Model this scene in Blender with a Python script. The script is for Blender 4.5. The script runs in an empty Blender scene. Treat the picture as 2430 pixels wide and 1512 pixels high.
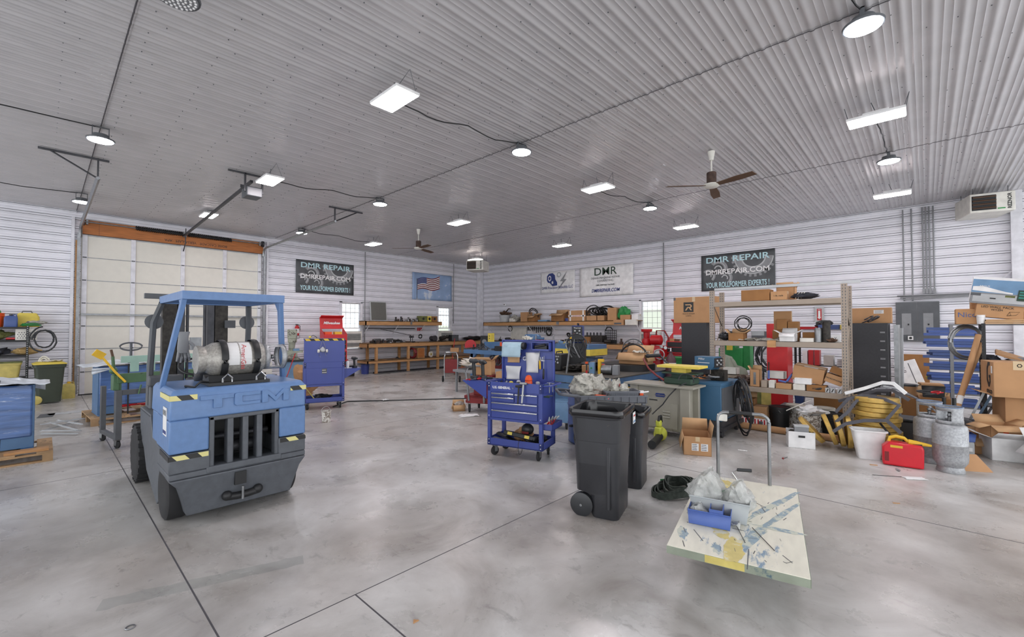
import bpy, bmesh, math, random
from mathutils import Vector, Matrix, Euler, noise
PI = math.pi; D = math.radians
SC = bpy.context.scene; C = SC.collection
# ---------------------------------------------------------------- camera, world, exposure
CAM_H = 1.777
cd = bpy.data.cameras.new('camera'); cam = bpy.data.objects.new('camera', cd); C.objects.link(cam)
cd.sensor_fit = 'HORIZONTAL'; cd.sensor_width = 36.0; cd.lens = 1045.0 * 36.0 / 2430.0
cd.clip_start = .05; cd.clip_end = 200
cam.location = (0, 0, CAM_H); cam.rotation_euler = (D(90) + math.atan(23 / 1045.0), 0, D(43.2 - 90))
SC.camera = cam
SC.view_settings.view_transform = 'Standard'; SC.view_settings.look = 'None'
SC.view_settings.gamma = 1; SC.view_settings.use_curve_mapping = False
SC.view_settings.exposure = 0.55
SC.cycles.max_bounces = 6; SC.cycles.diffuse_bounces = 4; SC.cycles.glossy_bounces = 3; SC.cycles.caustics_reflective = False; SC.cycles.caustics_refractive = False
W = bpy.data.worlds.new('world'); SC.world = W; W.use_nodes = True
bg = W.node_tree.nodes['Background']; bg.inputs[0].default_value = (.95, .97, 1, 1); bg.inputs[1].default_value = 1.9
LAMP_W = 58.0      # lamp diffuser emission
# ---------------------------------------------------------------- materials
def srgb(h):
    h = h.lstrip('#'); v = [int(h[i:i + 2], 16) / 255 for i in (0, 2, 4)]
    return tuple((c / 12.92 if c <= .04045 else ((c + .055) / 1.055) ** 2.4) for c in v) + (1,)
MATS = {}
def mat(name, col, rough=.5, metal=0., var=.12, sc=6., bump=.0, spec=.5, dirt=None, dsc=3., dth=.62, trans=0., stretch=None, alpha=1., coat=0.):
    if name in MATS: return MATS[name]
    m = bpy.data.materials.new(name); m.use_nodes = True; nt = m.node_tree; N = nt.nodes; L = nt.links
    b = N['Principled BSDF']; b.inputs['Roughness'].default_value = rough; b.inputs['Metallic'].default_value = metal
    b.inputs['Specular IOR Level'].default_value = spec; b.inputs['Transmission Weight'].default_value = trans
    b.inputs['Alpha'].default_value = alpha; b.inputs['Coat Weight'].default_value = coat
    tc = N.new('ShaderNodeTexCoord'); src = tc.outputs['Object']
    if stretch:
        mp = N.new('ShaderNodeMapping'); mp.inputs['Scale'].default_value = stretch; L.new(src, mp.inputs['Vector']); src = mp.outputs[0]
    n = N.new('ShaderNodeTexNoise'); n.inputs['Scale'].default_value = sc; n.inputs['Detail'].default_value = 6; L.new(src, n.inputs['Vector'])
    c = srgb(col) if isinstance(col, str) else tuple(col) + (1,)
    r = N.new('ShaderNodeValToRGB'); L.new(n.outputs['Fac'], r.inputs[0])
    r.color_ramp.elements[0].position = .3; r.color_ramp.elements[1].position = .7
    r.color_ramp.elements[0].color = tuple(x * (1 - var) for x in c[:3]) + (1,)
    r.color_ramp.elements[1].color = tuple(min(1, x * (1 + var)) for x in c[:3]) + (1,)
    out = r.outputs[0]
    if dirt:
        n2 = N.new('ShaderNodeTexNoise'); n2.inputs['Scale'].default_value = dsc; n2.inputs['Detail'].default_value = 10; n2.inputs['Roughness'].default_value = .7
        L.new(src, n2.inputs['Vector'])
        r2 = N.new('ShaderNodeValToRGB'); r2.color_ramp.elements[0].position = dth; r2.color_ramp.elements[1].position = min(1, dth + .06); L.new(n2.outputs['Fac'], r2.inputs[0])
        mx = N.new('ShaderNodeMix'); mx.data_type = 'RGBA'; L.new(r2.outputs[0], mx.inputs[0]); L.new(out, mx.inputs[6]); mx.inputs[7].default_value = srgb(dirt); out = mx.outputs[2]
    L.new(out, b.inputs['Base Color'])
    if bump:
        bp = N.new('ShaderNodeBump'); bp.inputs['Strength'].default_value = bump; bp.inputs['Distance'].default_value = .01
        L.new(n.outputs['Fac'], bp.inputs['Height']); L.new(bp.outputs[0], b.inputs['Normal'])
    MATS[name] = m; return m
def emis(name, col, s):
    m = bpy.data.materials.new(name); m.use_nodes = True; nt = m.node_tree; nt.nodes.clear()
    e = nt.nodes.new('ShaderNodeEmission'); e.inputs[0].default_value = srgb(col); e.inputs[1].default_value = s
    o = nt.nodes.new('ShaderNodeOutputMaterial'); nt.links.new(e.outputs[0], o.inputs[0]); MATS[name] = m; return m
def M(k): return MATS[k]
for a in [
 ('ceiling_steel', '#bfbdbf', .27, .0, .05, 3), ('wall_steel', '#e3e3ea', .28, .0, .05, 3), ('groove_and_shade', '#4c4a4e', .7),
 ('trim_white', '#dcdce2', .45), ('white', '#e6e6e6', .5), ('paper', '#dedede', .8, 0, .05), ('offwhite', '#d9d7cf', .5), ('cream', '#dcd9cf', .55, 0, .03),
 ('grey', '#87898c', .5), ('lightgrey', '#b5b8ba', .5), ('darkgrey', '#55585c', .55), ('black', '#1d1e20', .5), ('blackplastic', '#2e3033', .42, 0, .15), ('rubber', '#28282a', .8, 0, .2),
 ('chrome', '#c4c6c8', .22, 1., .08), ('steel', '#8c8e90', .4, .9, .2, 12), ('darksteel', '#4b4c50', .5, .6, .3, 9), ('greasy', '#36332f', .55, .4, .5, 20),
 ('red', '#b51820', .35, 0, .08), ('redlid', '#c81f26', .35, 0, .08), ('orange', '#e2541c', .4), ('darkred', '#7a1c1e', .5), ('yellow', '#dcc653', .5), ('yellowp', '#e0b52e', .42),
 ('blue', '#3a53a8', .35, 0, .06), ('blueplastic', '#4a63a6', .45, 0, .1), ('navy', '#27397a', .45), ('green', '#2d8a48', .5), ('darkgreen', '#2e4436', .6), ('teal', '#3f8f86', .6),
 ('lightblue', '#6f93b5', .5), ('paperblue', '#a3bcc9', .85), ('tan', '#a59788', .5), ('brown', '#5d4636', .7), ('cloth', '#c9c4b8', .9), ('darkcloth', '#34363e', .9), ('leather', '#b79a66', .85)]:
    mat(*a)
mat('rust_dark', '#4a3a33', .8, .2, .4, 14)
mat('cardboard', '#b58b63', .85, 0, .08, 5); mat('cardboard_dark', '#94693f', .85, 0, .12, 5); mat('cardboard_in', '#c39d74', .9, 0, .08, 5)
mat('tape', '#c9b18c', .35, 0, .05)
mat('wood', '#bb8d5e', .7, 0, .22, 3, stretch=(1, 1, 14)); mat('woodtop', '#9c7850', .75, 0, .35, 6, dirt='#3a3430', dsc=2, dth=.52)
mat('palletwood', '#a98a66', .85, 0, .3, 4, dirt='#5b4a3c', dsc=4, dth=.6); mat('beamwood', '#ad6a36', .6, 0, .25, 3, stretch=(1, 1, 12))
mat('forkblue', '#6080ae', .42, 0, .07, 18, bump=.12, dirt='#6f4a35', dsc=5.5, dth=.72); mat('forkgrey', '#55595f', .5, 0, .12, 16, bump=.12, dirt='#7a6a60', dsc=7, dth=.71)
mat('cartblue', '#3d4b94', .34, 0, .05, 4); mat('tankmetal', '#a5a29c', .5, .45, .25, 40, dirt='#5f5a52', dsc=38, dth=.6); mat('aluminium', '#a6a8ab', .5, .5, .2, 40, dirt='#74767c', dsc=45, dth=.6)
mat('binblack', '#313236', .42, 0, .14, 5, dirt='#55504c', dsc=1.6, dth=.6)
mat('bagblack', '#1b1b1e', .18, 0, .2, 3); mat('machineblue', '#4f7299', .45, 0, .1, 4, dirt='#3c4a5a', dsc=3, dth=.64); mat('machinegrey', '#99968a', .5, 0, .08, 4, dirt='#6e6457', dsc=3, dth=.64)
mat('miller', '#3a6484', .4, 0, .06, 4); mat('drumblue', '#445a90', .4, 0, .08, 4); mat('rackbeige', '#9b8e80', .5, 0, .06)
mat('lockerblack', '#2e2f33', .55, 0, .1, 30, bump=.1); mat('foam', '#55555c', .75, 0, .1, 20); mat('gold', '#c9a658', .42, .25, .22, 14, bump=.4)
mat('wrapblue', '#4a6aa0', .3, 0, .35, 2.2, stretch=(1, 1, 9), bump=.5, dirt='#b9c7dd', dsc=2.0, dth=.62, coat=.5)
mat('wrapwhite', '#ccd3da', .25, 0, .2, 6, bump=.8); mat('mint', '#9bbdb0', .5, 0, .08, 6, dirt='#8a5a50', dsc=5, dth=.68); mat('pressgreen', '#4b6b4c', .5, 0, .12, 6, dirt='#39362e', dsc=5, dth=.62)
mat('greybin', '#60636a', .5, 0, .08); mat('gasred', '#cc1f2e', .32, 0, .05); mat('mossgreen', '#6b7040', .7, 0, .4, 9); mat('wheeliegreen', '#3c4438', .55, 0, .1)
mat('palepaint', '#e0ddcd', .5, 0, .06, 6, dirt='#7f97ab', dsc=1.7, dth=.60, stretch=(1, 3.5, 1)); mat('yellowpaint', '#c9b96a', .5, 0, .15, 9); mat('edgepaint', '#8c9484', .55, 0, .25, 3, dirt='#37566b', dsc=4, dth=.55)
mat('strap', '#3b423c', .85, 0, .35, 30, bump=.3); mat('millgrey', '#9fa393', .5, 0, .15, 8, dirt='#4a463e', dsc=6, dth=.55)
mat('oxygen', '#54333a', .4, 0, .08); mat('clear', '#eef2f2', .15, 0, 0, 4, trans=.0, alpha=.32); mat('bagclear', '#d6d8d5', .2, 0, .2, 22, bump=1., alpha=.42); mat('bagdirty', '#a3a198', .28, 0, .4, 22, bump=1.)
mat('binclear', '#ccd2d4', .3, 0, .06, 6, alpha=.6)
emis('lamp_round', '#f2f6ff', LAMP_W); emis('lamp_rect', '#fff3f4', LAMP_W * .8); emis('outside_sky', '#f4fbff', 1.0); emis('outside_green', '#dfe9da', .8)
g = mat('glass', '#ffffff', .02, 0, 0, 4, trans=1.); g.node_tree.nodes['Principled BSDF'].inputs['IOR'].default_value = 1.1
# striped hazard tape
def stripes(name, c1, c2, freq, ang, rough=.5):
    m = mat(name, c1, rough, 0, .03); nt = m.node_tree; N = nt.nodes; L = nt.links; b = N['Principled BSDF']
    tc = N.new('ShaderNodeTexCoord'); mp = N.new('ShaderNodeMapping'); mp.inputs['Rotation'].default_value = ang; L.new(tc.outputs['Object'], mp.inputs[0])
    w = N.new('ShaderNodeSeparateXYZ'); L.new(mp.outputs[0], w.inputs[0])
    mu = N.new('ShaderNodeMath'); mu.operation = 'MULTIPLY'; mu.inputs[1].default_value = freq; L.new(w.outputs[0], mu.inputs[0])
    fr = N.new('ShaderNodeMath'); fr.operation = 'FRACT'; L.new(mu.outputs[0], fr.inputs[0])
    gt = N.new('ShaderNodeMath'); gt.operation = 'GREATER_THAN'; gt.inputs[1].default_value = .5; L.new(fr.outputs[0], gt.inputs[0])
    mx = N.new('ShaderNodeMix'); mx.data_type = 'RGBA'; L.new(gt.outputs[0], mx.inputs[0]); mx.inputs[6].default_value = srgb(c1); mx.inputs[7].default_value = srgb(c2)
    L.new(mx.outputs[2], b.inputs['Base Color']); return m
stripes('hazard', '#d8d08c', '#232323', 7.0, (0, D(40), 0)); stripes('hazardy', '#d9b83a', '#232323', 7.0, (0, D(40), 0)); stripes('hazardyy', '#cbb96a', '#232323', 5.5, (0, 0, D(40)))
# ---------------------------------------------------------------- mesh building
def V(*a): return Vector(a)
class B:
    def __init__(s): s.bm = bmesh.new(); s.ms = []; s.cur = 0
    def m(s, k):
        if k not in s.ms: s.ms.append(k)
        s.cur = s.ms.index(k); return s
    def _f(s, fs, sm=False):
        for f in fs: f.material_index = s.cur; f.smooth = sm
    def box(s, c, d, r=(0, 0, 0), tp=(1, 1), sh=(0, 0)):        # centre, size, rotation, top taper, top shift
        R = Euler(r).to_matrix(); vs = []
        for z in (-1, 1):
            for x, y in ((-1, -1), (1, -1), (1, 1), (-1, 1)):
                k = tp if z > 0 else (1, 1); q = sh if z > 0 else (0, 0)
                vs.append(s.bm.verts.new(R @ V(x * d[0] / 2 * k[0] + q[0], y * d[1] / 2 * k[1] + q[1], z * d[2] / 2) + V(*c)))
        F = [s.bm.faces.new([vs[i] for i in q]) for q in ((3, 2, 1, 0), (4, 5, 6, 7), (0, 1, 5, 4), (1, 2, 6, 5), (2, 3, 7, 6), (3, 0, 4, 7))]
        s._f(F); return s
    def bb(s, x0, x1, y0, y1, z0, z1): return s.box(((x0 + x1) / 2, (y0 + y1) / 2, (z0 + z1) / 2), (x1 - x0, y1 - y0, z1 - z0))
    def rings(s, rs, cap=True, sm=True, close=True):
        R = [[s.bm.verts.new(p) for p in r] for r in rs]; n = len(R[0]); F = []
        for a, b in zip(R, R[1:]):
            for i in range(n if close else n - 1):
                F.append(s.bm.faces.new((a[i], a[(i + 1) % n], b[(i + 1) % n], b[i])))
        s._f(F, sm)
        if cap: s._f([s.bm.faces.new(R[0][::-1]), s.bm.faces.new(R[-1])])
        return s
    def cyl(s, p0, p1, r, r2=None, n=14, cap=True):
        p0 = V(*p0); p1 = V(*p1); return s.lathe(p0, p1 - p0, [(0, r), ((p1 - p0).length, r if r2 is None else r2)], n, cap)
    def lathe(s, o, ax, prof, n=20, cap=True):                  # prof: (distance along axis, radius)
        o = V(*o); ax = V(*ax).normalized(); q = ax.to_track_quat('Z', 'Y').to_matrix()
        return s.rings([[o + q @ V(max(r, 1e-4) * math.cos(2 * PI * i / n), max(r, 1e-4) * math.sin(2 * PI * i / n), h) for i in range(n)] for h, r in prof], cap)
    def tube(s, pts, r, n=8, closed=False, fl=1.):              # fl flattens the section (straps)
        P = [V(*p) for p in pts]; rs = []; up = V(0, 0, 1)
        for i, p in enumerate(P):
            a = P[i - 1] if (i or closed) else P[i]; b = P[(i + 1) % len(P)] if (i < len(P) - 1 or closed) else P[i]
            t = (b - a).normalized()
            x = t.cross(up)
            if x.length < .05: x = t.cross(V(1, 0, 0)) if i == 0 or not rs else lx - t * lx.dot(t)
            x.normalize(); lx = x; y = x.cross(t)
            rr = r[i] if isinstance(r, (list, tuple)) else r
            rs.append([p + x * rr * math.cos(2 * PI * k / n) + y * rr * fl * math.sin(2 * PI * k / n) for k in range(n)])
        if closed: rs.append(rs[0])
        return s.rings(rs, not closed)
    def prism(s, poly, o, u, v, w):                             # 2D polygon in u,v swept along vector w
        o = V(*o); u = V(*u); v = V(*v); w = V(*w); a = [o + u * x + v * y for x, y in poly]
        A = [s.bm.verts.new(p) for p in a]; Bv = [s.bm.verts.new(p + w) for p in a]; n = len(A)
        s._f([s.bm.faces.new(A[::-1]), s.bm.faces.new(Bv)] + [s.bm.faces.new((A[i], A[(i + 1) % n], Bv[(i + 1) % n], Bv[i])) for i in range(n)]); return s
    def ring(s, c, ax, R, r, n=20, k=8):
        ax = V(*ax).normalized(); q = ax.to_track_quat('Z', 'Y').to_matrix(); rs = []
        for i in range(n):
            a = 2 * PI * i / n; e = q @ V(math.cos(a), math.sin(a), 0)
            rs.append([V(*c) + e * (R + r * math.cos(2 * PI * j / k)) + ax * r * math.sin(2 * PI * j / k) for j in range(k)])
        vs = [[s.bm.verts.new(p) for p in r_] for r_ in rs]
        s._f([s.bm.faces.new((vs[i][j], vs[(i + 1) % n][j], vs[(i + 1) % n][(j + 1) % k], vs[i][(j + 1) % k])) for i in range(n) for j in range(k)], True); return s
    def ball(s, c, rad, n=10, jit=0, seed=0):
        rad = rad if isinstance(rad, (tuple, list)) else (rad,) * 3; rnd = random.Random(seed); rs = []
        for i in range(1, n):
            t = PI * i / n
            rs.append([V(*c) + V(rad[0] * math.sin(t) * math.cos(2 * PI * j / (n * 2)), rad[1] * math.sin(t) * math.sin(2 * PI * j / (n * 2)), rad[2] * -math.cos(t)) * 1 + V(*[rnd.uniform(-jit, jit) for _ in 'xyz']) for j in range(n * 2)])
        return s.rings(rs)
    def sheet(s, f, nu, nv, sm=True):                            # f(u,v)->point, u,v in 0..1
        g = [[s.bm.verts.new(f(i / nu, j / nv)) for j in range(nv + 1)] for i in range(nu + 1)]
        s._f([s.bm.faces.new((g[i][j], g[i + 1][j], g[i + 1][j + 1], g[i][j + 1])) for i in range(nu) for j in range(nv)], sm); return s
    def rrect(s, w, d, r, z, n=4, c=(0, 0)):
        return [V(c[0] + sx * (w / 2 - r) + r * math.cos(a0 + k * PI / 2 / n), c[1] + sy * (d / 2 - r) + r * math.sin(a0 + k * PI / 2 / n), z)
                for sx, sy, a0 in ((1, 1, 0), (-1, 1, PI / 2), (-1, -1, PI), (1, -1, 3 * PI / 2)) for k in range(n + 1)]
    def split(s, name, parent=None, **k):                       # every loose piece becomes a mesh of its own
        seen = set(); out = []
        for f0 in s.bm.faces:
            if f0 in seen: continue
            st = [f0]; seen.add(f0); isl = []
            while st:
                f = st.pop(); isl.append(f)
                for e in f.edges:
                    for q in e.link_faces:
                        if q not in seen: seen.add(q); st.append(q)
            b = B(); b.ms = list(s.ms); mp = {}
            for f in isl:
                vs = []
                for v in f.verts:
                    if v not in mp: mp[v] = b.bm.verts.new(v.co)
                    vs.append(mp[v])
                nf = b.bm.faces.new(vs); nf.material_index = f.material_index; nf.smooth = f.smooth
            out.append(b.build(name, parent, **k))
        s.bm.free(); return out
    def build(s, name, parent=None, bev=0, solid=0, loc=None, rot=None, sub=0):
        me = bpy.data.meshes.new(name); bmesh.ops.recalc_face_normals(s.bm, faces=s.bm.faces[:]) if not solid else None
        s.bm.to_mesh(me); s.bm.free(); o = bpy.data.objects.new(name, me); C.objects.link(o)
        for k in s.ms or ['grey']: me.materials.append(MATS[k])
        me.set_sharp_from_angle(angle=D(40))
        if solid: q = o.modifiers.new('solid', 'SOLIDIFY'); q.thickness = solid; q.offset = 0
        if bev: q = o.modifiers.new('bevel', 'BEVEL'); q.width = bev; q.segments = 2; q.limit_method = 'ANGLE'; q.angle_limit = D(50)
        if sub: q = o.modifiers.new('sub', 'SUBSURF'); q.levels = sub; q.render_levels = sub
        if parent: o.parent = parent
        if loc: o.location = loc
        if rot is not None: o.rotation_euler = rot if isinstance(rot, tuple) else (0, 0, rot)
        return o
def tag(o, label=None, cat=None, group=None, kind=None):
    if label: o['label'] = label
    if cat: o['category'] = cat
    if group: o['group'] = group
    if kind: o['kind'] = kind
    return o
def T(name, label, cat, loc=(0, 0, 0), rz=0, group=None, rot=None):
    o = bpy.data.objects.new(name, None); C.objects.link(o); o.location = loc; o.rotation_euler = rot or (0, 0, rz); o.empty_display_size = .1
    return tag(o, label, cat, group)
def dup(o, loc=None, rz=None, label=None, parent=None):
    kids = [x for x in C.objects if x.parent == o] if o.type == 'EMPTY' or o.get('haskids') else [x for x in C.objects if x.parent == o]
    c = o.copy(); C.objects.link(c)
    if parent: c.parent = parent
    if loc is not None: c.location = loc
    if rz is not None: c.rotation_euler = rz if isinstance(rz, tuple) else (0, 0, rz)
    if label: c['label'] = label
    for k in kids: dup(k, parent=c)
    return c
def text(name, body, size, parent, loc, rot, key, ext=.001, align='CENTER', sx=1., bold=0, shear=0, spacing=1.):
    cu = bpy.data.curves.new(name, 'FONT'); cu.body = body; cu.size = size; cu.extrude = ext; cu.align_x = align; cu.align_y = 'CENTER'; cu.offset = bold; cu.shear = shear; cu.space_character = spacing; cu.resolution_u = 3
    t = bpy.data.objects.new(name, cu); C.objects.link(t); dg = bpy.context.evaluated_depsgraph_get()
    me = bpy.data.meshes.new_from_object(t.evaluated_get(dg)); bpy.data.objects.remove(t)
    o = bpy.data.objects.new(name, me); C.objects.link(o); me.materials.clear(); me.materials.append(MATS[key]); o.parent = parent; o.location = loc; o.rotation_euler = rot; o.scale = (sx, 1, 1); return o
def struct(b, name, parent=None, **k):
    o = b.build(name, parent, **k)
    if not parent: o['kind'] = 'structure'
    return o
# ---------------------------------------------------------------- room shell
WX, WY, CZ = 15.1, 16.32, 4.89
X0, Y0 = -7.0, -6.0
# floor: polished, stained concrete
fm = bpy.data.materials.new('concrete_floor'); fm.use_nodes = True; nt = fm.node_tree; N = nt.nodes; L = nt.links; MATS['concrete'] = fm
b_ = N['Principled BSDF']; tc = N.new('ShaderNodeTexCoord')
def nz(scale, det=8, rough=.6, st=(1, 1, 1), dist=0.):
    mp = N.new('ShaderNodeMapping'); mp.inputs['Scale'].default_value = st; L.new(tc.outputs['Object'], mp.inputs[0])
    n = N.new('ShaderNodeTexNoise'); n.inputs['Scale'].default_value = scale; n.inputs['Detail'].default_value = det; n.inputs['Roughness'].default_value = rough; n.inputs['Distortion'].default_value = dist; L.new(mp.outputs[0], n.inputs['Vector']); return n.outputs['Fac']
def ramp(src, p, cols):
    r = N.new('ShaderNodeValToRGB'); L.new(src, r.inputs[0]); e = r.color_ramp.elements
    e[0].position, e[1].position = p[0], p[-1]
    for q in p[1:-1]: e.new(q)
    for q, c in zip(e, cols): q.color = srgb(c) if isinstance(c, str) else (c, c, c, 1)
    return r.outputs[0]
def mixc(f, a, c, mode='MIX'):
    mx = N.new('ShaderNodeMix'); mx.data_type = 'RGBA'; mx.blend_type = mode
    (L.new(f, mx.inputs[0]) if not isinstance(f, float) else setattr(mx.inputs[0], 'default_value', f)); L.new(a, mx.inputs[6])
    (mx.inputs.__getitem__(7).__setattr__('default_value', srgb(c)) if isinstance(c, str) else L.new(c, mx.inputs[7])); return mx.outputs[2]
c = ramp(nz(1.1, 9, .62, dist=.6), (.3, .45, .58, .72), ('#8b8681', '#b0aeab', '#c6c5c3', '#dad9d7'))
c = mixc(ramp(nz(.33, 5, .55), (.42, .62), (0, .75)), c, ramp(nz(2.3, 8, .65), (.35, .7), ('#877e77', '#b3ada7')))
c = mixc(ramp(nz(6, 9, .72, (1, .55, 1), .8), (.57, .72), (0, .55)), c, '#68635f')
c = mixc(ramp(nz(23, 6, .7), (.64, .72), (0, .5)), c, '#5d5955')
c = mixc(ramp(nz(3.1, 8, .7, (.6, 1.6, 1)), (.62, .75), (0, .45)), c, '#c9c8c4')
L.new(c, b_.inputs['Base Color'])
rr = N.new('ShaderNodeMapRange'); L.new(nz(1.7, 7, .65), rr.inputs[0]); rr.inputs[1].default_value = .3; rr.inputs[2].default_value = .7; rr.inputs[3].default_value = .2; rr.inputs[4].default_value = .42; L.new(rr.outputs[0], b_.inputs['Roughness'])
bp = N.new('ShaderNodeBump'); bp.inputs['Strength'].default_value = .12; bp.inputs['Distance'].default_value = .004; L.new(nz(9, 6, .6), bp.inputs['Height']); L.new(bp.outputs[0], b_.inputs['Normal'])
b = B().m('concrete').bb(X0, WX + .2, Y0, WY + .2, -.2, 0); floor = struct(b, 'floor')
b = B().m('groove_and_shade')
for x, y0, y1 in ((.72, 2.8, WY), (1.455, Y0, 2.8), (5.57, Y0, 2.8), (5.57, 2.8, WY), (10.4, 2.8, WY)): b.bb(x - .005, x + .005, y0, y1, -.002, .0008)
for y in (2.8, 7.4, 12.0): b.bb(X0, WX, y - .004, y + .004, -.002, .0008)
struct(b, 'floor_joint', floor)
mat('faded_teal', '#7c8f8d', .4, 0, .1, 5, alpha=.13); b = B().m('faded_teal'); p0, p1 = V(*(0.275, 3.889), .0006), V(*(1.398, 3.512), .0006); n_ = (p1 - p0).cross(V(0, 0, 1)).normalized(); vs = [[b.bm.verts.new(p0.lerp(p1, i / 20) + n_ * s_ * (.07 + .03 * noise.noise(V(i * .7, s_, 0)))) for s_ in (-1, 1)] for i in range(21)]
b._f([b.bm.faces.new((vs[i][0], vs[i + 1][0], vs[i + 1][1], vs[i][1])) for i in range(20)]); struct(b, 'floor_paint_mark', floor)
# ribbed steel: profile runs across, extruded along
RIB = .2286
def rib_profile(a0, a1, off=0, HT=.019):
    pts = []; k = math.floor(a0 / RIB) - 1
    while k * RIB < a1 + RIB:
        c0 = k * RIB + off
        for d, h in ((-.028, 0), (-.014, HT), (.014, HT), (.028, 0), (.072, 0), (.08, .004), (.088, 0), (.14, 0), (.148, .004), (.156, 0)): pts.append((c0 + d, h))
        k += 1
    pts = [p for p in pts if a0 - 1e-6 < p[0] < a1 + 1e-6]
    return [(a0, 0)] + pts + [(a1, 0)]
def ribbed(b, P, prof, l0, l1):      # P(a, h, l) -> point
    v0 = [b.bm.verts.new(P(a, h, l0)) for a, h in prof]; v1 = [b.bm.verts.new(P(a, h, l1)) for a, h in prof]
    b._f([b.bm.faces.new((v0[i], v0[i + 1], v1[i + 1], v1[i])) for i in range(len(prof) - 1)])
b = B().m('ceiling_steel'); pr = rib_profile(Y0, WY, .13, .010)
SE = [X0, .56, 5.44, 10.16, WX]
for i in range(4):
    dz = .006 * (i % 2)
    ribbed(b, lambda a, h, l: V(l, a, CZ - h + dz - .003), pr, SE[i] + (0 if i == 0 else -.02), SE[i + 1] + .02)
b.m('grey').bb(X0, WX + .1, Y0, WY + .1, CZ + .012, CZ + .1)
ceil = struct(b, 'ceiling')
# dark lap edges and screws on the ceiling steel
b = B().m('groove_and_shade')
for sx in SE[1:4]:
    v0 = [b.bm.verts.new(V(sx - .006, a, CZ - h - .006)) for a, h in pr]; v1 = [b.bm.verts.new(V(sx + .006, a, CZ - h - .006)) for a, h in pr]
    b._f([b.bm.faces.new((v0[i], v0[i + 1], v1[i + 1], v1[i])) for i in range(len(pr) - 1)])
struct(b, 'lap_and_rib_shade', ceil, solid=.003)
b = B().m('darkgrey'); k0 = int(-1 / RIB)
for ix in range(25):
    x = .1 + ix * .61
    for k in range(k0, int(WY / RIB)):
        yy = k * RIB + .13 + .045 + (.03 if ix % 2 else 0); b.box((x + (.12 if k % 4 == 0 else 0), yy, CZ - .004), (.009, .009, .009))
struct(b, 'panel_screws', ceil); 
def wall(name, ax, fix, l0, l1, holes):
    b = B().m('wall_steel'); xs = sorted({l0, l1} | {h[0] for h in holes} | {h[1] for h in holes})
    def P(a, h, l): return V(l, fix - h, a) if ax == 'x' else V(fix - h, l, a)
    for a0, a1 in zip(xs, xs[1:]):
        zs = [(0, CZ)]; mid = (a0 + a1) / 2
        for h in holes:
            if h[0] < mid < h[1]: zs = [q for z in zs for q in ((z[0], h[2]), (h[3], z[1])) if q[1] - q[0] > .01]
        for z0, z1 in zs: ribbed(b, P, rib_profile(z0, z1, .1), a0, a1)
    w = struct(b, name)
    b = B().m('groove_and_shade')
    for a0, a1 in zip(xs, xs[1:]):                       # shade along both edges of each rib, drawn in as dark strips
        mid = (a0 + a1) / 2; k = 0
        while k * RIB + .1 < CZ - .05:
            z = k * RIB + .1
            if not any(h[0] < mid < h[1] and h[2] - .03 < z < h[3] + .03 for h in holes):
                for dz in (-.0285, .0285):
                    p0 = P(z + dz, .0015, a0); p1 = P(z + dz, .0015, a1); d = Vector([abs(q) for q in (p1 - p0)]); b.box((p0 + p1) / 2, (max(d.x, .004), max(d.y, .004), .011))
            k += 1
    struct(b, 'lap_and_rib_shade', w)
    return w
DX0, DX1, DZ = .66, 5.03, 4.28
WIN = [(7.78, 8.63, .98, 2.76), (12.36, 13.15, .98, 2.74)]; WR = (6.8, 7.66, .98, 2.78)
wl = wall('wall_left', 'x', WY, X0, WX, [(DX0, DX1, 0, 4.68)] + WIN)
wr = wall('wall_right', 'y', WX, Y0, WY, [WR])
# backing so that no light leaks, split round the openings
b = B().m('grey')
for x0, x1, z0, z1 in ((X0, DX0, 0, 5), (DX0, DX1, 4.68, 5), (DX1, 7.78, 0, 5), (7.78, 8.63, 0, .98), (7.78, 8.63, 2.76, 5), (8.63, 12.36, 0, 5), (12.36, 13.15, 0, .98), (12.36, 13.15, 2.74, 5), (13.15, WX, 0, 5)): b.bb(x0, x1, WY + .01, WY + .14, z0, z1)
struct(b, 'wall_back_left', None)
b = B().m('grey')
for y0, y1, z0, z1 in ((Y0, 6.8, 0, 5), (6.8, 7.66, 0, .98), (6.8, 7.66, 2.78, 5), (7.66, WY, 0, 5)): b.bb(WX + .01, WX + .14, y0, y1, z0, z1)
struct(b, 'wall_back_right', None)
# vertical corner post, base trims, ceiling angle, joint battens
b = B().m('trim_white').bb(14.78, 15.08, 16.12, 16.3, 0, CZ); struct(b, 'trim_1', bev=.01)
b = B().m('trim_white').bb(X0, DX0 - .1, WY - .04, WY - .005, CZ - .07, CZ).bb(DX1 + .1, WX, WY - .04, WY - .005, CZ - .07, CZ).m('darkgrey').bb(X0, WX, WY - .05, WY - .04, CZ - .035, CZ - .025); struct(b, 'trim_2')
b = B().m('trim_white').bb(WX - .04, WX - .005, Y0, WY, CZ - .07, CZ).m('darkgrey').bb(WX - .05, WX - .04, Y0, WY, CZ - .035, CZ - .025); struct(b, 'trim_3')
b = B().m('trim_white').bb(DX1 + .1, WX, WY - .035, WY - .02, 0, .09); struct(b, 'baseboard_left')
b = B().m('trim_white').bb(WX - .035, WX - .02, Y0, WY, 0, .09); struct(b, 'baseboard_right')
b = B().m('trim_white').bb(14.94, 15.07, -1.62, -1.44, 0, CZ); struct(b, 'trim_6')
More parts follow.
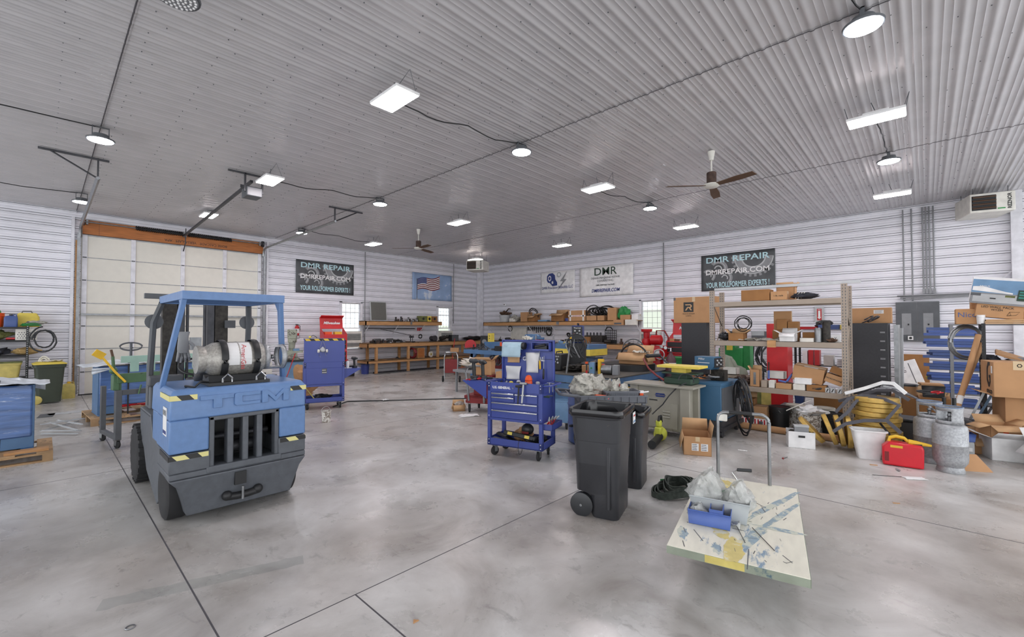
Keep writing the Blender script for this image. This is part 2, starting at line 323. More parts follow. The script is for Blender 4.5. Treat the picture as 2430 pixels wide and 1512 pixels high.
# ---------------------------------------------------------------- windows
def window(name, ax, fix, l0, l1, z0, z1, outer):
    t = bpy.data.objects.new(name, None); C.objects.link(t); t['kind'] = 'structure'
    P = (lambda l, d, z: (l, fix + d, z)) if ax == 'x' else (lambda l, d, z: (fix + d, l, z))
    def bx(b, a0, a1, d0, d1, zz0, zz1):
        p = P(a0, d0, zz0); q = P(a1, d1, zz1); b.bb(min(p[0], q[0]), max(p[0], q[0]), min(p[1], q[1]), max(p[1], q[1]), zz0, zz1)
    b = B().m('trim_white'); f = .05
    bx(b, l0 - .04, l0 + f, -.05, .12, z0 - .03, z1 + .04); bx(b, l1 - f, l1 + .04, -.05, .12, z0 - .03, z1 + .04); bx(b, l0 - .04, l1 + .04, -.05, .12, z1, z1 + .05); bx(b, l0 - .04, l1 + .04, -.05, .12, z0 - .05, z0 + .01)
    b.split('window_frame', t)
    zm = z0 + .78                                     # sash above, air conditioner below
    b = B().m('white'); bx(b, l0 + f, l1 - f, .03, .06, zm, zm + .04); bx(b, l0 + f, l1 - f, .03, .06, z1 - .04, z1); mid = zm + (z1 - zm) * .62; bx(b, l0 + f, l1 - f, .03, .06, mid, mid + .03)
    b.m('lightgrey')
    for k in (1, 2, 3): x = l0 + f + (l1 - l0 - 2 * f) * k / 4; bx(b, x - .005, x + .005, .04, .05, zm, z1)
    for k in (1, 2, 3, 4): z = zm + (z1 - zm) * k / 5; bx(b, l0 + f, l1 - f, .04, .05, z - .005, z + .005)
    b.build('window_sash', t)
    b = B().m('glass'); bx(b, l0 + f, l1 - f, .044, .047, zm, z1); b.build('window_pane', t)
    # daylight outside: a pale sky board well behind the wall and a hedge
    b = B().m('outside_sky'); bx(b, l0 - 2.5, l1 + 2.5, 1.2, 1.22, 0, 5); 
    if outer: b.m('outside_green'); bx(b, l0 - 2, l1 + 2, 1.0, 1.1, 0, outer)
    b.build('outside_daylight', t)
    return t, P
w1, _ = window('window_1', 'x', WY, *WIN[0], 0); w2, _ = window('window_2', 'x', WY, *WIN[1], 1.9); w3, _ = window('window_3', 'y', WX, *WR, 2.5)
def air_con(l, ax, lab):
    t = T('window_air_conditioner', lab, 'air conditioner', (l, WY - .02, 1.02) if ax == 'x' else (WX - .02, l, 1.02), 0 if ax == 'x' else -PI / 2, 'air conditioners in the lower half of the windows')
    B().m('offwhite').bb(-.36, .36, -.2, .2, 0, .64).build('housing', t, bev=.012)
    b = B().m('darkgrey')
    for z0, z1 in ((.3, .58), (.06, .2)):
        for k in range(int((z1 - z0) / .028)): b.bb(-.31, .31, -.206, -.198, z0 + k * .028, z0 + k * .028 + .018)
    b.build('grille', t)
air_con(8.2, 'x', 'white window air conditioner behind the blue cart and red tool chest'); air_con(12.75, 'x', 'white window air conditioner at the right end of the wooden wall shelf'); air_con(7.22, 'y', 'white window air conditioner behind the red air compressor')
# ---------------------------------------------------------------- sectional overhead door
door = bpy.data.objects.new('door_1', None); C.objects.link(door); door['kind'] = 'structure'
b = B().m('cream')
for k in range(7): b.bb(DX0 - .06, DX1 + .06, WY + .02, WY + .06, k * .611 + .001, k * .611 + .61)
b.build('door_panel', door)
b = B().m('steel')
for k in range(1, 7): b.bb(DX0 + .02, DX1 - .02, WY + .008, WY + .02, k * .611 - .006, k * .611 + .012)
b.m('lightgrey').bb(DX0, DX1, WY + .0, WY + .02, 4.24, 4.3)
for x in (DX0 + .07, 1.72, 2.86, 3.95, DX1 - .07):
    b.m('trim_white').bb(x - .05, x + .05, WY - .01, WY + .02, 0, DZ)
    b.m('darkgrey')
    for k in range(1, 7): b.bb(x - .04, x + .04, WY - .016, WY + .0, k * .611 - .012, k * .611 + .018)
b.build('door_stile', door)
b = B().m('steel').bb(DX0 + .02, DX1 - .02, WY - .06, WY + .0, 2.12, 2.17).build('door_strut', door)
b = B().m('black').bb(DX0, DX1, WY - .01, WY + .05, 0, .03).build('bottom_seal', door)
b = B().m('steel')
for x, s in ((DX0 - .05, -1), (DX1 + .05, 1)):
    b.bb(x - .03, x + .03, WY - .11, WY - .05, .05, 4.3); b.m('trim_white').bb(x + s * .11 - .03, x + s * .11 + .03, WY - .06, WY - .01, 0, 4.7).m('steel')
b.m('wood').bb(DX0 - .11, DX0 - .05, WY - .05, WY + .05, 0, 4.1)
b.split('door_jamb', door)
b = B().m('beamwood').bb(DX0 - .02, DX1 + .02, WY - .05, WY + .1, 4.28, 4.66); hd = struct(b, 'trim_4')
b = B().m('black').bb(DX0 - .02, DX1 + .02, WY - .053, WY - .05, 4.27, 4.285); b.bb(1.0, 1.004, WY - .052, WY - .049, 4.29, 4.66); b.build('beam_edge', hd)
text('beam_print', 'BOISE CASCADE   VERSA-LAM   APA', .1, hd, (3.2, WY - .052, 4.38), (D(90), PI, 0), 'black')
# torsion bar with its springs
sp = T('torsion_spring_assembly', 'steel shaft with two black torsion springs over the overhead door', 'door spring', (0, WY - .12, 4.6))
B().m('steel').cyl((DX0, 0, 0), (DX1, 0, 0), .016).build('shaft', sp)
b = B().m('black')
for x0, x1 in ((1.75, 2.82), (2.95, 4.1)):
    b.tube([(x0 + (x1 - x0) * i / 160, .055 * math.cos(i * .9), .055 * math.sin(i * .9)) for i in range(161)], .014, 5); b.cyl((x0, 0, 0), (x1, 0, 0), .042)
b.split('spring', sp)
for x in (DX0 + .02, DX1 - .02): B().m('darksteel').cyl((x - .03, 0, 0), (x + .03, 0, 0), .1, n=20).build('cable_drum', sp)
b = B().m('steel').bb(2.84, 2.92, 0, .1, -.08, .08).bb(DX0 + .08, DX0 + .12, 0, .1, -.06, .06).bb(DX1 - .12, DX1 - .08, 0, .1, -.06, .06).split('bearing_plate', sp)
# horizontal tracks and hangers
def track(x, hx, lab):
    t = T('overhead_door_track', lab, 'door track', (x, 0, 0), 0, 'tracks of the overhead door')
    pts = [(0, WY - .09, 4.2), (0, WY - .12, 4.36), (0, WY - .22, 4.44), (0, WY - .4, 4.46), (0, 10.9, 4.5)]
    b = B().m('steel'); b.tube(pts, .035, 4); b.build('rail', t)
    b = B().m('darksteel'); b.bb(-.012, .012, 10.92, 10.96, 4.48, CZ - .02); b.box((hx / 2, 10.94, CZ - .04), (abs(hx) + .3, .035, .035)); b.split('hanger', t)
    b = B().m('darksteel').tube([(0, 10.94, 4.5), (hx, 10.94, CZ - .05)], .014, 4); b.build('brace', t)
track(DX0 - .02, -.6, 'steel overhead door track on the left side of the door, over the blue barrel shelf'); track(DX1 + .02, .6, 'steel overhead door track on the right side of the door')
t = T('garage_door_opener', 'motor unit with long rail hanging over the overhead door centre', 'door opener', (2.86, 0, 0))
B().m('darksteel').box((0, 13.1, 4.66), (.05, 6.3, .05), (D(-1.9), 0, 0)).build('rail', t)
B().m('darkgrey').bb(-.14, .14, 9.75, 10.1, 4.42, 4.6).build('motor_housing', t, bev=.015)
b = B().m('darksteel').bb(-.17, -.14, 9.8, 9.84, 4.5, CZ - .02).bb(.14, .17, 9.8, 9.84, 4.5, CZ - .02).bb(-.45, .45, 9.8, 9.84, CZ - .05, CZ - .02).bb(-.2, .2, 9.95, 9.97, 4.6, 4.66); b.split('hanger', t)
B().m('darksteel').tube([(0, WY - .34, 4.74), (0, WY - .3, 4.3), (0, WY - .05, 4.1)], .014, 6).build('pull_arm', t)
# ---------------------------------------------------------------- lamps
def round_lamp(x, y, lab, on=True, z=4.72):
    t = T('round_high_bay_lamp', lab, 'ceiling lamp', (x, y, z), 0, 'round high bay lamps')
    B().m('darkgrey').lathe((0, 0, 0), (0, 0, 1), [(0, .165), (.02, .17), (.03, .15), (.04, .1), (.09, .095), (.1, .05)], 28).build('housing', t)
    B().m('lamp_round' if on else 'grey').lathe((0, 0, -.006), (0, 0, 1), [(0, .148), (.012, .152)], 28).build('lens', t)
    if not on:
        b = B().m('white')
        for r, n in ((.13, 22), (.095, 16), (.06, 10), (.025, 5)):
            for k in range(n): a = 2 * PI * k / n; b.ball((r * math.cos(a), r * math.sin(a), -.008), .011, 4)
        b.build('led_dots', t)
    h = CZ - z - .02
    b = B().m('darkgrey').bb(-.1, -.09, -.02, .02, .03, h).bb(.09, .1, -.02, .02, .03, h).bb(-.1, .1, -.02, .02, h - .01, h); b.split('bracket', t)
    return t
def rect_lamp(x, y, lab, z=4.62):
    t = T('rectangular_high_bay_lamp', lab, 'ceiling lamp', (x, y, z), 0, 'rectangular high bay lamps')
    B().m('white').bb(-.165, .165, -.31, .31, 0, .035).bb(-.08, .08, -.14, .14, .035, .09).build('housing', t, bev=.006)
    B().m('lamp_rect').bb(-.15, .15, -.295, .295, -.008, 0).build('diffuser', t)
    b = B().m('darkgrey')
    for s in (-1, 1): b.tube([(-.12, s * .29, .03), (0, s * .34, CZ - z - .02), (.12, s * .29, .03)], .004, 4)
    b.tube([(0, 0, .09), (.03, .05, CZ - z - .02)], .006, 4); b.split('hanging_wire', t)
RL = [(5.44, .4, 'round high bay lamp, largest lit one, near the top right corner'), (5.44, 4.89, 'round high bay lamp over the open middle floor, fed by a sagging cable'),
 (5.44, 9.41, 'round high bay lamp between the overhead door track and the far ceiling fan'), (5.44, 14.05, 'round high bay lamp partly behind the right door track'),
 (.56, 9.2, 'round high bay lamp above the left door track hanger'), (.56, 14.04, 'round high bay lamp beside the left end of the overhead door'),
 (10.18, .43, 'round high bay lamp between two rectangular lamps on the right'), (10.18, 4.9, 'round high bay lamp behind the nearer ceiling fan')]
for x, y, s in RL: round_lamp(x, y, s, z=4.72 if x > 1 else 4.66)
round_lamp(.74, 4.62, 'round high bay lamp, dark and unlit, cut by the top edge', False, 4.6)
QL = [(2.95, 4.78, 'rectangular high bay lamp, largest one, over the forklift side'), (2.95, 9.17, 'rectangular high bay lamp next to the garage door opener'), (2.98, 13.9, 'rectangular high bay lamp seen behind the opener rail'),
 (7.7, .45, 'rectangular high bay lamp, largest one on the right side'), (7.7, 4.83, 'rectangular high bay lamp left of the nearer ceiling fan'), (7.65, 9.16, 'rectangular high bay lamp in the middle beyond the round one'), (7.62, 13.6, 'rectangular high bay lamp above the grey banner on the door wall'),
 (12.35, .48, 'rectangular high bay lamp above the conduit pipes'), (12.35, 4.88, 'rectangular high bay lamp near the right wall behind the fan'), (12.2, 9.1, 'rectangular high bay lamp above the white and lightning banners'), (12.25, 13.6, 'rectangular high bay lamp nearest to the far corner heater')]
for x, y, s in QL: rect_lamp(x, y, s, 4.78 if x == 2.98 else 4.62)
def cable(name, pts, r, lab, key='black', cat='cable', n=6, grp=None):
    o = B().m(key).tube(pts, r, n).build(name); return tag(o, lab, cat, grp)
def sag(p, q, n=10, s=.06, w=.02, sd=0):
    rnd = random.Random(sd); return [tuple(p[i] + (q[i] - p[i]) * k / n + (rnd.uniform(-w, w) if i < 2 and 0 < k < n else 0) - (s * math.sin(PI * k / n * 2) ** 2 if i == 2 else 0) for i in range(3)) for k in range(n + 1)]
z_ = CZ - .03
cable('lamp_cable', sag((3.1, 4.9, 4.68), (5.4, 4.89, z_), 16, .07), .009, 'black cable sagging from the largest rectangular lamp to a round lamp', grp='lamp cables')
cable('lamp_cable', sag((3.1, 9.3, 4.68), (5.4, 9.41, z_), 16, .05), .009, 'black cable from the lamp beside the opener to the next round lamp', grp='lamp cables')
cable('lamp_cable', sag((-4, 8.8, z_), (.5, 9.2, z_), 16, .05), .009, 'black cable running to the lamp over the left door track', grp='lamp cables')
cable('lamp_cable', sag((-3, 14, z_), (.5, 14.04, z_), 16, .05), .009, 'thin black cable to the lamp left of the overhead door', grp='lamp cables')
cable('lamp_cable', sag((7.85, 5.0, 4.68), (10.15, 4.9, z_), 16, .05), .009, 'black cable crossing behind the nearer fan between two lamps', grp='lamp cables')
cable('lamp_cable', sag((7.85, .45, 4.68), (10.1, .43, z_), 10, .05), .009, 'black cable between the long and the round lamp at right', grp='lamp cables')
cable('lamp_cable', sag((5.45, 14.05, z_), (7.6, 13.7, 4.7), 12, .05), .009, 'black cable above the grey banner on the door wall', grp='lamp cables')
cable('lamp_cable', sag((4.3, .6, z_), (5.4, .4, z_), 8, .02), .009, 'short black cable above the largest round lamp', grp='lamp cables')
# ---------------------------------------------------------------- ceiling fans
def fan(x, y, a0, lab):
    t = T('ceiling_fan', lab, 'ceiling fan', (x, y, 0), D(a0))
    B().m('offwhite').lathe((0, 0, 4.87), (0, 0, -1), [(0, .06), (.03, .06), (.16, .035)], 16).build('canopy', t)
    B().m('offwhite').cyl((0, 0, 4.72), (0, 0, 4.42), .013).build('downrod', t)
    B().m('rust_dark').lathe((0, 0, 4.5), (0, 0, -1), [(0, .07), (.01, .08), (.2, .08), (.22, .07)], 20).build('motor', t)
    B().m('offwhite').lathe((0, 0, 4.29), (0, 0, -1), [(0, .13), (.02, .14), (.05, .1), (.055, .03)], 20).build('hub', t)
    for k in range(3):
        a = 2 * PI * k / 3; e = V(math.cos(a), math.sin(a), 0); f = V(-math.sin(a), math.cos(a), 0)
        b = B().m('brown'); b.rings([[V(0, 0, 4.27) + e * r + f * (w * sx) + V(0, 0, sz * .004 - sx * w * .2 - r * .02) for sx, sz in ((-1, -1), (1, -1), (1, 1), (-1, 1))] for r, w in ((.12, .05), (.5, .075), (.78, .06))], sm=False); b.build('blade', t)
fan(7.96, 2.69, 12, 'three-blade ceiling fan with brown blades, the nearer and larger'); fan(7.98, 11.5, 20, 'three-blade ceiling fan far away near the door wall')
# ---------------------------------------------------------------- heaters
def heater(loc, rz, lab):
    t = T('unit_heater', lab, 'heater', loc, rz, None)
    B().m('offwhite').bb(-.36, .36, -.4, .4, 0, .42).build('casing', t, bev=.015)
    b = B().m('black').bb(-.33, .06, -.405, -.395, .05, .37)
    b.build('louver_opening', t)
    b = B().m('brown')
    for k in range(4): b.box((-.135, -.42, .1 + k * .08), (.37, .06, .012), (D(35), 0, 0))
    b.split('louver', t)
    text('lettering', 'REZNOR', .085, t, (.27, -.403, .21), (D(90), D(-90), 0), 'black', bold=.002, ext=.002)
    B().m('green').bb(.08, .2, -.404, -.4, .05, .075).build('maker_plate', t)
    b = B().m('darksteel')
    for x in (-.28, .28):
        for y in (-.3, .3): b.cyl((x, y, .42), (x, y, CZ - loc[2] - .01), .006)
    b.split('hanging_rod', t)
heater((14.52, -1.0, 4.32), D(-75), 'white unit heater with dark louvers hung at the right edge'); heater((12.4, 13.6, 4.15), D(-62), 'white unit heater with dark louvers hung in the far corner')
# ================================================================ shared builders
def carton(name, w, d, h, label, cat, loc, rz=0, group=None, key='cardboard', open_=0, marks=None, flaps=(35, -60, 20, 50), rot=None, tape=True, inside=.0):
    t = T(name, label, cat, loc, rz, group, rot=rot)
    b = B().m(key)
    if not open_:
        b.bb(-w / 2, w / 2, -d / 2, d / 2, 0, h); b.build('carton_body', t, bev=min(.006, h * .04))
        if tape: B().m('tape').bb(-w / 2 - .001, w / 2 + .001, -.025, .025, h * .7, h + .0015).build('tape', t)
    else:
        k = .005
        b.bb(-w / 2, w / 2, -d / 2, -d / 2 + k, 0, h).bb(-w / 2, w / 2, d / 2 - k, d / 2, 0, h).bb(-w / 2, -w / 2 + k, -d / 2, d / 2, 0, h).bb(w / 2 - k, w / 2, -d / 2, d / 2, 0, h).bb(-w / 2, w / 2, -d / 2, d / 2, 0, k)
        b.build('carton_body', t)
        fl = min(w, d) * .48
        for i, (ax, s) in enumerate((('y', -1), ('y', 1), ('x', -1), ('x', 1))):
            if flaps[i] is None: continue
            a = D(flaps[i]); b = B().m('cardboard_in' if key.startswith('card') else key)
            dz = fl * math.sin(a); dx = fl * math.cos(a)
            if ax == 'y': p = [V(-w / 2, s * d / 2, h), V(w / 2, s * d / 2, h), V(w / 2 - .01, s * (d / 2 + dx), h + dz), V(-w / 2 + .01, s * (d / 2 + dx), h + dz)]
            else: p = [V(s * w / 2, -d / 2, h), V(s * w / 2, d / 2, h), V(s * (w / 2 + dx), d / 2 - .01, h + dz), V(s * (w / 2 + dx), -d / 2 + .01, h + dz)]
            b._f([b.bm.faces.new([b.bm.verts.new(q) for q in p])]); b.build('flap', t, solid=.005)
    if marks: marks(t, w, d, h)
    return t
def label_patch(t, x, y, z, w, h, face='-y', lines=4, key='paper'):
    b = B().m(key)
    if face == '-y': b.bb(x - w / 2, x + w / 2, y - .002, y, z - h / 2, z + h / 2)
    elif face == '-x': b.bb(x - .002, x, y - w / 2, y + w / 2, z - h / 2, z + h / 2)
    else: b.bb(x - w / 2, x + w / 2, y - h / 2, y + h / 2, z, z + .002)
    b.m('black'); rnd = random.Random(int(x * 991 + y * 77 + z * 13))
    for k in range(lines):
        q = h * (.35 - .7 * k / max(1, lines - 1)); ww = w * rnd.uniform(.3, .42)
        if face == '-y': b.bb(x - w * .42, x - w * .42 + ww * 2, y - .003, y - .0015, z + q - h * .035, z + q + h * .035)
        elif face == '-x': b.bb(x - .003, x - .0015, y - w * .42, y - w * .42 + ww * 2, z + q - h * .035, z + q + h * .035)
    return b.build('label', t)
def bucket(label, loc, r, h, key, cat='bucket', group=None, lid=False, handle=True, name='bucket', n=24):
    t = T(name, label, cat, loc, 0, group)
    pr = [(0, r * .86), (h * .75, r * .97), (h * .76, r * 1.04), (h * .8, r * 1.04), (h * .81, r * .98), (h * .97, r), (h * .97, r * 1.05), (h, r * 1.05)]
    if not lid: pr += [(h, r * .95), (h * .5, r * .9), (.02, r * .82)]
    B().m(key).lathe((0, 0, 0), (0, 0, 1), pr, n).build('bucket_body', t)
    if lid: B().m(lid if isinstance(lid, str) else key).lathe((0, 0, h), (0, 0, 1), [(-.02, r * 1.07), (.015, r * 1.07), (.018, r * .95), (.006, r * .9)], n).build('lid', t)
    if handle: B().m('steel').tube([(r * 1.05 * math.cos(a), -.02 - r * .5 * math.sin(a) * (1 if not lid else 1), h * .9 + (h * .35 * math.sin(a) if not lid else -h * .28 * math.sin(a))) for a in [PI * k / 12 for k in range(13)]], .004, 5).build('handle', t)
    return t
def caster(t, x, y, r=.06, ang=0, name='caster', z0=0, key='rubber'):
    c = bpy.data.objects.new(name, None); C.objects.link(c); c.parent = t; c.location = (x, y, z0); c.rotation_euler = (0, 0, D(ang)); c.empty_display_size = .05
    B().m(key).lathe((-.018, 0, r), (1, 0, 0), [(0, r * .85), (.006, r), (.03, r), (.036, r * .85)], 18).build('wheel', c)
    B().m('steel').bb(-.028, -.022, -.02, .03, r - .01, r * 2.1).bb(.022, .028, -.02, .03, r - .01, r * 2.1).bb(-.035, .035, -.03, .04, r * 2.1, r * 2.25).cyl((-.03, 0, r), (.03, 0, r), .009).build('fork', c)
    return c
def coil(name, c, ax, R, r, turns, label, cat, key='black', jit=.02, seed=0, group=None, n=26, k=6, sq=1.):
    rnd = random.Random(seed); q = V(*ax).normalized().to_track_quat('Z', 'Y').to_matrix(); pts = []
    for i in range(int(turns * n)):
        a = 2 * PI * i / n; rr = R + jit * math.sin(a * .37 + seed) + rnd.uniform(-jit, jit) * .12
        p = q @ V(rr * math.cos(a), rr * math.sin(a) * sq, .018 * i / n + jit * .6 * math.sin(a * .5)); pts.append(tuple(V(*c) + p))
    o = B().m(key).tube(pts, r, k).build(name); return tag(o, label, cat, group)
def lump(name, loc, size, label, cat, key='cloth', seed=0, group=None, amp=.25, n=14):
    b = B().m(key); sx, sy, sz = size
    rs = []
    for i in range(1, n):
        t = PI * i / n
        r = []
        for j in range(n * 2):
            a = 2 * PI * j / (n * 2); p = V(math.sin(t) * math.cos(a), math.sin(t) * math.sin(a), -math.cos(t))
            d = 1 + amp * noise.noise(p * 2.1 + V(seed * 7.3, seed * 3.1, 0)) * 2 + amp * .5 * noise.noise(p * 5.5 + V(seed, 0, 0))
            r.append(V(p.x * sx / 2 * d, p.y * sy / 2 * d, max(0, (p.z + 1) * sz / 2 * (d * .5 + .5))))
        rs.append(r)
    b.rings(rs); o = b.build(name, loc=loc); return tag(o, label, cat, group)
def rag(name, loc, w, d, label, cat, key='cloth', seed=0, h=.03, rz=0, group=None):
    b = B().m(key)
    def f(u, v):
        p = V((u - .5) * 3, (v - .5) * 3, seed * 3.7); e = 1 + .35 * noise.noise(V(math.atan2(v - .5, u - .5) * 1.5, seed, 0))
        return V((u - .5) * w * e, (v - .5) * d * e, .004 + h * abs(noise.noise(p * 1.5)) * 2)
    b.sheet(f, 16, 16); return tag(b.build(name, loc=loc, rot=rz, solid=.003), label, cat, group)
def bottle(name, loc, r, h, label, cat='bottle', key='white', cap='black', group=None):
    t = T(name, label, cat, loc, 0, group); B().m(key).lathe((0, 0, 0), (0, 0, 1), [(0, r), (h * .7, r), (h * .82, r * .45), (h * .86, r * .4)], 14).build('bottle_body', t)
    B().m(cap).lathe((0, 0, h * .86), (0, 0, 1), [(0, r * .48), (h * .14, r * .45)], 12).build('cap', t); return t
def simple(b, name, label, cat, loc=None, rz=None, group=None, **k): return tag(b.build(name, loc=loc, rot=rz, **k), label, cat, group)
# ================================================================ forklift (local: x right, y forward, rear face at y = 0)
fk = T('forklift', 'blue and dark grey forklift parked with its counterweight to the viewer', 'forklift', (1.335, 4.78, 0))
w_ = .575
b = B().m('forkgrey')        # lower counterweight: ledge band and tapering skirt
b.rings([[V(-x, y0, z), V(x, y0, z), V(x, .56, z), V(-x, .56, z)] for x, y0, z in ((w_, -.005, .445), (w_, -.005, .50))], sm=False)
b.bb(-w_, -.27, -.004, .58, .5, .665).bb(.31, w_, -.004, .58, .5, .665)
for x0, x1 in ((-w_, w_),):
    b.rings([[V(-.43, .055, .095), V(.45, .055, .095), V(.45, .2, .095), V(-.43, .2, .095)], [V(-.5, .0, .36), V(.52, .0, .36), V(.52, .2, .36), V(-.5, .2, .36)], [V(-w_, -.02, .445), V(w_, -.02, .445), V(w_, .2, .445), V(-w_, .2, .445)]], sm=False)
b.bb(-.24, .24, .2, .75, .12, .445)
b.build('counterweight_skirt', fk, bev=.012)
b = B().m('forkblue')
b.bb(-w_, -.28, 0, .6, .672, .965).bb(.32, w_, 0, .6, .672, .965)
b.rings([[V(-x, y0, z), V(x, y0, z), V(x, y1, z), V(-x, y1, z)] for x, y0, y1, z in ((w_, 0, .9, .965), (w_ - .008, 0, .9, 1.19), (w_ - .035, .035, .9, 1.232))], sm=False)
b.bb(-w_ + .01, w_ - .01, .6, .9, .67, .965)
b.build('counterweight', fk, bev=.014)
b = B().m('forkgrey'); xs = [-.28, -.205, -.075, -.035, .075, .115, .22, .26, .32]
b.bb(-.28, -.235, .012, .12, .47, .965); b.bb(.28, .32, .012, .12, .47, .965); b.bb(-.28, .32, .012, .12, .925, .967).bb(-.3, .34, -.01, .12, .455, .515)
for x in (-.105, .022, .145): b.bb(x - .026, x + .026, .02, .14, .49, .95)
b.build('radiator_grille', fk, bev=.01)
b = B().m('black').bb(-.28, .32, .42, .46, .47, .96).bb(-.285, -.28, .1, .45, .5, .96).bb(.32, .325, .1, .45, .5, .96); b.build('radiator', fk)
B().m('darksteel').cyl((-.26, .3, .72), (.3, .3, .72), .03).cyl((-.08, .22, .62), (.2, .22, .62), .06).build('hydraulic_pipe', fk)
def poly_letters(t):
    u, v, w = (1, 0, 0), (0, 0, 1), (0, .03, 0)
    for nm, P in (('T', [(-.355, 1.165), (-.355, 1.125), (-.255, 1.125), (-.255, 1.045), (-.185, 1.045), (-.185, 1.125), (-.09, 1.125), (-.09, 1.165)]),
                  ('C', [(.135, 1.165), (-.07, 1.165), (-.085, 1.15), (-.085, 1.06), (-.07, 1.045), (.135, 1.045), (.135, 1.075), (-.02, 1.075), (-.02, 1.132), (.135, 1.132)]),
                  ('M', [(.15, 1.165), (.15, 1.045), (.205, 1.045), (.205, 1.12), (.275, 1.045), (.345, 1.12), (.345, 1.045), (.4, 1.045), (.4, 1.165), (.345, 1.165), (.275, 1.095), (.205, 1.165)])):
        B().m('forkblue').prism(P, (0, -.02, 0), u, v, w).build('raised_letter', t, bev=.003)
poly_letters(fk)
for x0, x1, z0, z1 in ((-w_, -.375, 1.14, 1.185), (.42, w_, 1.135, 1.18), (-w_, -.285, .618, .66), (.325, w_, .618, .66)):
    B().m('hazard').bb(x0, x1, -.007, -.002, z0, z1).build('hazard_tape', fk)
for z0, y1 in ((1.14, .42), (.615, .4)): B().m('hazard').bb(-w_ - .004, -w_ + .002, .0, y1, z0, z0 + .045).build('hazard_tape', fk)
b = B().m('black').bb(-.075, .02, -.024, .02, .3, .42); b.build('hitch_pocket', fk)
b = B().m('black').tube([(-.14, .01, .2), (-.05, .008, .19), (.04, .008, .19), (.14, .01, .2)], .034, 10).ball((-.13, .01, .21), .045, 8).ball((.13, .01, .21), .045, 8); b.build('tow_slot', fk)
B().m('steel').cyl((-.01, -.03, .16), (-.01, -.03, .28), .012).build('hitch_pin', fk)
d = B().m('paper').bb(-w_ - .003, -w_ + .001, .11, .27, .82, 1.07); d.m('navy').bb(-w_ - .005, -w_, .125, .255, .835, .865); dd = d.build('sticker', fk)
text('sticker_print', 'DMR', .07, fk, (-w_ - .006, .19, 1.02), (D(90), 0, D(-90)), 'grey')
# side skirt, step and floor
for s in (-1, 1):
    B().m('forkgrey').prism([(1.86, .86), (1.15, .86), (1.0, .66), (.6, .66), (.6, .12), (.72, .06), (1.35, .25), (1.55, .45), (1.8, .55)], (s * .50, 0, 0), (0, 1, 0), (0, 0, 1), (s * .05, 0, 0)).build('side_panel', fk, bev=.008)
    B().m('forkgrey').bb(min(s * .3, s * .55), max(s * .3, s * .55), 1.15, 1.86, .84, .87).build('fender', fk, bev=.008)
B().m('forkgrey').bb(-.5, .5, .6, 1.9, .2, .55).build('chassis', fk)
B().m('forkblue').bb(-.42, .42, .6, 1.25, .55, 1.12).build('engine_hood', fk, bev=.03)
B().m('binblack').bb(-.26, .26, .75, 1.2, 1.12, 1.24).bb(-.26, .26, .68, .78, 1.2, 1.5).build('seat', fk, bev=.04)
B().m('darkgrey').bb(-.5, .5, 1.62, 1.9, .5, 1.12).bb(-.52, -.2, 1.55, 1.66, 1.12, 1.24).build('dashboard', fk, bev=.02)
B().m('black').ring((-.1, 1.42, 1.33), (0, -.5, .86), .17, .013, 24).cyl((-.1, 1.42, 1.33), (-.1, 1.7, 1.0), .02).build('steering_wheel', fk)
b = B().m('black')
for x in (.16, .24, .32): b.cyl((x, 1.5, 1.0), (x, 1.45, 1.38), .008).ball((x, 1.45, 1.4), .018, 6)
b.split('lever', fk)
def fwheel(x, y, r, w, tread):
    t = bpy.data.objects.new('wheel', None); C.objects.link(t); t.parent = fk; t.location = (x, y, r); s = -1 if x < 0 else 1
    B().m('rubber').lathe((-w / 2, 0, 0), (1, 0, 0), [(0, r * .6), (0, r * .88), (.015, r * .98), (.04, r), (w - .04, r), (w - .015, r * .98), (w, r * .88), (w, r * .6)], 32).build('tyre', t)
    B().m('grey').lathe((-w / 2 + .03, 0, 0), (1, 0, 0), [(0, r * .2), (0, r * .58), (.02, r * .62), (w - .06, r * .62), (w - .06, r * .2)], 20).build('rim', t)
    if tread:
        b = B().m('rubber')
        for k in range(22):
            a = 2 * PI * k / 22; b.box((0, (r + .003) * math.sin(a), (r + .003) * math.cos(a)), (w * .96, .045, .02), (-a, 0, 0))
        b.build('tread', t)
fwheel(-.49, 1.95, .325, .2, True); fwheel(.49, 1.95, .325, .2, True); fwheel(-.47, .40, .25, .17, False); fwheel(.47, .40, .25, .17, False)
# overhead guard
b = B().m('forkblue')
for s in (-1, 1):
    b.rings([[V(*c) + V(dx, dy, 0) for dx, dy in ((-.022, -.035), (.022, -.035), (.022, .035), (-.022, .035))] for c in ((s * .55, .62, 1.02), (s * .54, .56, 1.25), (s * .425, .33, 2.06))], sm=False)
b.split('guard_rear_post', fk, bev=.006)
for s in (-1, 1): B().m('forkblue').prism([(0, 0), (.12, 0), (0, -.12)], (s * .42, .36 if s < 0 else .36, 2.05), (0, 1, 0), (0, 0, 1), (s * .02, 0, 0)).build('guard_gusset', fk)
b = B().m('darkgrey')
for s in (-1, 1): b.tube([(s * .43, 1.42, 2.06), (s * .48, 1.58, 1.85), (s * .49, 1.68, 1.3), (s * .49, 1.72, .9)], .032, 6)
b.split('guard_front_post', fk)
b = B().m('forkblue').bb(-.45, .45, .27, .32, 2.05, 2.13).bb(-.45, .45, 1.40, 1.45, 2.05, 2.13).bb(-.45, -.41, .3, 1.42, 2.05, 2.13).bb(.41, .45, .3, 1.42, 2.05, 2.13)
b.build('guard_roof_frame', fk, bev=.004)
b = B().m('forkblue')
for k in range(8): y = .42 + k * .125; b.box((0, y, 2.085), (.84, .012, .06), (D(-30), 0, 0))
b.split('guard_roof_bar', fk)
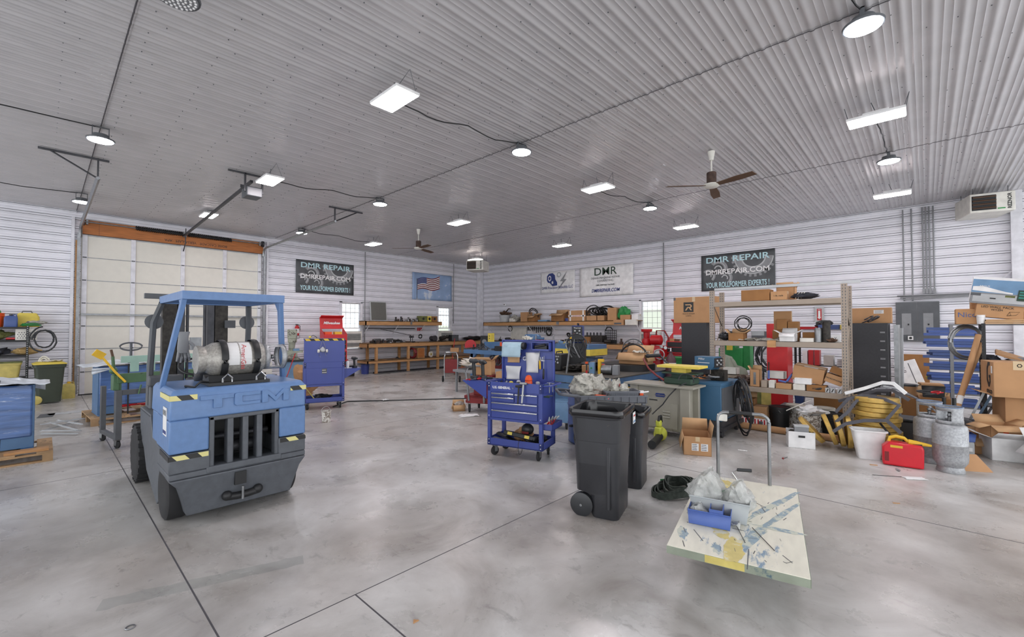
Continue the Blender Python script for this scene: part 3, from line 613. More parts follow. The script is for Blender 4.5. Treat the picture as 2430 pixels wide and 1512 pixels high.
# mast
b = B().m('greasy')
for x0, x1 in ((-.345, -.20), (.20, .345)): b.bb(x0, x1, 1.97, 2.08, .15, 2.19)
b.split('outer_mast_rail', fk, bev=.004)
b = B().m('darksteel')
for x0, x1 in ((-.19, -.12), (.12, .19)): b.bb(x0, x1, 1.97, 2.07, .2, 2.16)
b.split('inner_mast_rail', fk)
B().m('darksteel').cyl((-.09, 2.0, .2), (-.09, 2.0, 2.1), .016).cyl((.09, 2.0, .2), (.09, 2.0, 2.1), .016).split('lift_chain', fk)
b = B().m('darkgrey').bb(-.36, .36, 1.96, 2.1, 2.12, 2.19).bb(-.36, .36, 1.98, 2.08, .3, .38); b.split('mast_crossbar', fk)
B().m('darkgrey').bb(-.52, -.28, 1.9, 1.98, 2.13, 2.19).build('mast_bracket', fk); B().m('darkgrey').bb(.3, .42, 1.92, 1.95, 1.78, 1.88).build('mast_plate', fk)
for s in (-1, 1): B().m('darkgrey').lathe((s * .47, 1.66, 1.85), (0, -1, 0), [(0, .05), (.03, .085), (.05, .085), (.055, .03)], 20).build('work_light', fk)
B().m('steel').bb(-.06, .06, 1.99, 2.03, 1.5, 1.66).build('mast_roller_bracket', fk)
b = B().m('darksteel').bb(-.4, .4, 2.12, 2.2, .2, .3).bb(-.4, .4, 2.12, 2.2, .55, .65); b.split('carriage_bar', fk)
for s in (-1, 1): B().m('darksteel').bb(s * .25 - .05, s * .25 + .05, 2.2, 3.2, .04, .09).bb(s * .25 - .05, s * .25 + .05, 2.2, 2.25, .04, .65).build('fork_tine', fk)
# straps and saddle that hold the gas tank
B().m('black').bb(-.27, .25, .08, .44, 1.235, 1.262).prism([(-.13, 0), (.13, 0), (.1, .07), (0, .04), (-.1, .07)], (-.25, .3, 1.25), (0, 1, 0), (0, 0, 1), (.5, 0, 0)).build('tank_saddle', fk)
for x in (-.13, .15): B().m('black').tube([(x, .3 + .184 * math.cos(a), 1.475 + .184 * math.sin(a)) for a in [2 * PI * k / 28 for k in range(28)]], .03, 6, True, fl=.15).build('tank_strap', fk)
for x in (-.12, .17): B().m('chrome').tube([(x - .04, .09, 1.24), (x - .04, .085, 1.3), (x, .085, 1.34), (x + .04, .085, 1.3), (x + .04, .09, 1.24)], .008, 6).build('strap_buckle', fk)
B().m('black').tube([(-.42, .2, 1.232), (-.44, .14, 1.25), (-.38, .08, 1.24), (-.33, .12, 1.28), (-.24, .2, 1.26)], .01, 6).build('rubber_hose', fk)
# gas tank lying on the counterweight
def gas_tank(label, loc, rot, length=.84, R=.155, lab=True, dents=0):
    t = T('propane_tank', label, 'gas tank', loc, rot=rot)
    B().m('tankmetal').lathe((0, 0, 0), (0, 0, 1), [(0, R * .8), (.012, R * .82), (.07, R * .74), (.085, R * .8), (.13, R * .96), (.18, R), (length * .42, R), (length * .425, R * 1.015), (length * .435, R * 1.015), (length * .44, R), (length * .66, R), (length * .71, R * .95), (length * .745, R * .74), (length * .75, R * .5)], 32).build('tank_body', t)
    n = 32; Rc = R * .76; z0 = length * .74; z1 = length          # collar with two hand openings
    b = B().m('aluminium')
    def colf(i, z): a = 2 * PI * i / n; return V(Rc * math.cos(a), Rc * math.sin(a), z)
    zs = [z0, z0 + .045, z1 - .045, z1 - .01, z1]
    g = [[b.bm.verts.new(colf(i, z)) for i in range(n)] for z in zs]
    for r in range(4):
        for i in range(n):
            if r == 1 and (3 <= i % 16 <= 12): continue
            f = b.bm.faces.new((g[r][i], g[r][(i + 1) % n], g[r + 1][(i + 1) % n], g[r + 1][i])); f.smooth = True
    b.build('valve_collar', t, solid=.006)
    B().m('steel').ring((0, 0, z1), (0, 0, 1), Rc, .007, 32, 6).build('collar_rim', t)
    B().m('steel').cyl((0, 0, z0), (0, 0, z0 + .08), .02).cyl((-.03, 0, z0 + .05), (.05, 0, z0 + .05), .012).ball((0, 0, z0 + .1), .025, 6).build('valve', t)
    if lab:
        b = B().m('paper'); a0, a1 = D(200), D(290)
        for k in range(8):
            p = [V((R + .0015) * math.cos(a), (R + .0015) * math.sin(a), z) for a, z in ((a0 + (a1 - a0) * k / 8, length * .3), (a0 + (a1 - a0) * (k + 1) / 8, length * .3), (a0 + (a1 - a0) * (k + 1) / 8, length * .56), (a0 + (a1 - a0) * k / 8, length * .56))]
            b._f([b.bm.faces.new([b.bm.verts.new(q) for q in p])], True)
        b.build('sticker', t)
    return t
gt = gas_tank('dented silver gas tank strapped on its side on the forklift', (1.335 - .335, 4.78 + .3, 1.475), (0, D(90), 0), .78, .165)
text('lettering', 'AmeriGas', .06, gt, (-.02, -.168, .36), (D(90), 0, 0), 'red')
# work glove hanging from the guard post
t = T('work_glove', 'grey knitted work glove hanging inside the left guard post of the forklift', 'glove', (1.0, 5.62, 1.52), D(10))
b = B().m('darkcloth' if 0 else 'grey')
b.rings([[V(w * math.cos(a), .022 * math.sin(a), z) for a in [2 * PI * k / 12 for k in range(12)]] for z, w in ((0, .05), (.05, .055), (.12, .05), (.16, .045), (.22, .06))])
b.build('glove_body', t)
for x, l, a in ((-.04, .085, -.1), (-.014, .1, -.03), (.014, .095, .05), (.04, .08, .14)): B().m('grey').tube([(x, 0, .01), (x + l * a, -.008, -l * .5), (x + l * a * 1.6, .004, -l)], [.014, .013, .009], 8).build('glove_finger', t)
B().m('grey').tube([(.045, 0, .12), (.085, -.01, .08), (.09, -.015, .03)], [.016, .015, .01], 8).build('glove_thumb', t)
# ================================================================ left side: wrapped machines on pallets
def pallet(label, loc, rz, L, Wd):
    t = T('pallet', label, 'pallet', loc, rz, 'wooden pallets under the wrapped blue machines')
    n = 7; b = B().m('palletwood')
    for k in range(n): x = L * k / (n - 1) * .93; b.bb(x, x + L * .07, 0, Wd, .115, .135)
    b.split('deck_board', t, bev=.002)
    b = B().m('palletwood')
    for y in (0, Wd / 2 - .04, Wd - .08): b.bb(0, L, y, y + .08, .095, .115)
    b.split('stringer_board', t)
    b = B().m('palletwood')
    for y in (0, Wd / 2 - .04, Wd - .08):
        for x in (0, L / 2 - .05, L - .1): b.bb(x, x + .1, y, y + .08, .02, .095)
    b.split('block', t)
    b = B().m('palletwood')
    for y in (0, Wd / 2 - .04, Wd - .08): b.bb(0, L, y, y + .08, 0, .02)
    b.split('bottom_board', t)
    return t
def wrapped_machine(label, loc, rz, L, Wd, H, yellow=False):
    t = T('wrapped_machine', label, 'machine', loc, rz)
    B().m('machineblue').bb(0, .12, 0, Wd, .0, .02).bb(L - .14, L, 0, Wd, 0, .02).bb(0, .3, .06, Wd - .06, .02, H).split('end_frame', t, bev=.006)
    b = B().m('wrapblue'); 
    def side(u, v):
        z = .18 + v * (H - .18); return V(u * L, -.012 * noise.noise(V(u * 4, z * 9, 0)), z)
    b.bb(.02, L - .02, .04, Wd - .04, .17, H); b.build('wrapped_body', t, bev=.02)
    b = B().m('wrapwhite')
    def f(u, v):
        e = .14 if not yellow else .22; x = -e + u * (L + e * .6); y = -.06 + v * (Wd + .12); d = min(1, max(0, (x + e) / .5))
        return V(x, y, H + .01 + .10 * d * (1 - abs(v - .5) * 1.4) + .02 * noise.noise(V(x * 9, y * 9, 3)) * 1.5)
    b.sheet(f, 40, 14); b.build('plastic_cover', t, solid=.006)
    b = B().m('wrapwhite'); b.sheet(lambda u, v: V(-.1 + u * .35, -.05 - .02 * math.sin(v * 9), H - .02 - v * .12 * (1 - u)), 6, 4); b.build('loose_film', t, solid=.003)
    b = B().m('black')
    for x in (L * .17 if not yellow else .42,): b.bb(x - .012, x + .012, -.035, -.025, -.08, H + .05).bb(x - .012, x + .012, -.035, Wd + .02, H + .05, H + .075)
    b.build('strap', t)
    if yellow:
        b = B().m('yellow'); b.box((L * .62, Wd * .32, H + .1), (L * .8, Wd * .5, .03), (D(12), 0, 0)); b.build('yellow_panel', t, bev=.005)
        b = B().m('darkgrey')
        for k in range(9): b.box((.42 + k * .2, .0 - .002, H + .045), (.09, .05, .012), (D(35), 0, D(-8)))
        b.build('hazard_mark', t)
    return t
pallet('wooden pallet at the left edge, under the nearer blue wrapped machine', (.12, 8.6, 0), D(178), 2.2, 1.05).rotation_euler = (0, 0, D(180)); bpy.data.objects['pallet'].location = (.12, 9.62, 0)
m1 = wrapped_machine('blue machine in clear stretch film on a pallet at the left edge', (-.06, 9.45, .137), PI, 1.9, .62, .87)
pallet('wooden pallet under the farther blue wrapped machine by the overhead door', (.62, 10.98, 0), D(3), 2.4, 1.3)
m2 = wrapped_machine('blue wrapped machine with yellow and black striped top by the overhead door', (.72, 11.2, .137), D(4), 2.2, .7, .92, True)
simple(B().m('wood').bb(0, .4, 0, .16, 0, .03), 'wood_block', 'short wood plank under the foot of the left edge machine', 'plank', (-.32, 8.62, .137))
# wheeled green press brake and its yellow lever
t = T('sheet_metal_brake', 'green hand brake on a dark wheeled stand with a mint slotted front', 'metal brake', (.78, 8.75, 0), D(8))
b = B().m('darkgrey').bb(-.035, .035, -.05, .05, .13, .86).bb(1.45, 1.52, -.05, .05, .13, .86).bb(-.035, 1.52, -.04, .04, .78, .85).bb(-.03, .03, .0, .8, .12, .18).bb(1.46, 1.51, 0, .8, .12, .18).bb(-.03, .03, .74, .82, .13, .86).bb(1.46, 1.51, .74, .82, .13, .86); b.split('stand_rail', t, bev=.004)
for x, y in ((0, 0), (1.48, 0), (0, .76), (1.48, .76)): caster(t, x, y, .055, 20)
B().m('pressgreen').bb(-.03, 1.5, -.06, .03, .96, 1.1).bb(-.07, -.0, -.05, .08, .86, 1.08).bb(1.47, 1.54, -.05, .08, .86, 1.08).build('brake_bed', t, bev=.008)
b = B().m('mint').bb(.02, 1.45, -.03, .0, 1.26, 1.36)
for k in range(7): b.bb(.13 + k * .2, .23 + k * .2, -.03, .0, 1.12, 1.27)
b.build('slotted_apron', t, bev=.003)
B().m('pressgreen').cyl((-.05, 0, 1.06), (-.07, 0, 1.36), .02).ball((-.06, 0, 1.15), .05, 7).build('clamp_handle', t); B().m('brown').cyl((-.07, 0, 1.36), (-.09, 0, 1.46), .016).build('clamp_grip', t)
B().m('yellowp').tube([(.06, -.09, .98), (-.06, -.08, 1.14), (-.2, -.07, 1.36)], .015, 8).build('lever_rod', t); B().m('yellowp').box((-.235, -.07, 1.4), (.13, .02, .1), (0, D(35), 0)).build('lever_plate', t, bev=.003)
B().m('pressgreen').cyl((.25, -.07, .92), (.22, -.07, .78), .012).build('stop_rod', t); B().m('pressgreen').bb(-.03, .03, -.03, .03, .84, .98).build('pivot', t)
# pallet truck handle behind the wrapped machine
t = T('pallet_jack', 'dark looped pallet jack handle standing up behind the wrapped machine', 'pallet jack', (1.35, 12.9, 0), D(-8))
B().m('darkgrey').tube([(.17 * math.cos(a) * 1.1, 0, 1.37 + .085 * math.sin(a)) for a in [2 * PI * k / 24 for k in range(24)]], .017, 8, True).build('handle_loop', t)
B().m('darkgrey').cyl((0, 0, .2), (0, 0, 1.44), .024).build('handle_shaft', t); B().m('red').bb(-.12, .12, -.1, .1, .05, .3).build('pump_base', t, bev=.02)
B().m('red').bb(-.26, -.1, .1, 1.25, .03, .08).bb(.1, .26, .1, 1.25, .03, .08).split('fork', t, bev=.01)
# steel strips and sheets on the floor
rnd = random.Random(4)
for i, (p, q, w, s) in enumerate((((-.0, 11.1), (.51, 11.8), .03, 'uppermost of the grey strips on the floor by the left pallet'), ((-.0, 10.75), (.42, 10.3), .03, 'nearest of the grey strips on the floor by the left pallet'), ((.0, 10.95), (.46, 10.45), .04, 'second nearest of the grey strips on the floor by the left pallet'), ((.1, 11.7), (.42, 10.45), .03, 'grey strip lying across the others by the left pallet'), ((.2, 11.75), (.5, 10.9), .03, 'grey strip crossing at the right end of the strip heap'), ((-.0, 11.3), (.56, 11.5), .05, 'widest grey strip reaching towards the far pallet'))):
    dx, dy = q[0] - p[0], q[1] - p[1]; l = math.hypot(dx, dy)
    simple(B().m('lightgrey').bb(-l / 2, l / 2, -w / 2, w / 2, 0, .004).bb(-l / 2, l / 2, w / 2 - .003, w / 2, 0, .015), 'metal_strip', s, 'metal strip', ((p[0] + q[0]) / 2, (p[1] + q[1]) / 2, .001 + i * .017), math.atan2(dy, dx), 'grey metal strips lying on the floor')
simple(B().m('lightgrey').bb(0, .55, 0, .3, 0, .003), 'sheet_metal', 'thin bright metal sheet on the floor left of the farther pallet', 'metal sheet', (.12, 13.0, .002), D(8)); simple(B().m('darkgrey').bb(0, .22, 0, .5, 0, .003), 'sheet_metal', 'small dark metal sheet on the floor behind the steel strips', 'metal sheet', (-.06, 12.8, .002), D(-6))
# ---------------------------------------------------------------- shelf at the left edge
def wire_shelf(name, label, loc, rz, L, Dp, H, zs, key='black', post=.04, group=None, shelfkey=None):
    t = T(name, label, 'shelf', loc, rz, group)
    for x in (0, L):
        for y in (0, Dp):
            b = B().m(key).bb(x - post / 2, x + post / 2, y - .003, y + .003, 0, H).bb(x - .003, x + .003, y - (post if y else 0), y + (0 if y else post), 0, H)
            b.m('lightgrey')
            k = .06
            while k < H: b.bb(x - .008, x + .008, y - .0045, y - .003, k, k + .018); k += .05
            b.build('post', t)
    for z in zs: B().m(shelfkey or key).bb(0, L, 0, Dp, z - .012, z).bb(0, L, -.004, .004, z - .04, z + .004).bb(0, L, Dp - .004, Dp + .004, z - .04, z + .004).build('shelf_board', t)
    return t
wire_shelf('metal_shelf', 'black metal shelf with four boards at the left edge by the door', (-1.75, 15.62, 0), 0, 1.5, .55, 1.82, (.35, 1.13, 1.49, 1.80)); zt = 1.80
bucket('orange bucket on the top board of the left metal shelf', (-.77, 15.85, 1.805), .15, .33, 'orange', handle=False)
B().m('paper').lathe((-.77, 15.85, 1.86), (0, 0, 1), [(0, .143), (.14, .155)], 24).build('x').parent = None; bpy.data.objects.remove(bpy.data.objects['x'])
def jug(name, label, loc, w, d, h, key, cap='black', rz=0, cat='jug', group=None):
    t = T(name, label, cat, loc, rz, group)
    B().m(key).rings([B().rrect(w * k, d * k, min(w, d) * .22 * k, z) for z, k in ((0, .94), (.02, 1), (h * .72, 1), (h * .84, .82), (h * .9, .35))]).build('jug_body', t)
    B().m(cap).cyl((w * .0, 0, h * .88), (w * .0, 0, h), w * .13).build('cap', t); B().m(key).tube([(w * .1, 0, h * .84), (w * .2, 0, h * .97), (w * .38, 0, h * .95), (w * .42, 0, h * .74)], .014, 6).build('handle', t); return t
jug('fluid_jug', 'dark blue plastic jug on the top board of the left metal shelf', (-.52, 15.72, 1.805), .22, .14, .3, 'drumblue')
t = T('tool_case', 'yellow plastic pump case on the top board of the left metal shelf', 'case', (-.26, 15.95, 1.805)); B().m('yellow').rings([B().rrect(.4 * k, .2, .05, z) for z, k in ((0, 1), (.24, 1), (.32, .8), (.34, .7))]).build('case_body', t); B().m('darkgrey').tube([(-.1, 0, .33), (-.08, 0, .38), (.06, 0, .38), (.08, 0, .33)], .015, 6).build('handle', t)
coil('green_hose', (-.9, 15.8, 2.1), (.1, 1, .1), .22, .011, 1.2, 'bright green hose looping above the orange bucket', 'hose', 'green', .02, 2)
coil('green_hose', (-.2, 15.75, 1.83), (0, .1, 1), .15, .012, 3, 'bright green hose coiled at the end of the top board', 'hose', 'green', .02, 5, sq=.5)
lump('plastic_wrapped_parts', (-.12, 15.8, 1.86), (.35, .2, .1), 'clear film bundle with a red part at the end of the top board', 'bundle', 'bagdirty', 3)
t = T('milk_crate', 'white perforated plastic crate on the second board of the left metal shelf', 'crate', (-.27, 15.8, 1.495)); b = B().m('offwhite')
for s in (-1, 1): b.bb(-.17, .17, s * .14 - .005, s * .14 + .005, 0, .27).bb(s * .17 - .005, s * .17 + .005, -.14, .14, 0, .27)
b.bb(-.17, .17, -.14, .14, 0, .01).build('crate_body', t)
b = B().m('darkgrey')
for r in range(4):
    for k in range(7): b.cyl((-.135 + k * .042 + (r % 2) * .02, -.146, .05 + r * .042), (-.135 + k * .042 + (r % 2) * .02, -.1445, .05 + r * .042), .012, n=6)
b.build('holes', t)
lump('green_fabric_bundle', (-.78, 15.85, 1.5), (.5, .4, .22), 'olive green cloth bundle beside the white crate', 'cloth bundle', 'mossgreen', 6); lump('leather_gloves', (-.28, 15.82, 1.135), (.45, .35, .17), 'heap of tan leather gloves on the third board of the left shelf', 'gloves', 'leather', 8); lump('dark_bag', (-.8, 15.85, 1.135), (.55, .35, .18), 'dark bag with maroon cloth left of the tan gloves', 'bag', 'darkcloth', 9)
simple(B().m('red').bb(-.07, .07, -.05, .05, 0, .02).bb(-.07, .07, -.05, -.04, 0, .06).bb(-.07, .07, .04, .05, 0, .06), 'red_tray', 'small red open tray at the left of the white crate', 'tray', (-.52, 15.72, 1.495))
coil('black_hose', (.02, 15.5, 1.5), (.15, 1, 0), .2, .019, 2.3, 'thick black hose hung in loops on the shelf end post', 'hose', 'blackplastic', .05, 3, sq=1.25); coil('cream_hose', (.02, 15.45, .92), (.5, 1, 0), .1, .014, 4, 'pale hose coil hanging under the black hose loops', 'hose', 'cream', .02, 4, sq=1.6)
t = T('storage_tote', 'mossy yellow green tote with lid on the lowest shelf board', 'tote', (-.55, 15.7, .62)); B().m('yellowpaint').rings([B().rrect(.42 * k, .3 * k, .05, z) for z, k in ((0, .85), (.3, 1), (.3, 1.06), (.34, 1.06))]).build('tote_body', t); B().m('mossgreen').rings([B().rrect(.46, .34, .05, z) for z in (.34, .37)]).build('lid', t)
B().m('black').bb(-1.7, -.25, 15.64, 16.1, .585, .61).build('x'); o = bpy.data.objects['x']; o.name = 'shelf_board'; o.parent = bpy.data.objects['metal_shelf']; o.location = (1.75, -15.62, 0)
# green wheelie bin with yellow lid
t = T('wheelie_bin', 'dirty green wheeled bin with a yellow lid by the overhead door', 'bin', (.12, 15.3, 0), D(4))
B().m('wheeliegreen').rings([B().rrect(.50 * k, .55 * k, .05, z) for z, k in ((.03, .76), (.85, .97), (.85, 1.06), (.92, 1.08))]).build('bin_body', t); B().m('yellow').rings([B().rrect(.56, .62, .05, z) for z in (.925, .94)] + [B().rrect(.4, .5, .05, .975)]).build('lid', t)
for s in (-1, 1): B().m('yellowpaint').lathe((-.22, -.2 if s < 0 else .2, .1), (0, s, 0), [(0, .1), (.03, .1), (.04, .06)], 18).build('wheel', t)
B().m('blackplastic').tube([(-.28, -.2, .85), (-.36, -.18, .84), (-.36, .18, .84), (-.28, .2, .85)], .017, 6).build('handle', t)
rag('rag', (.16, 15.2, .98), .35, .25, 'crumpled white rag on the yellow bin lid', 'rag', 'cloth', 5, .04)
jug('yellow_jug', 'dirty yellow square jug on the floor left of the overhead door', (.47, 15.9, 0), .24, .24, .42, 'yellowpaint', 'yellowp')
# ================================================================ blue tool carts
def power_drill(label, loc, rz, group=None, h=.24):
    t = T('cordless_drill', label, 'drill', loc, rz, group)
    B().m('blackplastic').rings([B().rrect(.08, .12, .02, z) for z in (0, .055)]).build('battery', t, bev=.004)
    B().m('black').rings([B().rrect(.045, .05, .018, z, c=(0, .01 * z * 10)) for z in (.055, .11, h - .05)]).build('grip', t)
    B().m('blackplastic').lathe((0, .1, h - .02), (0, -1, 0), [(0, .02), (.01, .035), (.12, .035), (.15, .03), (.16, .022), (.21, .018), (.215, .006)], 14).build('motor_head', t); return t
CW, CD = .83, .48
def cart_body(t, drawers=True, back='panel'):
    b = B().m('cartblue')
    for x in (0, CW - .05):
        for y in (0, CD - .05): b.bb(x, x + .05, y, y + .05, .15, 1.03)
    b.split('corner_post', t, bev=.003)
    B().m('cartblue').bb(.0, CW, 0, .012, .15, .25).bb(0, CW, CD - .012, CD, .15, .25).bb(0, .012, 0, CD, .15, .25).bb(CW - .012, CW, 0, CD, .15, .25).bb(0, CW, 0, CD, .15, .165).build('lower_tray', t)
    B().m('cartblue').bb(.01, CW - .01, .012, CD - .01, .50, .92).bb(.0, CW, .0, .014, .90, 1.03).bb(0, CW, CD - .014, CD, .9, 1.03).bb(0, .014, 0, CD, .9, 1.03).bb(CW - .014, CW, 0, CD, .9, 1.03).bb(.0, CW, 0, .02, .5, .535).build('cabinet_body', t, bev=.003)
    for x, y in ((.08, .07), (CW - .08, .07), (.08, CD - .07), (CW - .08, CD - .07)): caster(t, x, y, .062, random.Random(x * y * 99).uniform(-50, 50))
    b = B().m('trim_white')
    for x in (.025, CW - .025):
        for z in (.18, .23, .56, .97, 1.01): b.cyl((x, -.004, z), (x, .001, z), .007, n=8)
    b.build('bolts', t)
tc1 = T('tool_cart', 'blue tool cart with five silver-handled drawers, tools heaped on its top tray', 'tool cart', (4.29, 4.50, 0), D(-73.3))
cart_body(tc1)
for x0, x1, z0, z1 in ((.07, .415, .84, .885), (.07, .415, .765, .83), (.43, .76, .765, .885), (.07, .76, .66, .755), (.07, .76, .54, .65)):
    d = B().m('cartblue').bb(x0, x1, -.006, .012, z0, z1).build('drawer', tc1, bev=.003)
    B().m('chrome').bb(x0, x1, -.024, -.006, z1 - .022, z1 - .004).build('drawer_handle', d, bev=.004)
text('lettering', 'U.S. GENERAL', .045, tc1, (.22, -.003, .955), (D(90), 0, 0), 'trim_white', bold=.002); B().m('steel').cyl((.4, -.006, .955), (.4, 0, .955), .01).build('lock', tc1)
bp_ = B().m('cartblue').bb(.0, CW, CD - .015, CD, 1.03, 1.60).bb(0, .02, CD - .05, CD, 1.03, 1.60).bb(CW - .02, CW, CD - .05, CD, 1.03, 1.6).bb(0, CW, CD - .05, CD, 1.59, 1.605).build('raised_lid', tc1, bev=.003)
text('lettering', 'GENERAL', .08, tc1, (.5, CD - .017, 1.33), (D(90), 0, 0), 'trim_white', bold=.003)
B().m('black').bb(.0, CW, CD - .02, CD - .016, 1.33, 1.335).build('lid_seam', tc1)
st = B().m('cartblue').prism([(-.03, 1.02), (-.42, 1.02), (-.42, 1.01), (-.03, .78)], (0, .02, 0), (1, 0, 0), (0, 0, 1), (0, .008, 0)).prism([(-.03, 1.02), (-.42, 1.02), (-.42, 1.01), (-.03, .78)], (0, .44, 0), (1, 0, 0), (0, 0, 1), (0, .008, 0)).bb(-.43, 0, .02, .45, 1.015, 1.025).build('side_tray', tc1)
B().m('cartblue').bb(CW, CW + .12, .05, .43, .42, .428).bb(CW + .115, CW + .12, .05, .43, .42, .5).bb(CW, CW + .12, .05, .056, .42, .5).bb(CW, CW + .12, .424, .43, .42, .5).build('side_bin', tc1)
B().m('cartblue').tube([(CW, .04, 1.0), (CW + .09, .04, 1.01), (CW + .1, .06, 1.01), (CW + .1, .42, 1.01), (CW, .44, 1.0)], .013, 8).build('push_handle', tc1)
MX = Matrix.Translation((4.29, 4.50, 0)) @ Matrix.Rotation(D(-73.3), 4, 'Z')
def on1(x, y, z): return tuple(MX @ V(x, y, z))
R1 = D(-73.3)
power_drill('nearer of two upright cordless drills on the cart side tray', on1(-.30, .14, 1.027), R1 + 1.2, 'cordless drills on the side tray', .29)
power_drill('farther of two upright cordless drills on the cart side tray', on1(-.20, .22, 1.027), R1 + .9, 'cordless drills on the side tray', .27)
def small_tool(name, label, cat, loc, rz, kind, key='steel', key2='red', group=None, s=1., rot=None):
    t = T(name, label, cat, loc, rz, group, rot=rot)
    if kind == 'pliers':
        B().m(key2).tube([(-.02 * s, -.1 * s, .01), (-.03 * s, -.05 * s, .01), (0, 0, .01)], .008 * s, 6).tube([(.02 * s, -.1 * s, .01), (.03 * s, -.05 * s, .01), (0, 0, .01)], .008 * s, 6).build('grip', t); B().m(key).prism([(-.018 * s, 0), (.018 * s, 0), (.006 * s, .07 * s), (-.006 * s, .07 * s)], (0, 0, .004), (1, 0, 0), (0, 1, 0), (0, 0, .012)).build('jaw', t)
    elif kind == 'driver':
        B().m(key2).lathe((0, -.1 * s, .015), (0, 1, 0), [(0, .008), (.01, .015), (.08 * s, .014), (.1 * s, .008)], 8).build('grip', t); B().m(key).cyl((0, 0, .015), (0, .12 * s, .015), .004).build('shaft', t)
    elif kind == 'hammer':
        B().m(key2).cyl((0, -.16 * s, .02), (0, .1 * s, .02), .012 * s).build('shaft', t); B().m(key).cyl((-.05 * s, .1 * s, .02), (.05 * s, .1 * s, .02), .018 * s).build('head', t)
    elif kind == 'wrench':
        B().m(key).box((0, 0, .006), (.02 * s, .18 * s, .008)).ring((0, .1 * s, .006), (0, 0, 1), .016 * s, .006 * s, 10, 5).box((0, -.1 * s, .006), (.035 * s, .03 * s, .01)).build('wrench_body', t)
    elif kind == 'clamp':
        B().m(key2).tube([(0, 0, 0), (-.1 * s, 0, 0), (-.1 * s, 0, .14 * s), (0, 0, .14 * s)], .011 * s, 6).build('frame', t); B().m(key).cyl((0, 0, .17 * s), (0, 0, .05 * s), .006 * s).cyl((-.03 * s, 0, .17 * s), (.03 * s, 0, .17 * s), .004 * s).build('screw', t)
    return t
TL = [('pliers', 'pliers', 'red', (-.37, .3)), ('wrench', 'wrench', 'red', (-.28, .34)), ('pliers', 'pliers', 'navy', (-.12, .12)), ('screwdriver', 'driver', 'black', (-.08, .3)), ('pliers', 'pliers', 'red', (-.33, .07)), ('wrench', 'wrench', 'red', (-.14, .38)), ('screwdriver', 'driver', 'red', (-.23, .1))]
for i, (n, k, c, (x, y)) in enumerate(TL): small_tool(n, '%s %s on the heaped cart side tray, %s' % ({'red': 'red-handled', 'navy': 'blue-handled', 'black': 'black-handled'}[c] if k != 'wrench' else 'steel', n, ('at its outer end', 'behind the farther drill', 'close to the drawers', 'near the lid', 'beside the nearer drill', 'at the back by the post', 'in front of the nearer drill')[i]), n, on1(x, y, 1.028), i * 1.3, k, 'steel', c, 'hand tools on the cart side tray')
for i in range(9):
    x, y = .05 + (i % 3) * .07, .1 + (i // 3) * .11
    tag(B().m(['darksteel', 'chrome', 'black', 'steel'][i % 4]).cyl((0, 0, 0), (0, 0, .05 + .012 * (i % 4)), .02).cyl((0, 0, .04), (0, 0, .09), .01).build('impact_socket', loc=on1(x - .01, y, .925), rot=(D(20 * (i % 3)), D(12), i)), 'metal socket in the tool heap at the left end of the cart top', 'socket', 'sockets in the cart top tray')
# items on the cart's lid and top tray
t = T('paper_roll', 'roll of pale blue shop paper hung on the raised cart lid, its sheet hanging down', 'paper roll', on1(.21, CD - .10, 1.52), R1)
B().m('paperblue').cyl((-.15, 0, 0), (.15, 0, 0), .055, n=20).build('roll', t); B().m('paperblue').sheet(lambda u, v: V(-.15 + u * .3, -.056 - .02 * v + .008 * math.sin(u * 8), .01 - v * .17), 8, 6).build('hanging_sheet', t, solid=.002)
B().m('black').cyl((.15, 0, 0), (.2, 0, 0), .05).build('end_cap', t)
t = T('tool_box_rack', 'small blue open rack with black spray parts on the raised cart lid', 'rack', on1(.52, CD - .13, 1.45), R1)
B().m('cartblue').bb(0, .27, 0, .11, 0, .01).bb(0, .27, 0, .11, .12, .13).bb(0, .008, 0, .11, 0, .13).bb(.262, .27, 0, .11, 0, .13).bb(0, .27, 0, .006, 0, .03).build('rack_body', t)
B().m('black').rings([B().rrect(.2, .06, .02, z, c=(.13, .05)) for z in (.012, .08)]).cyl((.05, .03, .06), (.2, .03, .09), .02).build('parts', t)
for nm, x, z, w, h, k, lab in (('paper_sheet', .5, 1.28, .21, .29, 'paper', 'stained white sheet of paper hanging on the right of the raised cart lid'), ('notice_sheet', .19, 1.12, .24, .2, 'paper', 'stained paper sheet leaning at the lower left of the raised cart lid'), ('plywood_sheet', .2, 1.34, .22, .14, 'cardboard_in', 'thin tan wood panel behind the blue paper roll')):
    simple(B().m(k).sheet(lambda u, v: V(-w / 2 + w * u * (1 - .12 * (1 - v) * (u > .5)), .012 * math.sin(v * 5 + u * 2), -h / 2 + h * v), 6, 8), nm, lab, 'paper' if k == 'paper' else 'panel', on1(x, CD - .04, z), R1, solid=.003)
b = B().m('orange').lathe((0, 0, 0), (0, 0, 1), [(0, .035), (.06, .042), (.07, .036), (.08, .042), (.11, .03), (.12, .015)], 16); simple(b, 'orange_jar', 'bright orange plastic jar on the cart top tray', 'jar', on1(.52, .25, .925 + .0), 0); bpy.data.objects['orange_jar'].scale = (1.3, 1.3, 1.6)
small_tool('hammer', 'hammer with a pale shaft standing head-down at the cart front edge', 'hammer', on1(.57, -.03, .93), 0, 'hammer', 'steel', 'lightgrey', s=1., rot=(D(78), 0, R1)); small_tool('hammer', 'black-handled hammer leaning at the front edge of the cart', 'hammer', on1(.5, -.025, .9), 0, 'hammer', 'black', 'black', s=.9, rot=(D(80), 0, R1 + .1))
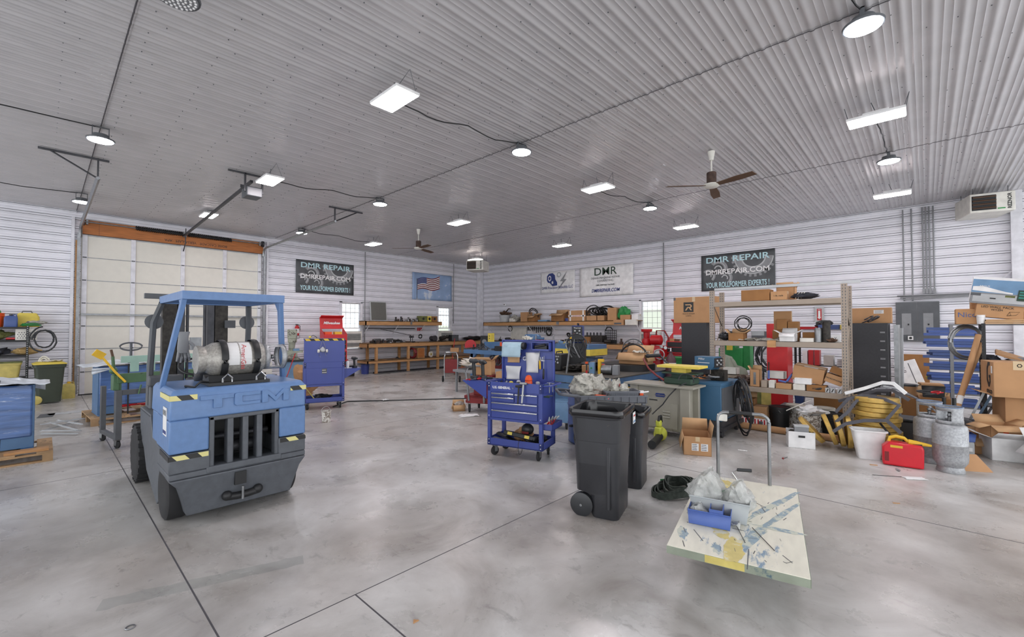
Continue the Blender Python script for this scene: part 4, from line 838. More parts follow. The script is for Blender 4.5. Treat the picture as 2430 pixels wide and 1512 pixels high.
small_tool('orange_driver', 'long orange-handled screwdriver standing against the raised lid', 'screwdriver', on1(.62, CD - .05, 1.32), 0, 'driver', 'steel', 'yellowp', s=1.3, rot=(D(95), 0, R1)); small_tool('long_driver', 'slim steel bar with black grip at the right of the raised lid', 'screwdriver', on1(.68, CD - .05, 1.2), 0, 'driver', 'steel', 'black', s=1.5, rot=(D(85), 0, R1))
small_tool('c_clamp', 'dark green C clamp hanging on the cart push handle', 'clamp', on1(CW + .07, .08, .86), 0, 'clamp', 'steel', 'darkgreen', s=1.1, rot=(0, 0, R1)); small_tool('c_clamp', 'steel C clamp hanging on the cart push handle behind the green one', 'clamp', on1(CW + .07, .2, .86), 0, 'clamp', 'steel', 'steel', s=1., rot=(0, 0, R1 + .4))
for i in range(4): small_tool('pliers', 'red-handled pliers standing in the side bin of the cart, %s' % ('nearest', 'second from the front', 'third from the front', 'farthest')[i], 'pliers', on1(CW + .06, .1 + i * .08, .53), 0, 'pliers', 'steel', 'red', 'red pliers in the cart side bin', .9, (D(70), .3 * i, R1))
for i, (n, k, l) in enumerate((('yellow_tape', 'yellow', 'yellow cup'), ('small_bottle', 'white', 'white cup'), ('dark_tin', 'darkgrey', 'dark grey tin'), ('clear_jar', 'lightgrey', 'pale grey jar'))): simple(B().m(k).lathe((0, 0, 0), (0, 0, 1), [(0, .028), (.09, .03), (.1, .02)], 12), n, l + ' in the top tray of the drawer cart', 'container', on1(.27 + i * .06 + (i > 2) * .18, .2 + (i % 2) * .12, .925), 0, 'containers in the cart top tray')
rag('rag', on1(.43, CD - .07, 1.605), .12, .1, 'white rag draped on the top edge of the raised cart lid', 'rag', 'cloth', 2, .05)
# lower tray of the drawer cart
lump('brown_bag', on1(.42, .3, .168), (.3, .2, .2), 'brown paper bag heap on the lower shelf of the drawer cart', 'bag', 'cardboard', 7)
t = T('dust_mask', 'dark rounded welding hood on the lower shelf of the drawer cart', 'mask', on1(.5, .26, .36), R1); B().m('blackplastic').ball((0, 0, 0), (.09, .08, .08), 9).build('shell', t); B().m('darkred').bb(-.05, .05, -.085, -.07, -.05, -.02).build('trim', t)
t = T('drill_case', 'black flat tool case with two yellow stickers on the lower cart shelf', 'tool case', on1(.45, .15, .25), rot=(D(-18), D(6), R1)); B().m('black').bb(-.24, .24, -.1, .1, 0, .06).build('case_body', t, bev=.01)
for x in (-.14, .12): B().m('yellow').bb(x - .035, x + .035, -.103, -.1, .01, .05).build('sticker', t)
for i, (x, l) in enumerate(((.14, 'grey metal tray leaning at the left of the lower cart shelf'), (.22, 'black metal tray beside the case on the lower cart shelf'))): tag(B().m(['steel', 'black'][i]).bb(-.15, .15, -.04, .04, 0, .02).build('metal_tray', loc=on1(x, .15, .185 + i * .05), rot=(0, D(8 + 10 * i), R1)), l, 'tray')
lump('black_cables', on1(.66, .2, .17), (.3, .2, .12), 'heap of black cables at the right of the lower cart shelf', 'cables', 'black', 11, amp=.5)
coil('charging_cable', on1(.5, -.02, .17), (.3, -1, 0), .07, .004, 1.1, 'thin black cable loop hanging from the lower tray of the cart', 'cable', 'black', .01, 3, sq=1.5)
# second blue cart seen from its back
tc2 = T('tool_cart', 'blue tool cart seen from behind with hazard tape on its lid top, beside the forklift', 'tool cart', (3.86, 9.78, 0), D(-19)); cart_body(tc2)
B().m('cartblue').bb(0, CW, 0, .016, 1.03, 1.55).bb(0, CW, 0, .3, 1.53, 1.55).build('raised_lid', tc2, bev=.003); B().m('hazardy').bb(.02, CW - .02, -.003, .0, 1.5, 1.545).build('hazard_tape', tc2)
B().m('cartblue').bb(.05, CW - .05, -.004, .012, .55, .9).build('back_panel', tc2, bev=.004); B().m('darkgrey').bb(.36, .46, -.007, -.003, .78, .89).m('paper').bb(.365, .455, -.009, -.006, .8, .81).bb(.365, .44, -.009, -.006, .85, .86).build('label', tc2)
B().m('cartblue').prism([(0, 0), (.36, .0), (.36, -.012), (0, -.22)], (CW, .05, .86), (1, 0, 0), (0, 0, 1), (0, .008, 0)).bb(CW, CW + .36, .05, .42, .855, .865).build('side_tray', tc2)
MY = Matrix.Translation((3.86, 9.78, 0)) @ Matrix.Rotation(D(-19), 4, 'Z')
def on2(x, y, z): return tuple(MY @ V(x, y, z))
R2 = D(-19)
power_drill('cordless drill standing on the side tray of the rear blue cart', on2(CW + .24, .2, .866), R2 + .4); bottle('spray_bottle', on2(CW + .08, .15, .866), .035, .2, 'white bottle beside the rear blue cart', 'bottle', 'white', 'red')
t = T('respirator_mask', 'grey respirator mask hanging by its straps on the rear blue cart lid', 'respirator', on2(.37, -.03, 1.3), R2)
B().m('lightgrey').rings([[V(.06 * k * math.cos(a), y, .05 * k * math.sin(a) + (.02 if math.sin(a) > .9 else 0)) for a in [2 * PI * j / 14 for j in range(14)]] for y, k in ((0, 1), (-.03, .95), (-.06, .6), (-.065, .2))]).build('face_piece', t)
for s in (-1, 1): B().m('cream').lathe((s * .07, -.03, -.02), (s, -.25, 0), [(0, .035), (.03, .037), (.035, .02)], 16).build('filter', t)
B().m('grey').tube([(-.06, 0, .03), (-.02, .0, .16), (.0, .02, .23), (.02, 0, .16), (.06, 0, .03)], .005, 5).build('head_strap', t); B().m('grey').tube([(-.06, 0, -.03), (-.07, 0, -.12), (-.04, 0, -.16)], .004, 5).tube([(.05, 0, -.03), (.06, 0, -.1), (.07, 0, -.13)], .004, 5).split('loose_strap', t)
t = T('spray_gun_hook', 'small black hose fitting with a yellow cap on top of the rear blue cart', 'hose fitting', on2(.12, .05, 1.552), R2); B().m('yellow').ball((0, 0, .03), .028, 7).build('cap', t); B().m('black').tube([(0, 0, .03), (.06, 0, .07), (.13, 0, .03), (.14, 0, .005)], .007, 6).build('hose', t)
lump('dark_bag', on2(.4, .25, .168), (.35, .22, .14), 'black zipped bag on the lower shelf of the rear blue cart', 'bag', 'black', 13); tag(B().m('yellowpaint').cyl((0, 0, 0), (-.2, .05, .3), .012).build('yellow_rod', loc=on2(.25, .18, .18)), 'thin yellow rod leaning in the rear blue cart', 'rod')
# ================================================================ black rolling bins
def rolling_can(label, loc, rz, s=1.):
    t = T('rolling_trash_can', label, 'trash can', loc, rz); w, d, h = .6, .5, 1.0
    R = lambda k, z, r=.09, dx=0: B().rrect(w * k, d * k, r, z, 5, (0, dx))
    b = B().m('binblack').rings([B().rrect(w * .76, d * .5, .06, 0, 5, (0, -.075)), B().rrect(w * .78, d * .52, .06, .02, 5, (0, -.072)), B().rrect(w * .8, d * .54, .06, .21, 5, (0, -.068)), R(.8, .235, .06), R(.88, .7), R(.885, .71), R(.91, .715), R(.96, .93), R(1.0, .935), R(1.02, .95), R(1.02, 1.0), R(.94, 1.0), R(.93, .93), R(.88, .6), R(.86, .5)], cap=True)
    b.build('can_body', t)
    b = B().m('binblack')
    for s2 in (-1, 1): b.prism([(-.015, .1), (.015, .1), (.018, .68), (-.018, .68)], (s2 * w * .375, -d * .25, 0), (0, 1, 0), (0, 0, 1), (s2 * .045, 0, 0))
    b.split('moulded_rib', t, bev=.006)
    b = B().m('bagblack'); rnd = random.Random(5); n = 44
    def rr(k, z, j):
        base = R(k, z, .09); out = []; L_ = len(base)
        return [V(p.x + j * noise.noise(V(i * 1.3, z * 9, 1)), p.y + j * noise.noise(V(i * 1.7, z * 7, 5)), z + j * .5 * noise.noise(V(i * .9, z * 4, 9))) for i, p in enumerate(base)]
    b.rings([rr(1.055, .955, .012), rr(1.06, .99, .01), rr(1.04, 1.012, .006), rr(.95, 1.008, .01), rr(.9, .92, .04), rr(.84, .72, .06), rr(.72, .5, .05)], cap=False); b.build('bin_liner', t, solid=.002)
    for sx in (-1, 1): B().m('blackplastic').lathe((sx * .2, .14, .105), (sx, 0, 0), [(0, .11), (.05, .11), (.06, .08), (.062, .02)], 22).build('wheel', t); B().m('steel').cyl((sx * .262, .14, .105), (sx * .268, .14, .105), .012).build('axle_cap', t)
    t.scale = (s, s, s); return t
c1 = rolling_can('tall black rolling trash can, the nearer of two, with black liner and sticker', (3.80, 2.34, 0), D(16))
s_ = B().m('paper').bb(-.05, .05, -.26, -.255, .82, .93); s_.m('red').bb(-.035, .035, -.262, -.258, .89, .905).m('lightblue').bb(-.04, .04, -.262, -.258, .83, .85); o = s_.build('sticker', c1); o.location = (.235, .0, .0)
c2 = rolling_can('shorter black rolling trash can half hidden behind the nearer one', (4.66, 2.52, 0), D(16), .84)
# ================================================================ blue drum
t = T('plastic_drum', 'blue plastic drum standing behind the black trash cans', 'drum', (5.84, 3.88, 0))
B().m('drumblue').lathe((0, 0, 0), (0, 0, 1), [(0, .26), (.03, .285), (.28, .292), (.29, .3), (.31, .3), (.32, .292), (.58, .292), (.59, .3), (.61, .3), (.62, .292), (.84, .285), (.88, .26), (.9, .25), (.9, .22), (.86, .21)], 36).build('drum_body', t)
B().m('black').lathe((0, 0, .01), (0, 0, 1), [(0, .268), (.02, .288)], 36).build('base_ring', t); B().m('blackplastic').box((-.33, .05, .3), (.08, .04, .03)).build('tap', t)
# ================================================================ grey utility cart
gr = T('utility_cart', 'grey plastic utility cart heaped with parts behind the trash cans', 'utility cart', (4.98, 3.43, 0), D(-46.8))
B().m('greybin').bb(0, .92, 0, .6, .76, .775).bb(0, .92, 0, .02, .76, .86).bb(0, .92, .58, .6, .76, .86).bb(0, .02, 0, .6, .76, .86).bb(.9, .92, 0, .6, .76, .86).bb(-.01, .93, -.012, .0, .845, .865).bb(0, .92, 0, .6, .25, .265).bb(0, .92, 0, .02, .25, .34).bb(0, .92, .58, .6, .25, .34).bb(0, .02, 0, .6, .25, .34).bb(.9, .92, 0, .6, .25, .34).build('tray', gr)
b = B().m('greybin')
for k in range(9): x = .02 + k * .11; b.bb(x, x + .012, -.012, 0, .765, .85)
b.build('tray_rib', gr)
b = B().m('greybin')
for x in (.02, .86):
    for y in (.02, .54): b.bb(x, x + .045, y, y + .045, .26, .78)
b.split('leg', gr)
B().m('greybin').tube([(0, .03, .85), (-.2, .05, .87), (-.26, .1, .875), (-.26, .5, .875), (-.2, .55, .87), (0, .57, .85)], .022, 8).bb(-.2, 0, .1, .12, .85, .865).bb(-.2, 0, .25, .27, .85, .865).bb(-.2, 0, .4, .42, .85, .865).bb(-.13, -.11, .05, .55, .85, .865).build('handle', gr)
for x, y in ((.08, .08), (.84, .08), (.08, .52), (.84, .52)): caster(gr, x, y, .06, 40 * x)
MG = Matrix.Translation((4.98, 3.43, 0)) @ Matrix.Rotation(D(-46.8), 4, 'Z'); RG = D(-46.8)
def ong(x, y, z): return tuple(MG @ V(x, y, z))
t = T('grey_tote', 'open ribbed grey tote standing on the grey utility cart', 'tote', ong(.60, .2, .777), RG)
w, d, h = .48, .3, .14
B().m('greybin').rings([B().rrect(w * k, d * k, .03, z) for z, k in ((0, .88), (h - .02, .97), (h - .02, 1.03), (h, 1.03), (h, .96), (.02, .85))]).build('tote_body', t)
b = B().m('greybin')
for k in range(15):
    if 5 <= k <= 9: continue
    x = -.2 + k * .0286; b.box((x, -.142, .065), (.01, .008, .11))
b.build('tote_rib', t)
def plastic_bag(name, label, loc, s, key='bagdirty', seed=0, marks=None, group=None):
    t = T(name, label, 'plastic bag', loc, 0, group); b = B().m(key); n = 14
    rs = []
    for i in range(n):
        z = i / (n - 1); r = []
        for j in range(26):
            a = 2 * PI * j / 26; k = (1 - .4 * max(0, z - .55)) * (.75 + .5 * min(1, z * 4)) * (1 + .3 * noise.noise(V(math.cos(a) * 1.6, math.sin(a) * 1.6, z * 2.4 + seed * 5))) * (1 + .3 * noise.noise(V(math.cos(a) * 5, math.sin(a) * 5, z * 8 + seed)))
            fl = 1 - .75 * max(0, z - .55) / .45
            r.append(V(s[0] / 2 * k * math.cos(a) * (1 + .35 * max(0, z - .6)), s[1] / 2 * k * math.sin(a) * fl, z * s[2] * (1 + .12 * noise.noise(V(a, seed, 0)))))
        rs.append(r)
    b.rings(rs, cap=False); b.build('bag_body', t, solid=.002)
    if marks: marks(t)
    return t
plastic_bag('plastic_bag', 'big dirty clear plastic bag on the left of the grey utility cart', ong(.12, .3, .785), (.36, .3, .34), seed=2); plastic_bag('plastic_bag', 'second clear plastic bag leaning on the big dirty one on the utility cart', ong(.28, .32, .785), (.28, .25, .32), seed=4)
plastic_bag('plastic_bag', 'small bag with red lettering in the grey tote', ong(.55, .22, .84), (.14, .1, .22), 'bagdirty', 6, lambda t: text('lettering', 'PASS', .05, t, (0, -.06, .14), (D(85), 0, .4), 'red', bold=.002)); plastic_bag('plastic_bag', 'small plain plastic bag in the grey tote right of the lettered one', ong(.66, .22, .84), (.15, .1, .16), 'bagdirty', 7); plastic_bag('plastic_bag', 'clear plastic bag behind the lettered bag on the utility cart', ong(.44, .32, .8), (.18, .14, .24), 'bagdirty', 9)
for i, (x, y, w, h, k, r, l) in enumerate(((.3, .08, .14, .06, 'orange', .15, 'orange and white small box tilted on the utility cart'), (.42, .07, .08, .08, 'black', .3, 'small black box on the utility cart by the tote'), (.37, .04, .1, .05, 'red', -.3, 'small red box at the tray edge of the utility cart'))):
    tag(B().m(k).bb(-w / 2, w / 2, -.035, .035, 0, h).m('paper').bb(-w / 2 + .01, w / 2 - .01, -.037, -.034, .01, h * .4).build('small_box', loc=ong(x, y, .80), rot=(D(-15), r * .6, RG + r)), l, 'box')
carton('carton', .3, .16, .12, 'worn brown carton behind the tote on the utility cart', 'box', ong(.68, .47, .78), RG, key='cardboard_dark')
t = T('glue_bottle', 'orange and white bottle at the right end of the utility cart', 'bottle', ong(.87, .1, .777), RG); B().m('orange').bb(-.025, .025, -.02, .02, 0, .11).build('bottle_body', t, bev=.008); B().m('white').bb(-.03, .03, -.02, .02, .11, .14).tube([(.03, 0, .12), (.08, 0, .125), (.1, 0, .13)], .01, 6).build('nozzle', t)
lump('blue_rag_heap', ong(.6, .3, .27), (.5, .35, .25), 'dark heap with blue pieces on the lower tray of the utility cart', 'parts heap', 'darkcloth', 12)
# ================================================================ grey machine cabinet with scale
t = T('machine_cabinet', 'worn beige grey machine cabinet with a louvered door', 'machine cabinet', (6.95, 2.72, 0))
B().m('machinegrey').bb(0, .42, .07, .98, .12, .82).build('cabinet_body', t, bev=.006)
B().m('machinegrey').bb(-.04, .02, -.02, .13, 0, .82).bb(.34, .42, -.02, .13, 0, .82).bb(-.03, .0, .86, 1.0, 0, .82).split('leg', t, bev=.006)
B().m('machinegrey').bb(-.07, .48, -.09, 1.1, .82, .85).build('top_plate', t, bev=.004); B().m('machinegrey').bb(-.012, .0, .18, .72, .15, .56).build('door', t, bev=.004)
b = B().m('machinegrey')
for k in range(3): b.box((-.018, .36, .33 + k * .045), (.02, .12, .018), (0, D(35), 0))
b.split('louver', t); B().m('navy').prism([(-.07, -.03), (.07, -.03), (.09, 0), (.07, .03), (-.07, .03), (-.09, 0)], (-.004, .47, .68), (0, -1, 0), (0, 0, 1), (-.004, 0, 0)).build('name_plate', t)
text('lettering', 'Lockformer', .035, t, (-.009, .47, .68), (D(90), 0, D(-90)), 'machinegrey'); B().m('black').bb(-.004, 0, .52, .66, .585, .6).build('nameplate_slot', t)
t = T('lift_table', 'dark green small lift stand with a yellow flat top on the machine cabinet', 'lift stand', (7.3, 2.98, .85), 0)
B().m('darkgreen').rings([B().rrect(.34 * k, .48 * k, .04, z) for z, k in ((0, .9), (.02, 1), (.1, 1), (.105, .96))]).build('base', t); B().m('darkgreen').bb(-.1, .1, -.13, .13, .1, .18).bb(-.17, .17, -.3, .27, .17, .195).build('scissor_frame', t, bev=.006)
B().m('yellow').bb(-.2, .2, -.36, .34, .27, .31).bb(-.12, .12, -.12, .12, .19, .27).build('platform', t, bev=.006)
coil('cable', (6.93, 2.75, .95), (1, .1, 0), .12, .009, .6, 'grey cable hanging from the lift stand over the cabinet front', 'cable', 'blackplastic', .02, 3)
cable('cable', [(7.05, 2.8, .9), (6.95, 2.9, .84), (6.85, 3.0, .7), (6.84, 3.1, .55), (6.83, 3.2, .45), (6.8, 3.26, .38)], .01, 'grey cable crossing the cabinet front down to the floor side', 'blackplastic')
cable('cable', [(9.2, 4.6, 1.1), (8.6, 4.3, 1.12), (8.0, 3.9, 1.0), (7.6, 3.55, .92), (7.35, 3.3, .88)], .018, 'thick dark hose from the blue table to the lift stand', 'darkred', 'hose')
# ================================================================ large blue welder on a base
t = T('welding_power_source', 'big blue welding machine on a grey wheeled base beside the machine cabinet', 'welding machine', (7.5, 2.42, 0))
B().m('miller').bb(0, .95, 0, 1.0, .27, .87).build('housing', t, bev=.008); B().m('miller').bb(-.006, .96, -.006, 1.0, .83, .88).build('top_cover', t, bev=.004); B().m('darkgrey').bb(.02, .93, -.01, .0, .3, .8).build('end_panel', t)
B().m('darksteel').bb(-.02, 1.0, -.02, 1.0, .18, .27).bb(-.04, 1.02, -.05, 1.02, .12, .18).build('base_frame', t)
for x in (.08, .85): B().m('darksteel').cyl((x, .0, .06), (x, .05, .06), .06, n=16).build('wheel', t)
B().m('paper').cyl((-.001, .58, .58), (-.006, .58, .58), .1, n=28).build('badge', t); B().m('miller').cyl((-.005, .58, .58), (-.008, .58, .58), .085, n=28).build('badge_ring', t); B().m('paper').bb(-.0095, -.006, .49, .67, .55, .61).build('badge_band', t); text('lettering', 'Miller', .055, t, (-.0105, .58, .58), (D(90), 0, D(-90)), 'darkred', bold=.002)
t = T('wire_feeder', 'blue wire feeder box with a motor under it on top of the big welder', 'wire feeder', (7.95, 2.66, .885), D(-8))
B().m('miller').prism([(-.3, .0), (-.3, .12), (-.3, .16), (.05, .16), (.05, 0), (0, -.06), (-.22, -.06)], (-.13, 0, .24), (0, -1, 0), (0, 0, 1), (.26, 0, 0)).build('feeder_box', t, bev=.005)
b = B().m('greasy').bb(-.05, .08, -.18, .05, .0, .18).cyl((-.08, -.1, .1), (.06, -.1, .1), .07).cyl((-.1, 0, .06), (-.02, 0, .06), .05).build('drive_motor', t)
B().m('black').bb(-.13, .13, -.07, -.055, .22, .38).build('control_face', t); text('lettering', 'Miller', .05, t, (-.133, .17, .36), (D(90), 0, D(-90)), 'paper')
b = B().m('lightgrey')
for x, z in ((-.08, .27), (-.02, .3), (.05, .27), (.06, .34), (-.07, .34)): b.cyl((x, -.055, z), (x, -.085, z), .016, n=10)
b.split('knob', t); B().m('paper').bb(-.134, -.13, .03, .24, .29, .3).build('label_bar', t)
for i in range(4): coil('welding_cable', (7.75 + .08 * i, 3.0 - .12 * i, .9 + .012 * i), (0, .05, 1), .22 - .02 * i, .014, 1.6, ['black welding cable lying on the big welder, lowest coil', 'copper coloured cable coiled on the big welder', 'black welding cable lying on the big welder, upper coil', 'thin grey cable on the big welder near the feeder'][i], 'cable', ['black', 'beamwood', 'black', 'grey'][i], .05, i + 3, sq=.55)
coil('cable_bundle', (7.95, 2.24, .58), (.55, -1, .15), .22, .018, 4, 'heavy black cable bundle hanging on the right end of the big welder', 'cable', 'blackplastic', .06, 8, sq=1.35); coil('cable_bundle', (7.85, 2.22, .46), (.9, -1, .1), .24, .013, 2, 'thinner black cable hanging in front of the heavy bundle', 'cable', 'black', .05, 11, sq=1.6)
t = T('swing_arm', 'dark welding boom arm standing behind the big welder', 'boom arm', (8.3, 3.4, .88)); B().m('darksteel').tube([(0, 0, 0), (-.15, .25, .28), (-.2, .32, .38)], .018, 8).build('arm', t); B().m('black').cyl((-.2, .3, .38), (-.25, .52, .36), .035).ball((-.25, .54, .36), .045, 8).build('gun_mount', t)
# ================================================================ floor things in the middle
def fbm(t, w, d, h):
    for x in (-.03, .09): label_patch(t, x, -d / 2, h * .45, .09, .1, '-y', 4)
    label_patch(t, -w / 2, .05, h * .7, .07, .08, '-x', 0, 'tape'); B().m('tape').bb(-.025, .03, -d / 2 - .002, -d / 2, h * .75, h).build('tape', t)
carton('carton', .36, .46, .26, 'open tan carton with two barcode labels on the floor before the big welder', 'box', (6.48, 2.44, 0), D(-65), open_=1, marks=fbm, flaps=(None, 84, -75, 80))
t = T('leaf_blower', 'lime green leaf blower with a black tube lying on the floor', 'leaf blower', (6.62, 3.05, 0), D(5))
B().m('black').tube([(-.5, -.06, .07), (-.2, -.02, .07), (-.02, 0, .09)], [.062, .055, .06], 14).build('blower_tube', t); B().m('yellowp').ball((.08, .02, .11), (.13, .1, .11), 9).build('fan_housing', t); bpy.data.objects['fan_housing'].data.materials[0] = mat('lime', '#c3c94a', .45)
B().m('lime').bb(-.08, .06, -.04, .06, .12, .24).bb(-.06, .03, -.03, .05, .24, .34).build('motor_cover', t, bev=.02); B().m('black').tube([(-.05, 0, .33), (-.02, 0, .4), (.05, 0, .4), (.08, 0, .3)], .02, 8).build('handle', t)
carton('carton', .26, .2, .13, 'small open carton with white film on the far floor left of the drawer cart', 'box', (6.18, 7.38, 0), D(-35), open_=1, flaps=(-70, 60, -75, -70), key='cardboard'); lump('white_film', (6.2, 7.4, .07), (.2, .14, .12), 'white plastic film stuffed in the small open carton', 'plastic film', 'bagclear', 3)
rag('white_rag', (5.95, 6.78, 0), .38, .26, 'white rag lying flat on the floor in front of the small carton', 'rag', 'paper', 7, .015, D(-30))
t = T('parts_bucket', 'perforated white splattered metal bucket on the floor near the rear blue cart', 'bucket', (3.70, 8.30, 0)); mat('splatter', '#8d8378', .6, 0, .15, 9, dirt='#e6e4de', dsc=22, dth=.46)
B().m('splatter').lathe((0, 0, 0), (0, 0, 1), [(0, .075), (.2, .085), (.2, .092), (.21, .092), (.21, .08), (.02, .07)], 22).build('bucket_body', t); B().m('lightgrey').tube([(.088 * math.cos(a), .02, .2 + .09 * math.sin(a)) for a in [PI * k / 10 for k in range(11)]], .004, 5).build('handle', t)
cable('air_hose', [(4.5, 9.75, .012), (5.06, 10.2, .012), (5.8, 9.6, .012), (6.5, 9.08, .012), (7.2, 8.52, .012), (7.7, 8.2, .012)], .013, 'black air hose running straight across the far floor', 'black', 'hose'); rag('paper_scrap', (5.75, 9.64, .02), .16, .1, 'white paper scrap lying on the black air hose', 'paper', 'paper', 4, .02)
# red cart with cartons left of the drawer cart
t = T('flat_cart', 'red steel flat cart with pipe handles behind the drawer cart', 'cart', (6.15, 7.1, 0), D(-66)); 
B().m('darkred').bb(-.05, 1.0, 0, .6, .3, .36).bb(-.03, .95, .02, .58, .2, .25).build('deck', t, bev=.006); B().m('darkred').bb(.0, .9, .0, .03, .2, .36).build('side_rail', t)
for x, y in ((.05, .05), (.85, .05), (.05, .55), (.85, .55)): caster(t, x, y, .085, 30 + 40 * x)
B().m('steel').tube([(.06, .0, .25), (.0, -.02, .85), (.06, .02, .98), (.3, .05, .98), (.36, .03, .9), (.42, .0, .25)], .022, 8).build('pipe_handle', t); B().m('steel').cyl((.42, -.03, .22), (.4, -.05, .8), .024).build('post', t)
carton('red_carton', .42, .3, .42, 'red carton on the red flat cart behind the drawer cart', 'box', (6.53, 6.91, .362), D(-66), key='darkred', tape=False); carton('carton', .4, .4, .5, 'tan carton on the red flat cart beside the red carton', 'box', (6.78, 6.49, .362), D(-66)); carton('carton', .34, .3, .3, 'tan open carton standing on the red carton behind the two drills', 'box', (6.53, 6.91, .785), D(-60), open_=1)
# ================================================================ platform truck in the foreground
pt = T('platform_truck', 'flat platform truck with a paint-stained pale wooden deck and steel push handle', 'platform truck', (2.936, 1.31, 0), D(12.6)); PL, PW, PZ = 1.70, .815, .30
LX = V(math.cos(D(12.6)), math.sin(D(12.6)), 0)
b = B().m('palepaint').bb(0, PL, -PW, 0, PZ - .052, PZ); b.build('deck_board', pt, bev=.003)
b = B().m('edgepaint').bb(-.004, -.001, -PW, 0, PZ - .053, PZ - .003).bb(0, PL, -PW - .004, -PW - .001, PZ - .053, PZ - .003); b.split('painted_edge', pt)
B().m('yellowpaint').bb(-.006, -.003, -.47, -.24, PZ - .05, PZ - .003).build('yellow_edge_stain', pt)
def stain(key, seed, cx, cy, w, d, rz=0, z=.0006, n=26):
    b = B().m(key); vs = [b.bm.verts.new(V(cx, cy, PZ + z))]
    R = [b.bm.verts.new(V(cx + (w * k * math.cos(a)) * math.cos(rz) - d * k * math.sin(a) * math.sin(rz), cy + (w * k * math.cos(a)) * math.sin(rz) + d * k * math.sin(a) * math.cos(rz), PZ + z)) for a, k in [(2 * PI * i / n, .5 * (1 + .5 * noise.noise(V(math.cos(2 * PI * i / n) * 3, math.sin(2 * PI * i / n) * 3, seed)))) for i in range(n)]]
    b._f([b.bm.faces.new((vs[0], R[i], R[(i + 1) % n])) for i in range(n)]); return b.build('paint_stain', pt)
mat('bluestain', '#8fa3ae', .55, 0, .1, 14, dirt='#c8ccbd', dsc=9, dth=.48); mat('yellowstain', '#d2c27c', .55, 0, .1, 14, dirt='#d6d2b8', dsc=9, dth=.56)
for a in (('bluestain', 1, 1.18, -.64, .95, .06, -.4, .0006), ('bluestain', 2, .92, -.67, .85, .05, -.36, .0007), ('bluestain', 3, .42, -.5, .5, .09, -.3, .0008), ('bluestain', 4, .25, -.06, .2, .07, .2, .0009), ('bluestain', 5, .65, -.67, .06, .32, .0, .001), ('bluestain', 9, .12, -.3, .16, .06, .3, .0005), ('yellowstain', 6, .16, -.4, .36, .12, .0, .0012), ('yellowstain', 7, .4, -.3, .25, .1, .3, .0011), ('yellowstain', 8, 1.5, -.25, .22, .12, .3, .0013)): stain(*a)
rnd = random.Random(8)
for i in range(46):
    x, y = rnd.uniform(.03, 1.2), rnd.uniform(-.75, -.04); l = rnd.uniform(.015, .1) * (3 if i % 9 == 0 else 1); a = rnd.choice([rnd.uniform(-.3, .6), rnd.uniform(0, 3)])
    b = B().m('darkgrey').box((x, y, PZ + .0012), (l, rnd.uniform(.0015, .006), .0006), (0, 0, a)); b.build('scratch', pt)
B().m('darksteel').bb(.12, 1.55, -.12, -.08, .2, .248).bb(.12, 1.55, -.72, -.68, .2, .248).bb(.15, .2, -.7, -.1, .2, .24).bb(1.45, 1.5, -.7, -.1, .2, .24).split('frame_rail', pt)
for x, y in ((.55, -.2), (.55, -.62), (1.38, -.16), (1.38, -.66)): caster(pt, x, y, .088, 15)
inv = (Matrix.Translation((2.936, 1.31, 0)) @ Matrix.Rotation(D(12.6), 4, 'Z')).inverted()
h0 = inv @ V(4.70, 1.09, .26); h1 = inv @ V(4.575, 1.51, .26)
e = (h1 - h0).normalized()
pts = [tuple(h0), tuple(h0 + V(0, 0, .62))] + [tuple(h0 + V(0, 0, .62) + e * .075 * (1 - math.cos(a)) + V(0, 0, .075 * math.sin(a))) for a in [PI / 2 * k / 5 for k in range(1, 6)]]
q = h1 + V(0, 0, .62)
pts += [tuple(q - e * .075 * (1 - math.cos(a)) + V(0, 0, .075 * math.sin(a))) for a in [PI / 2 * k / 5 for k in range(5, 0, -1)]] + [tuple(q), tuple(h1)]
B().m('steel').tube(pts, .0155, 12).build('push_handle', pt)
B().m('black').tube([tuple(h0 + e * .14 + V(0, 0, .695)), tuple(h1 - e * .1 + V(0, 0, .695))], .0175, 10).build('handle_grip', pt); B().m('offwhite').box(tuple(h1 - e * .04 + V(0, 0, .64)), (.03, .09, .07)).build('corner_bracket', pt, bev=.01)
B().m('chrome').tube([tuple(h0 + V(-.05, .27, .05)), tuple(h0 + V(-.04, .31, .12)), tuple(h0 + V(-.03, .27, .15))], .008, 8).build('brake_lever', pt); B().m('blackplastic').tube([tuple(h0 + V(-.03, .27, .15)), tuple(h0 + V(-.0, .15, .152))], .016, 10).build('lever_grip', pt)
MP = Matrix.Translation((2.936, 1.31, 0)) @ Matrix.Rotation(D(12.6), 4, 'Z')
def onp(x, y, z=0): return tuple(MP @ V(x, y, PZ + .002 + z))
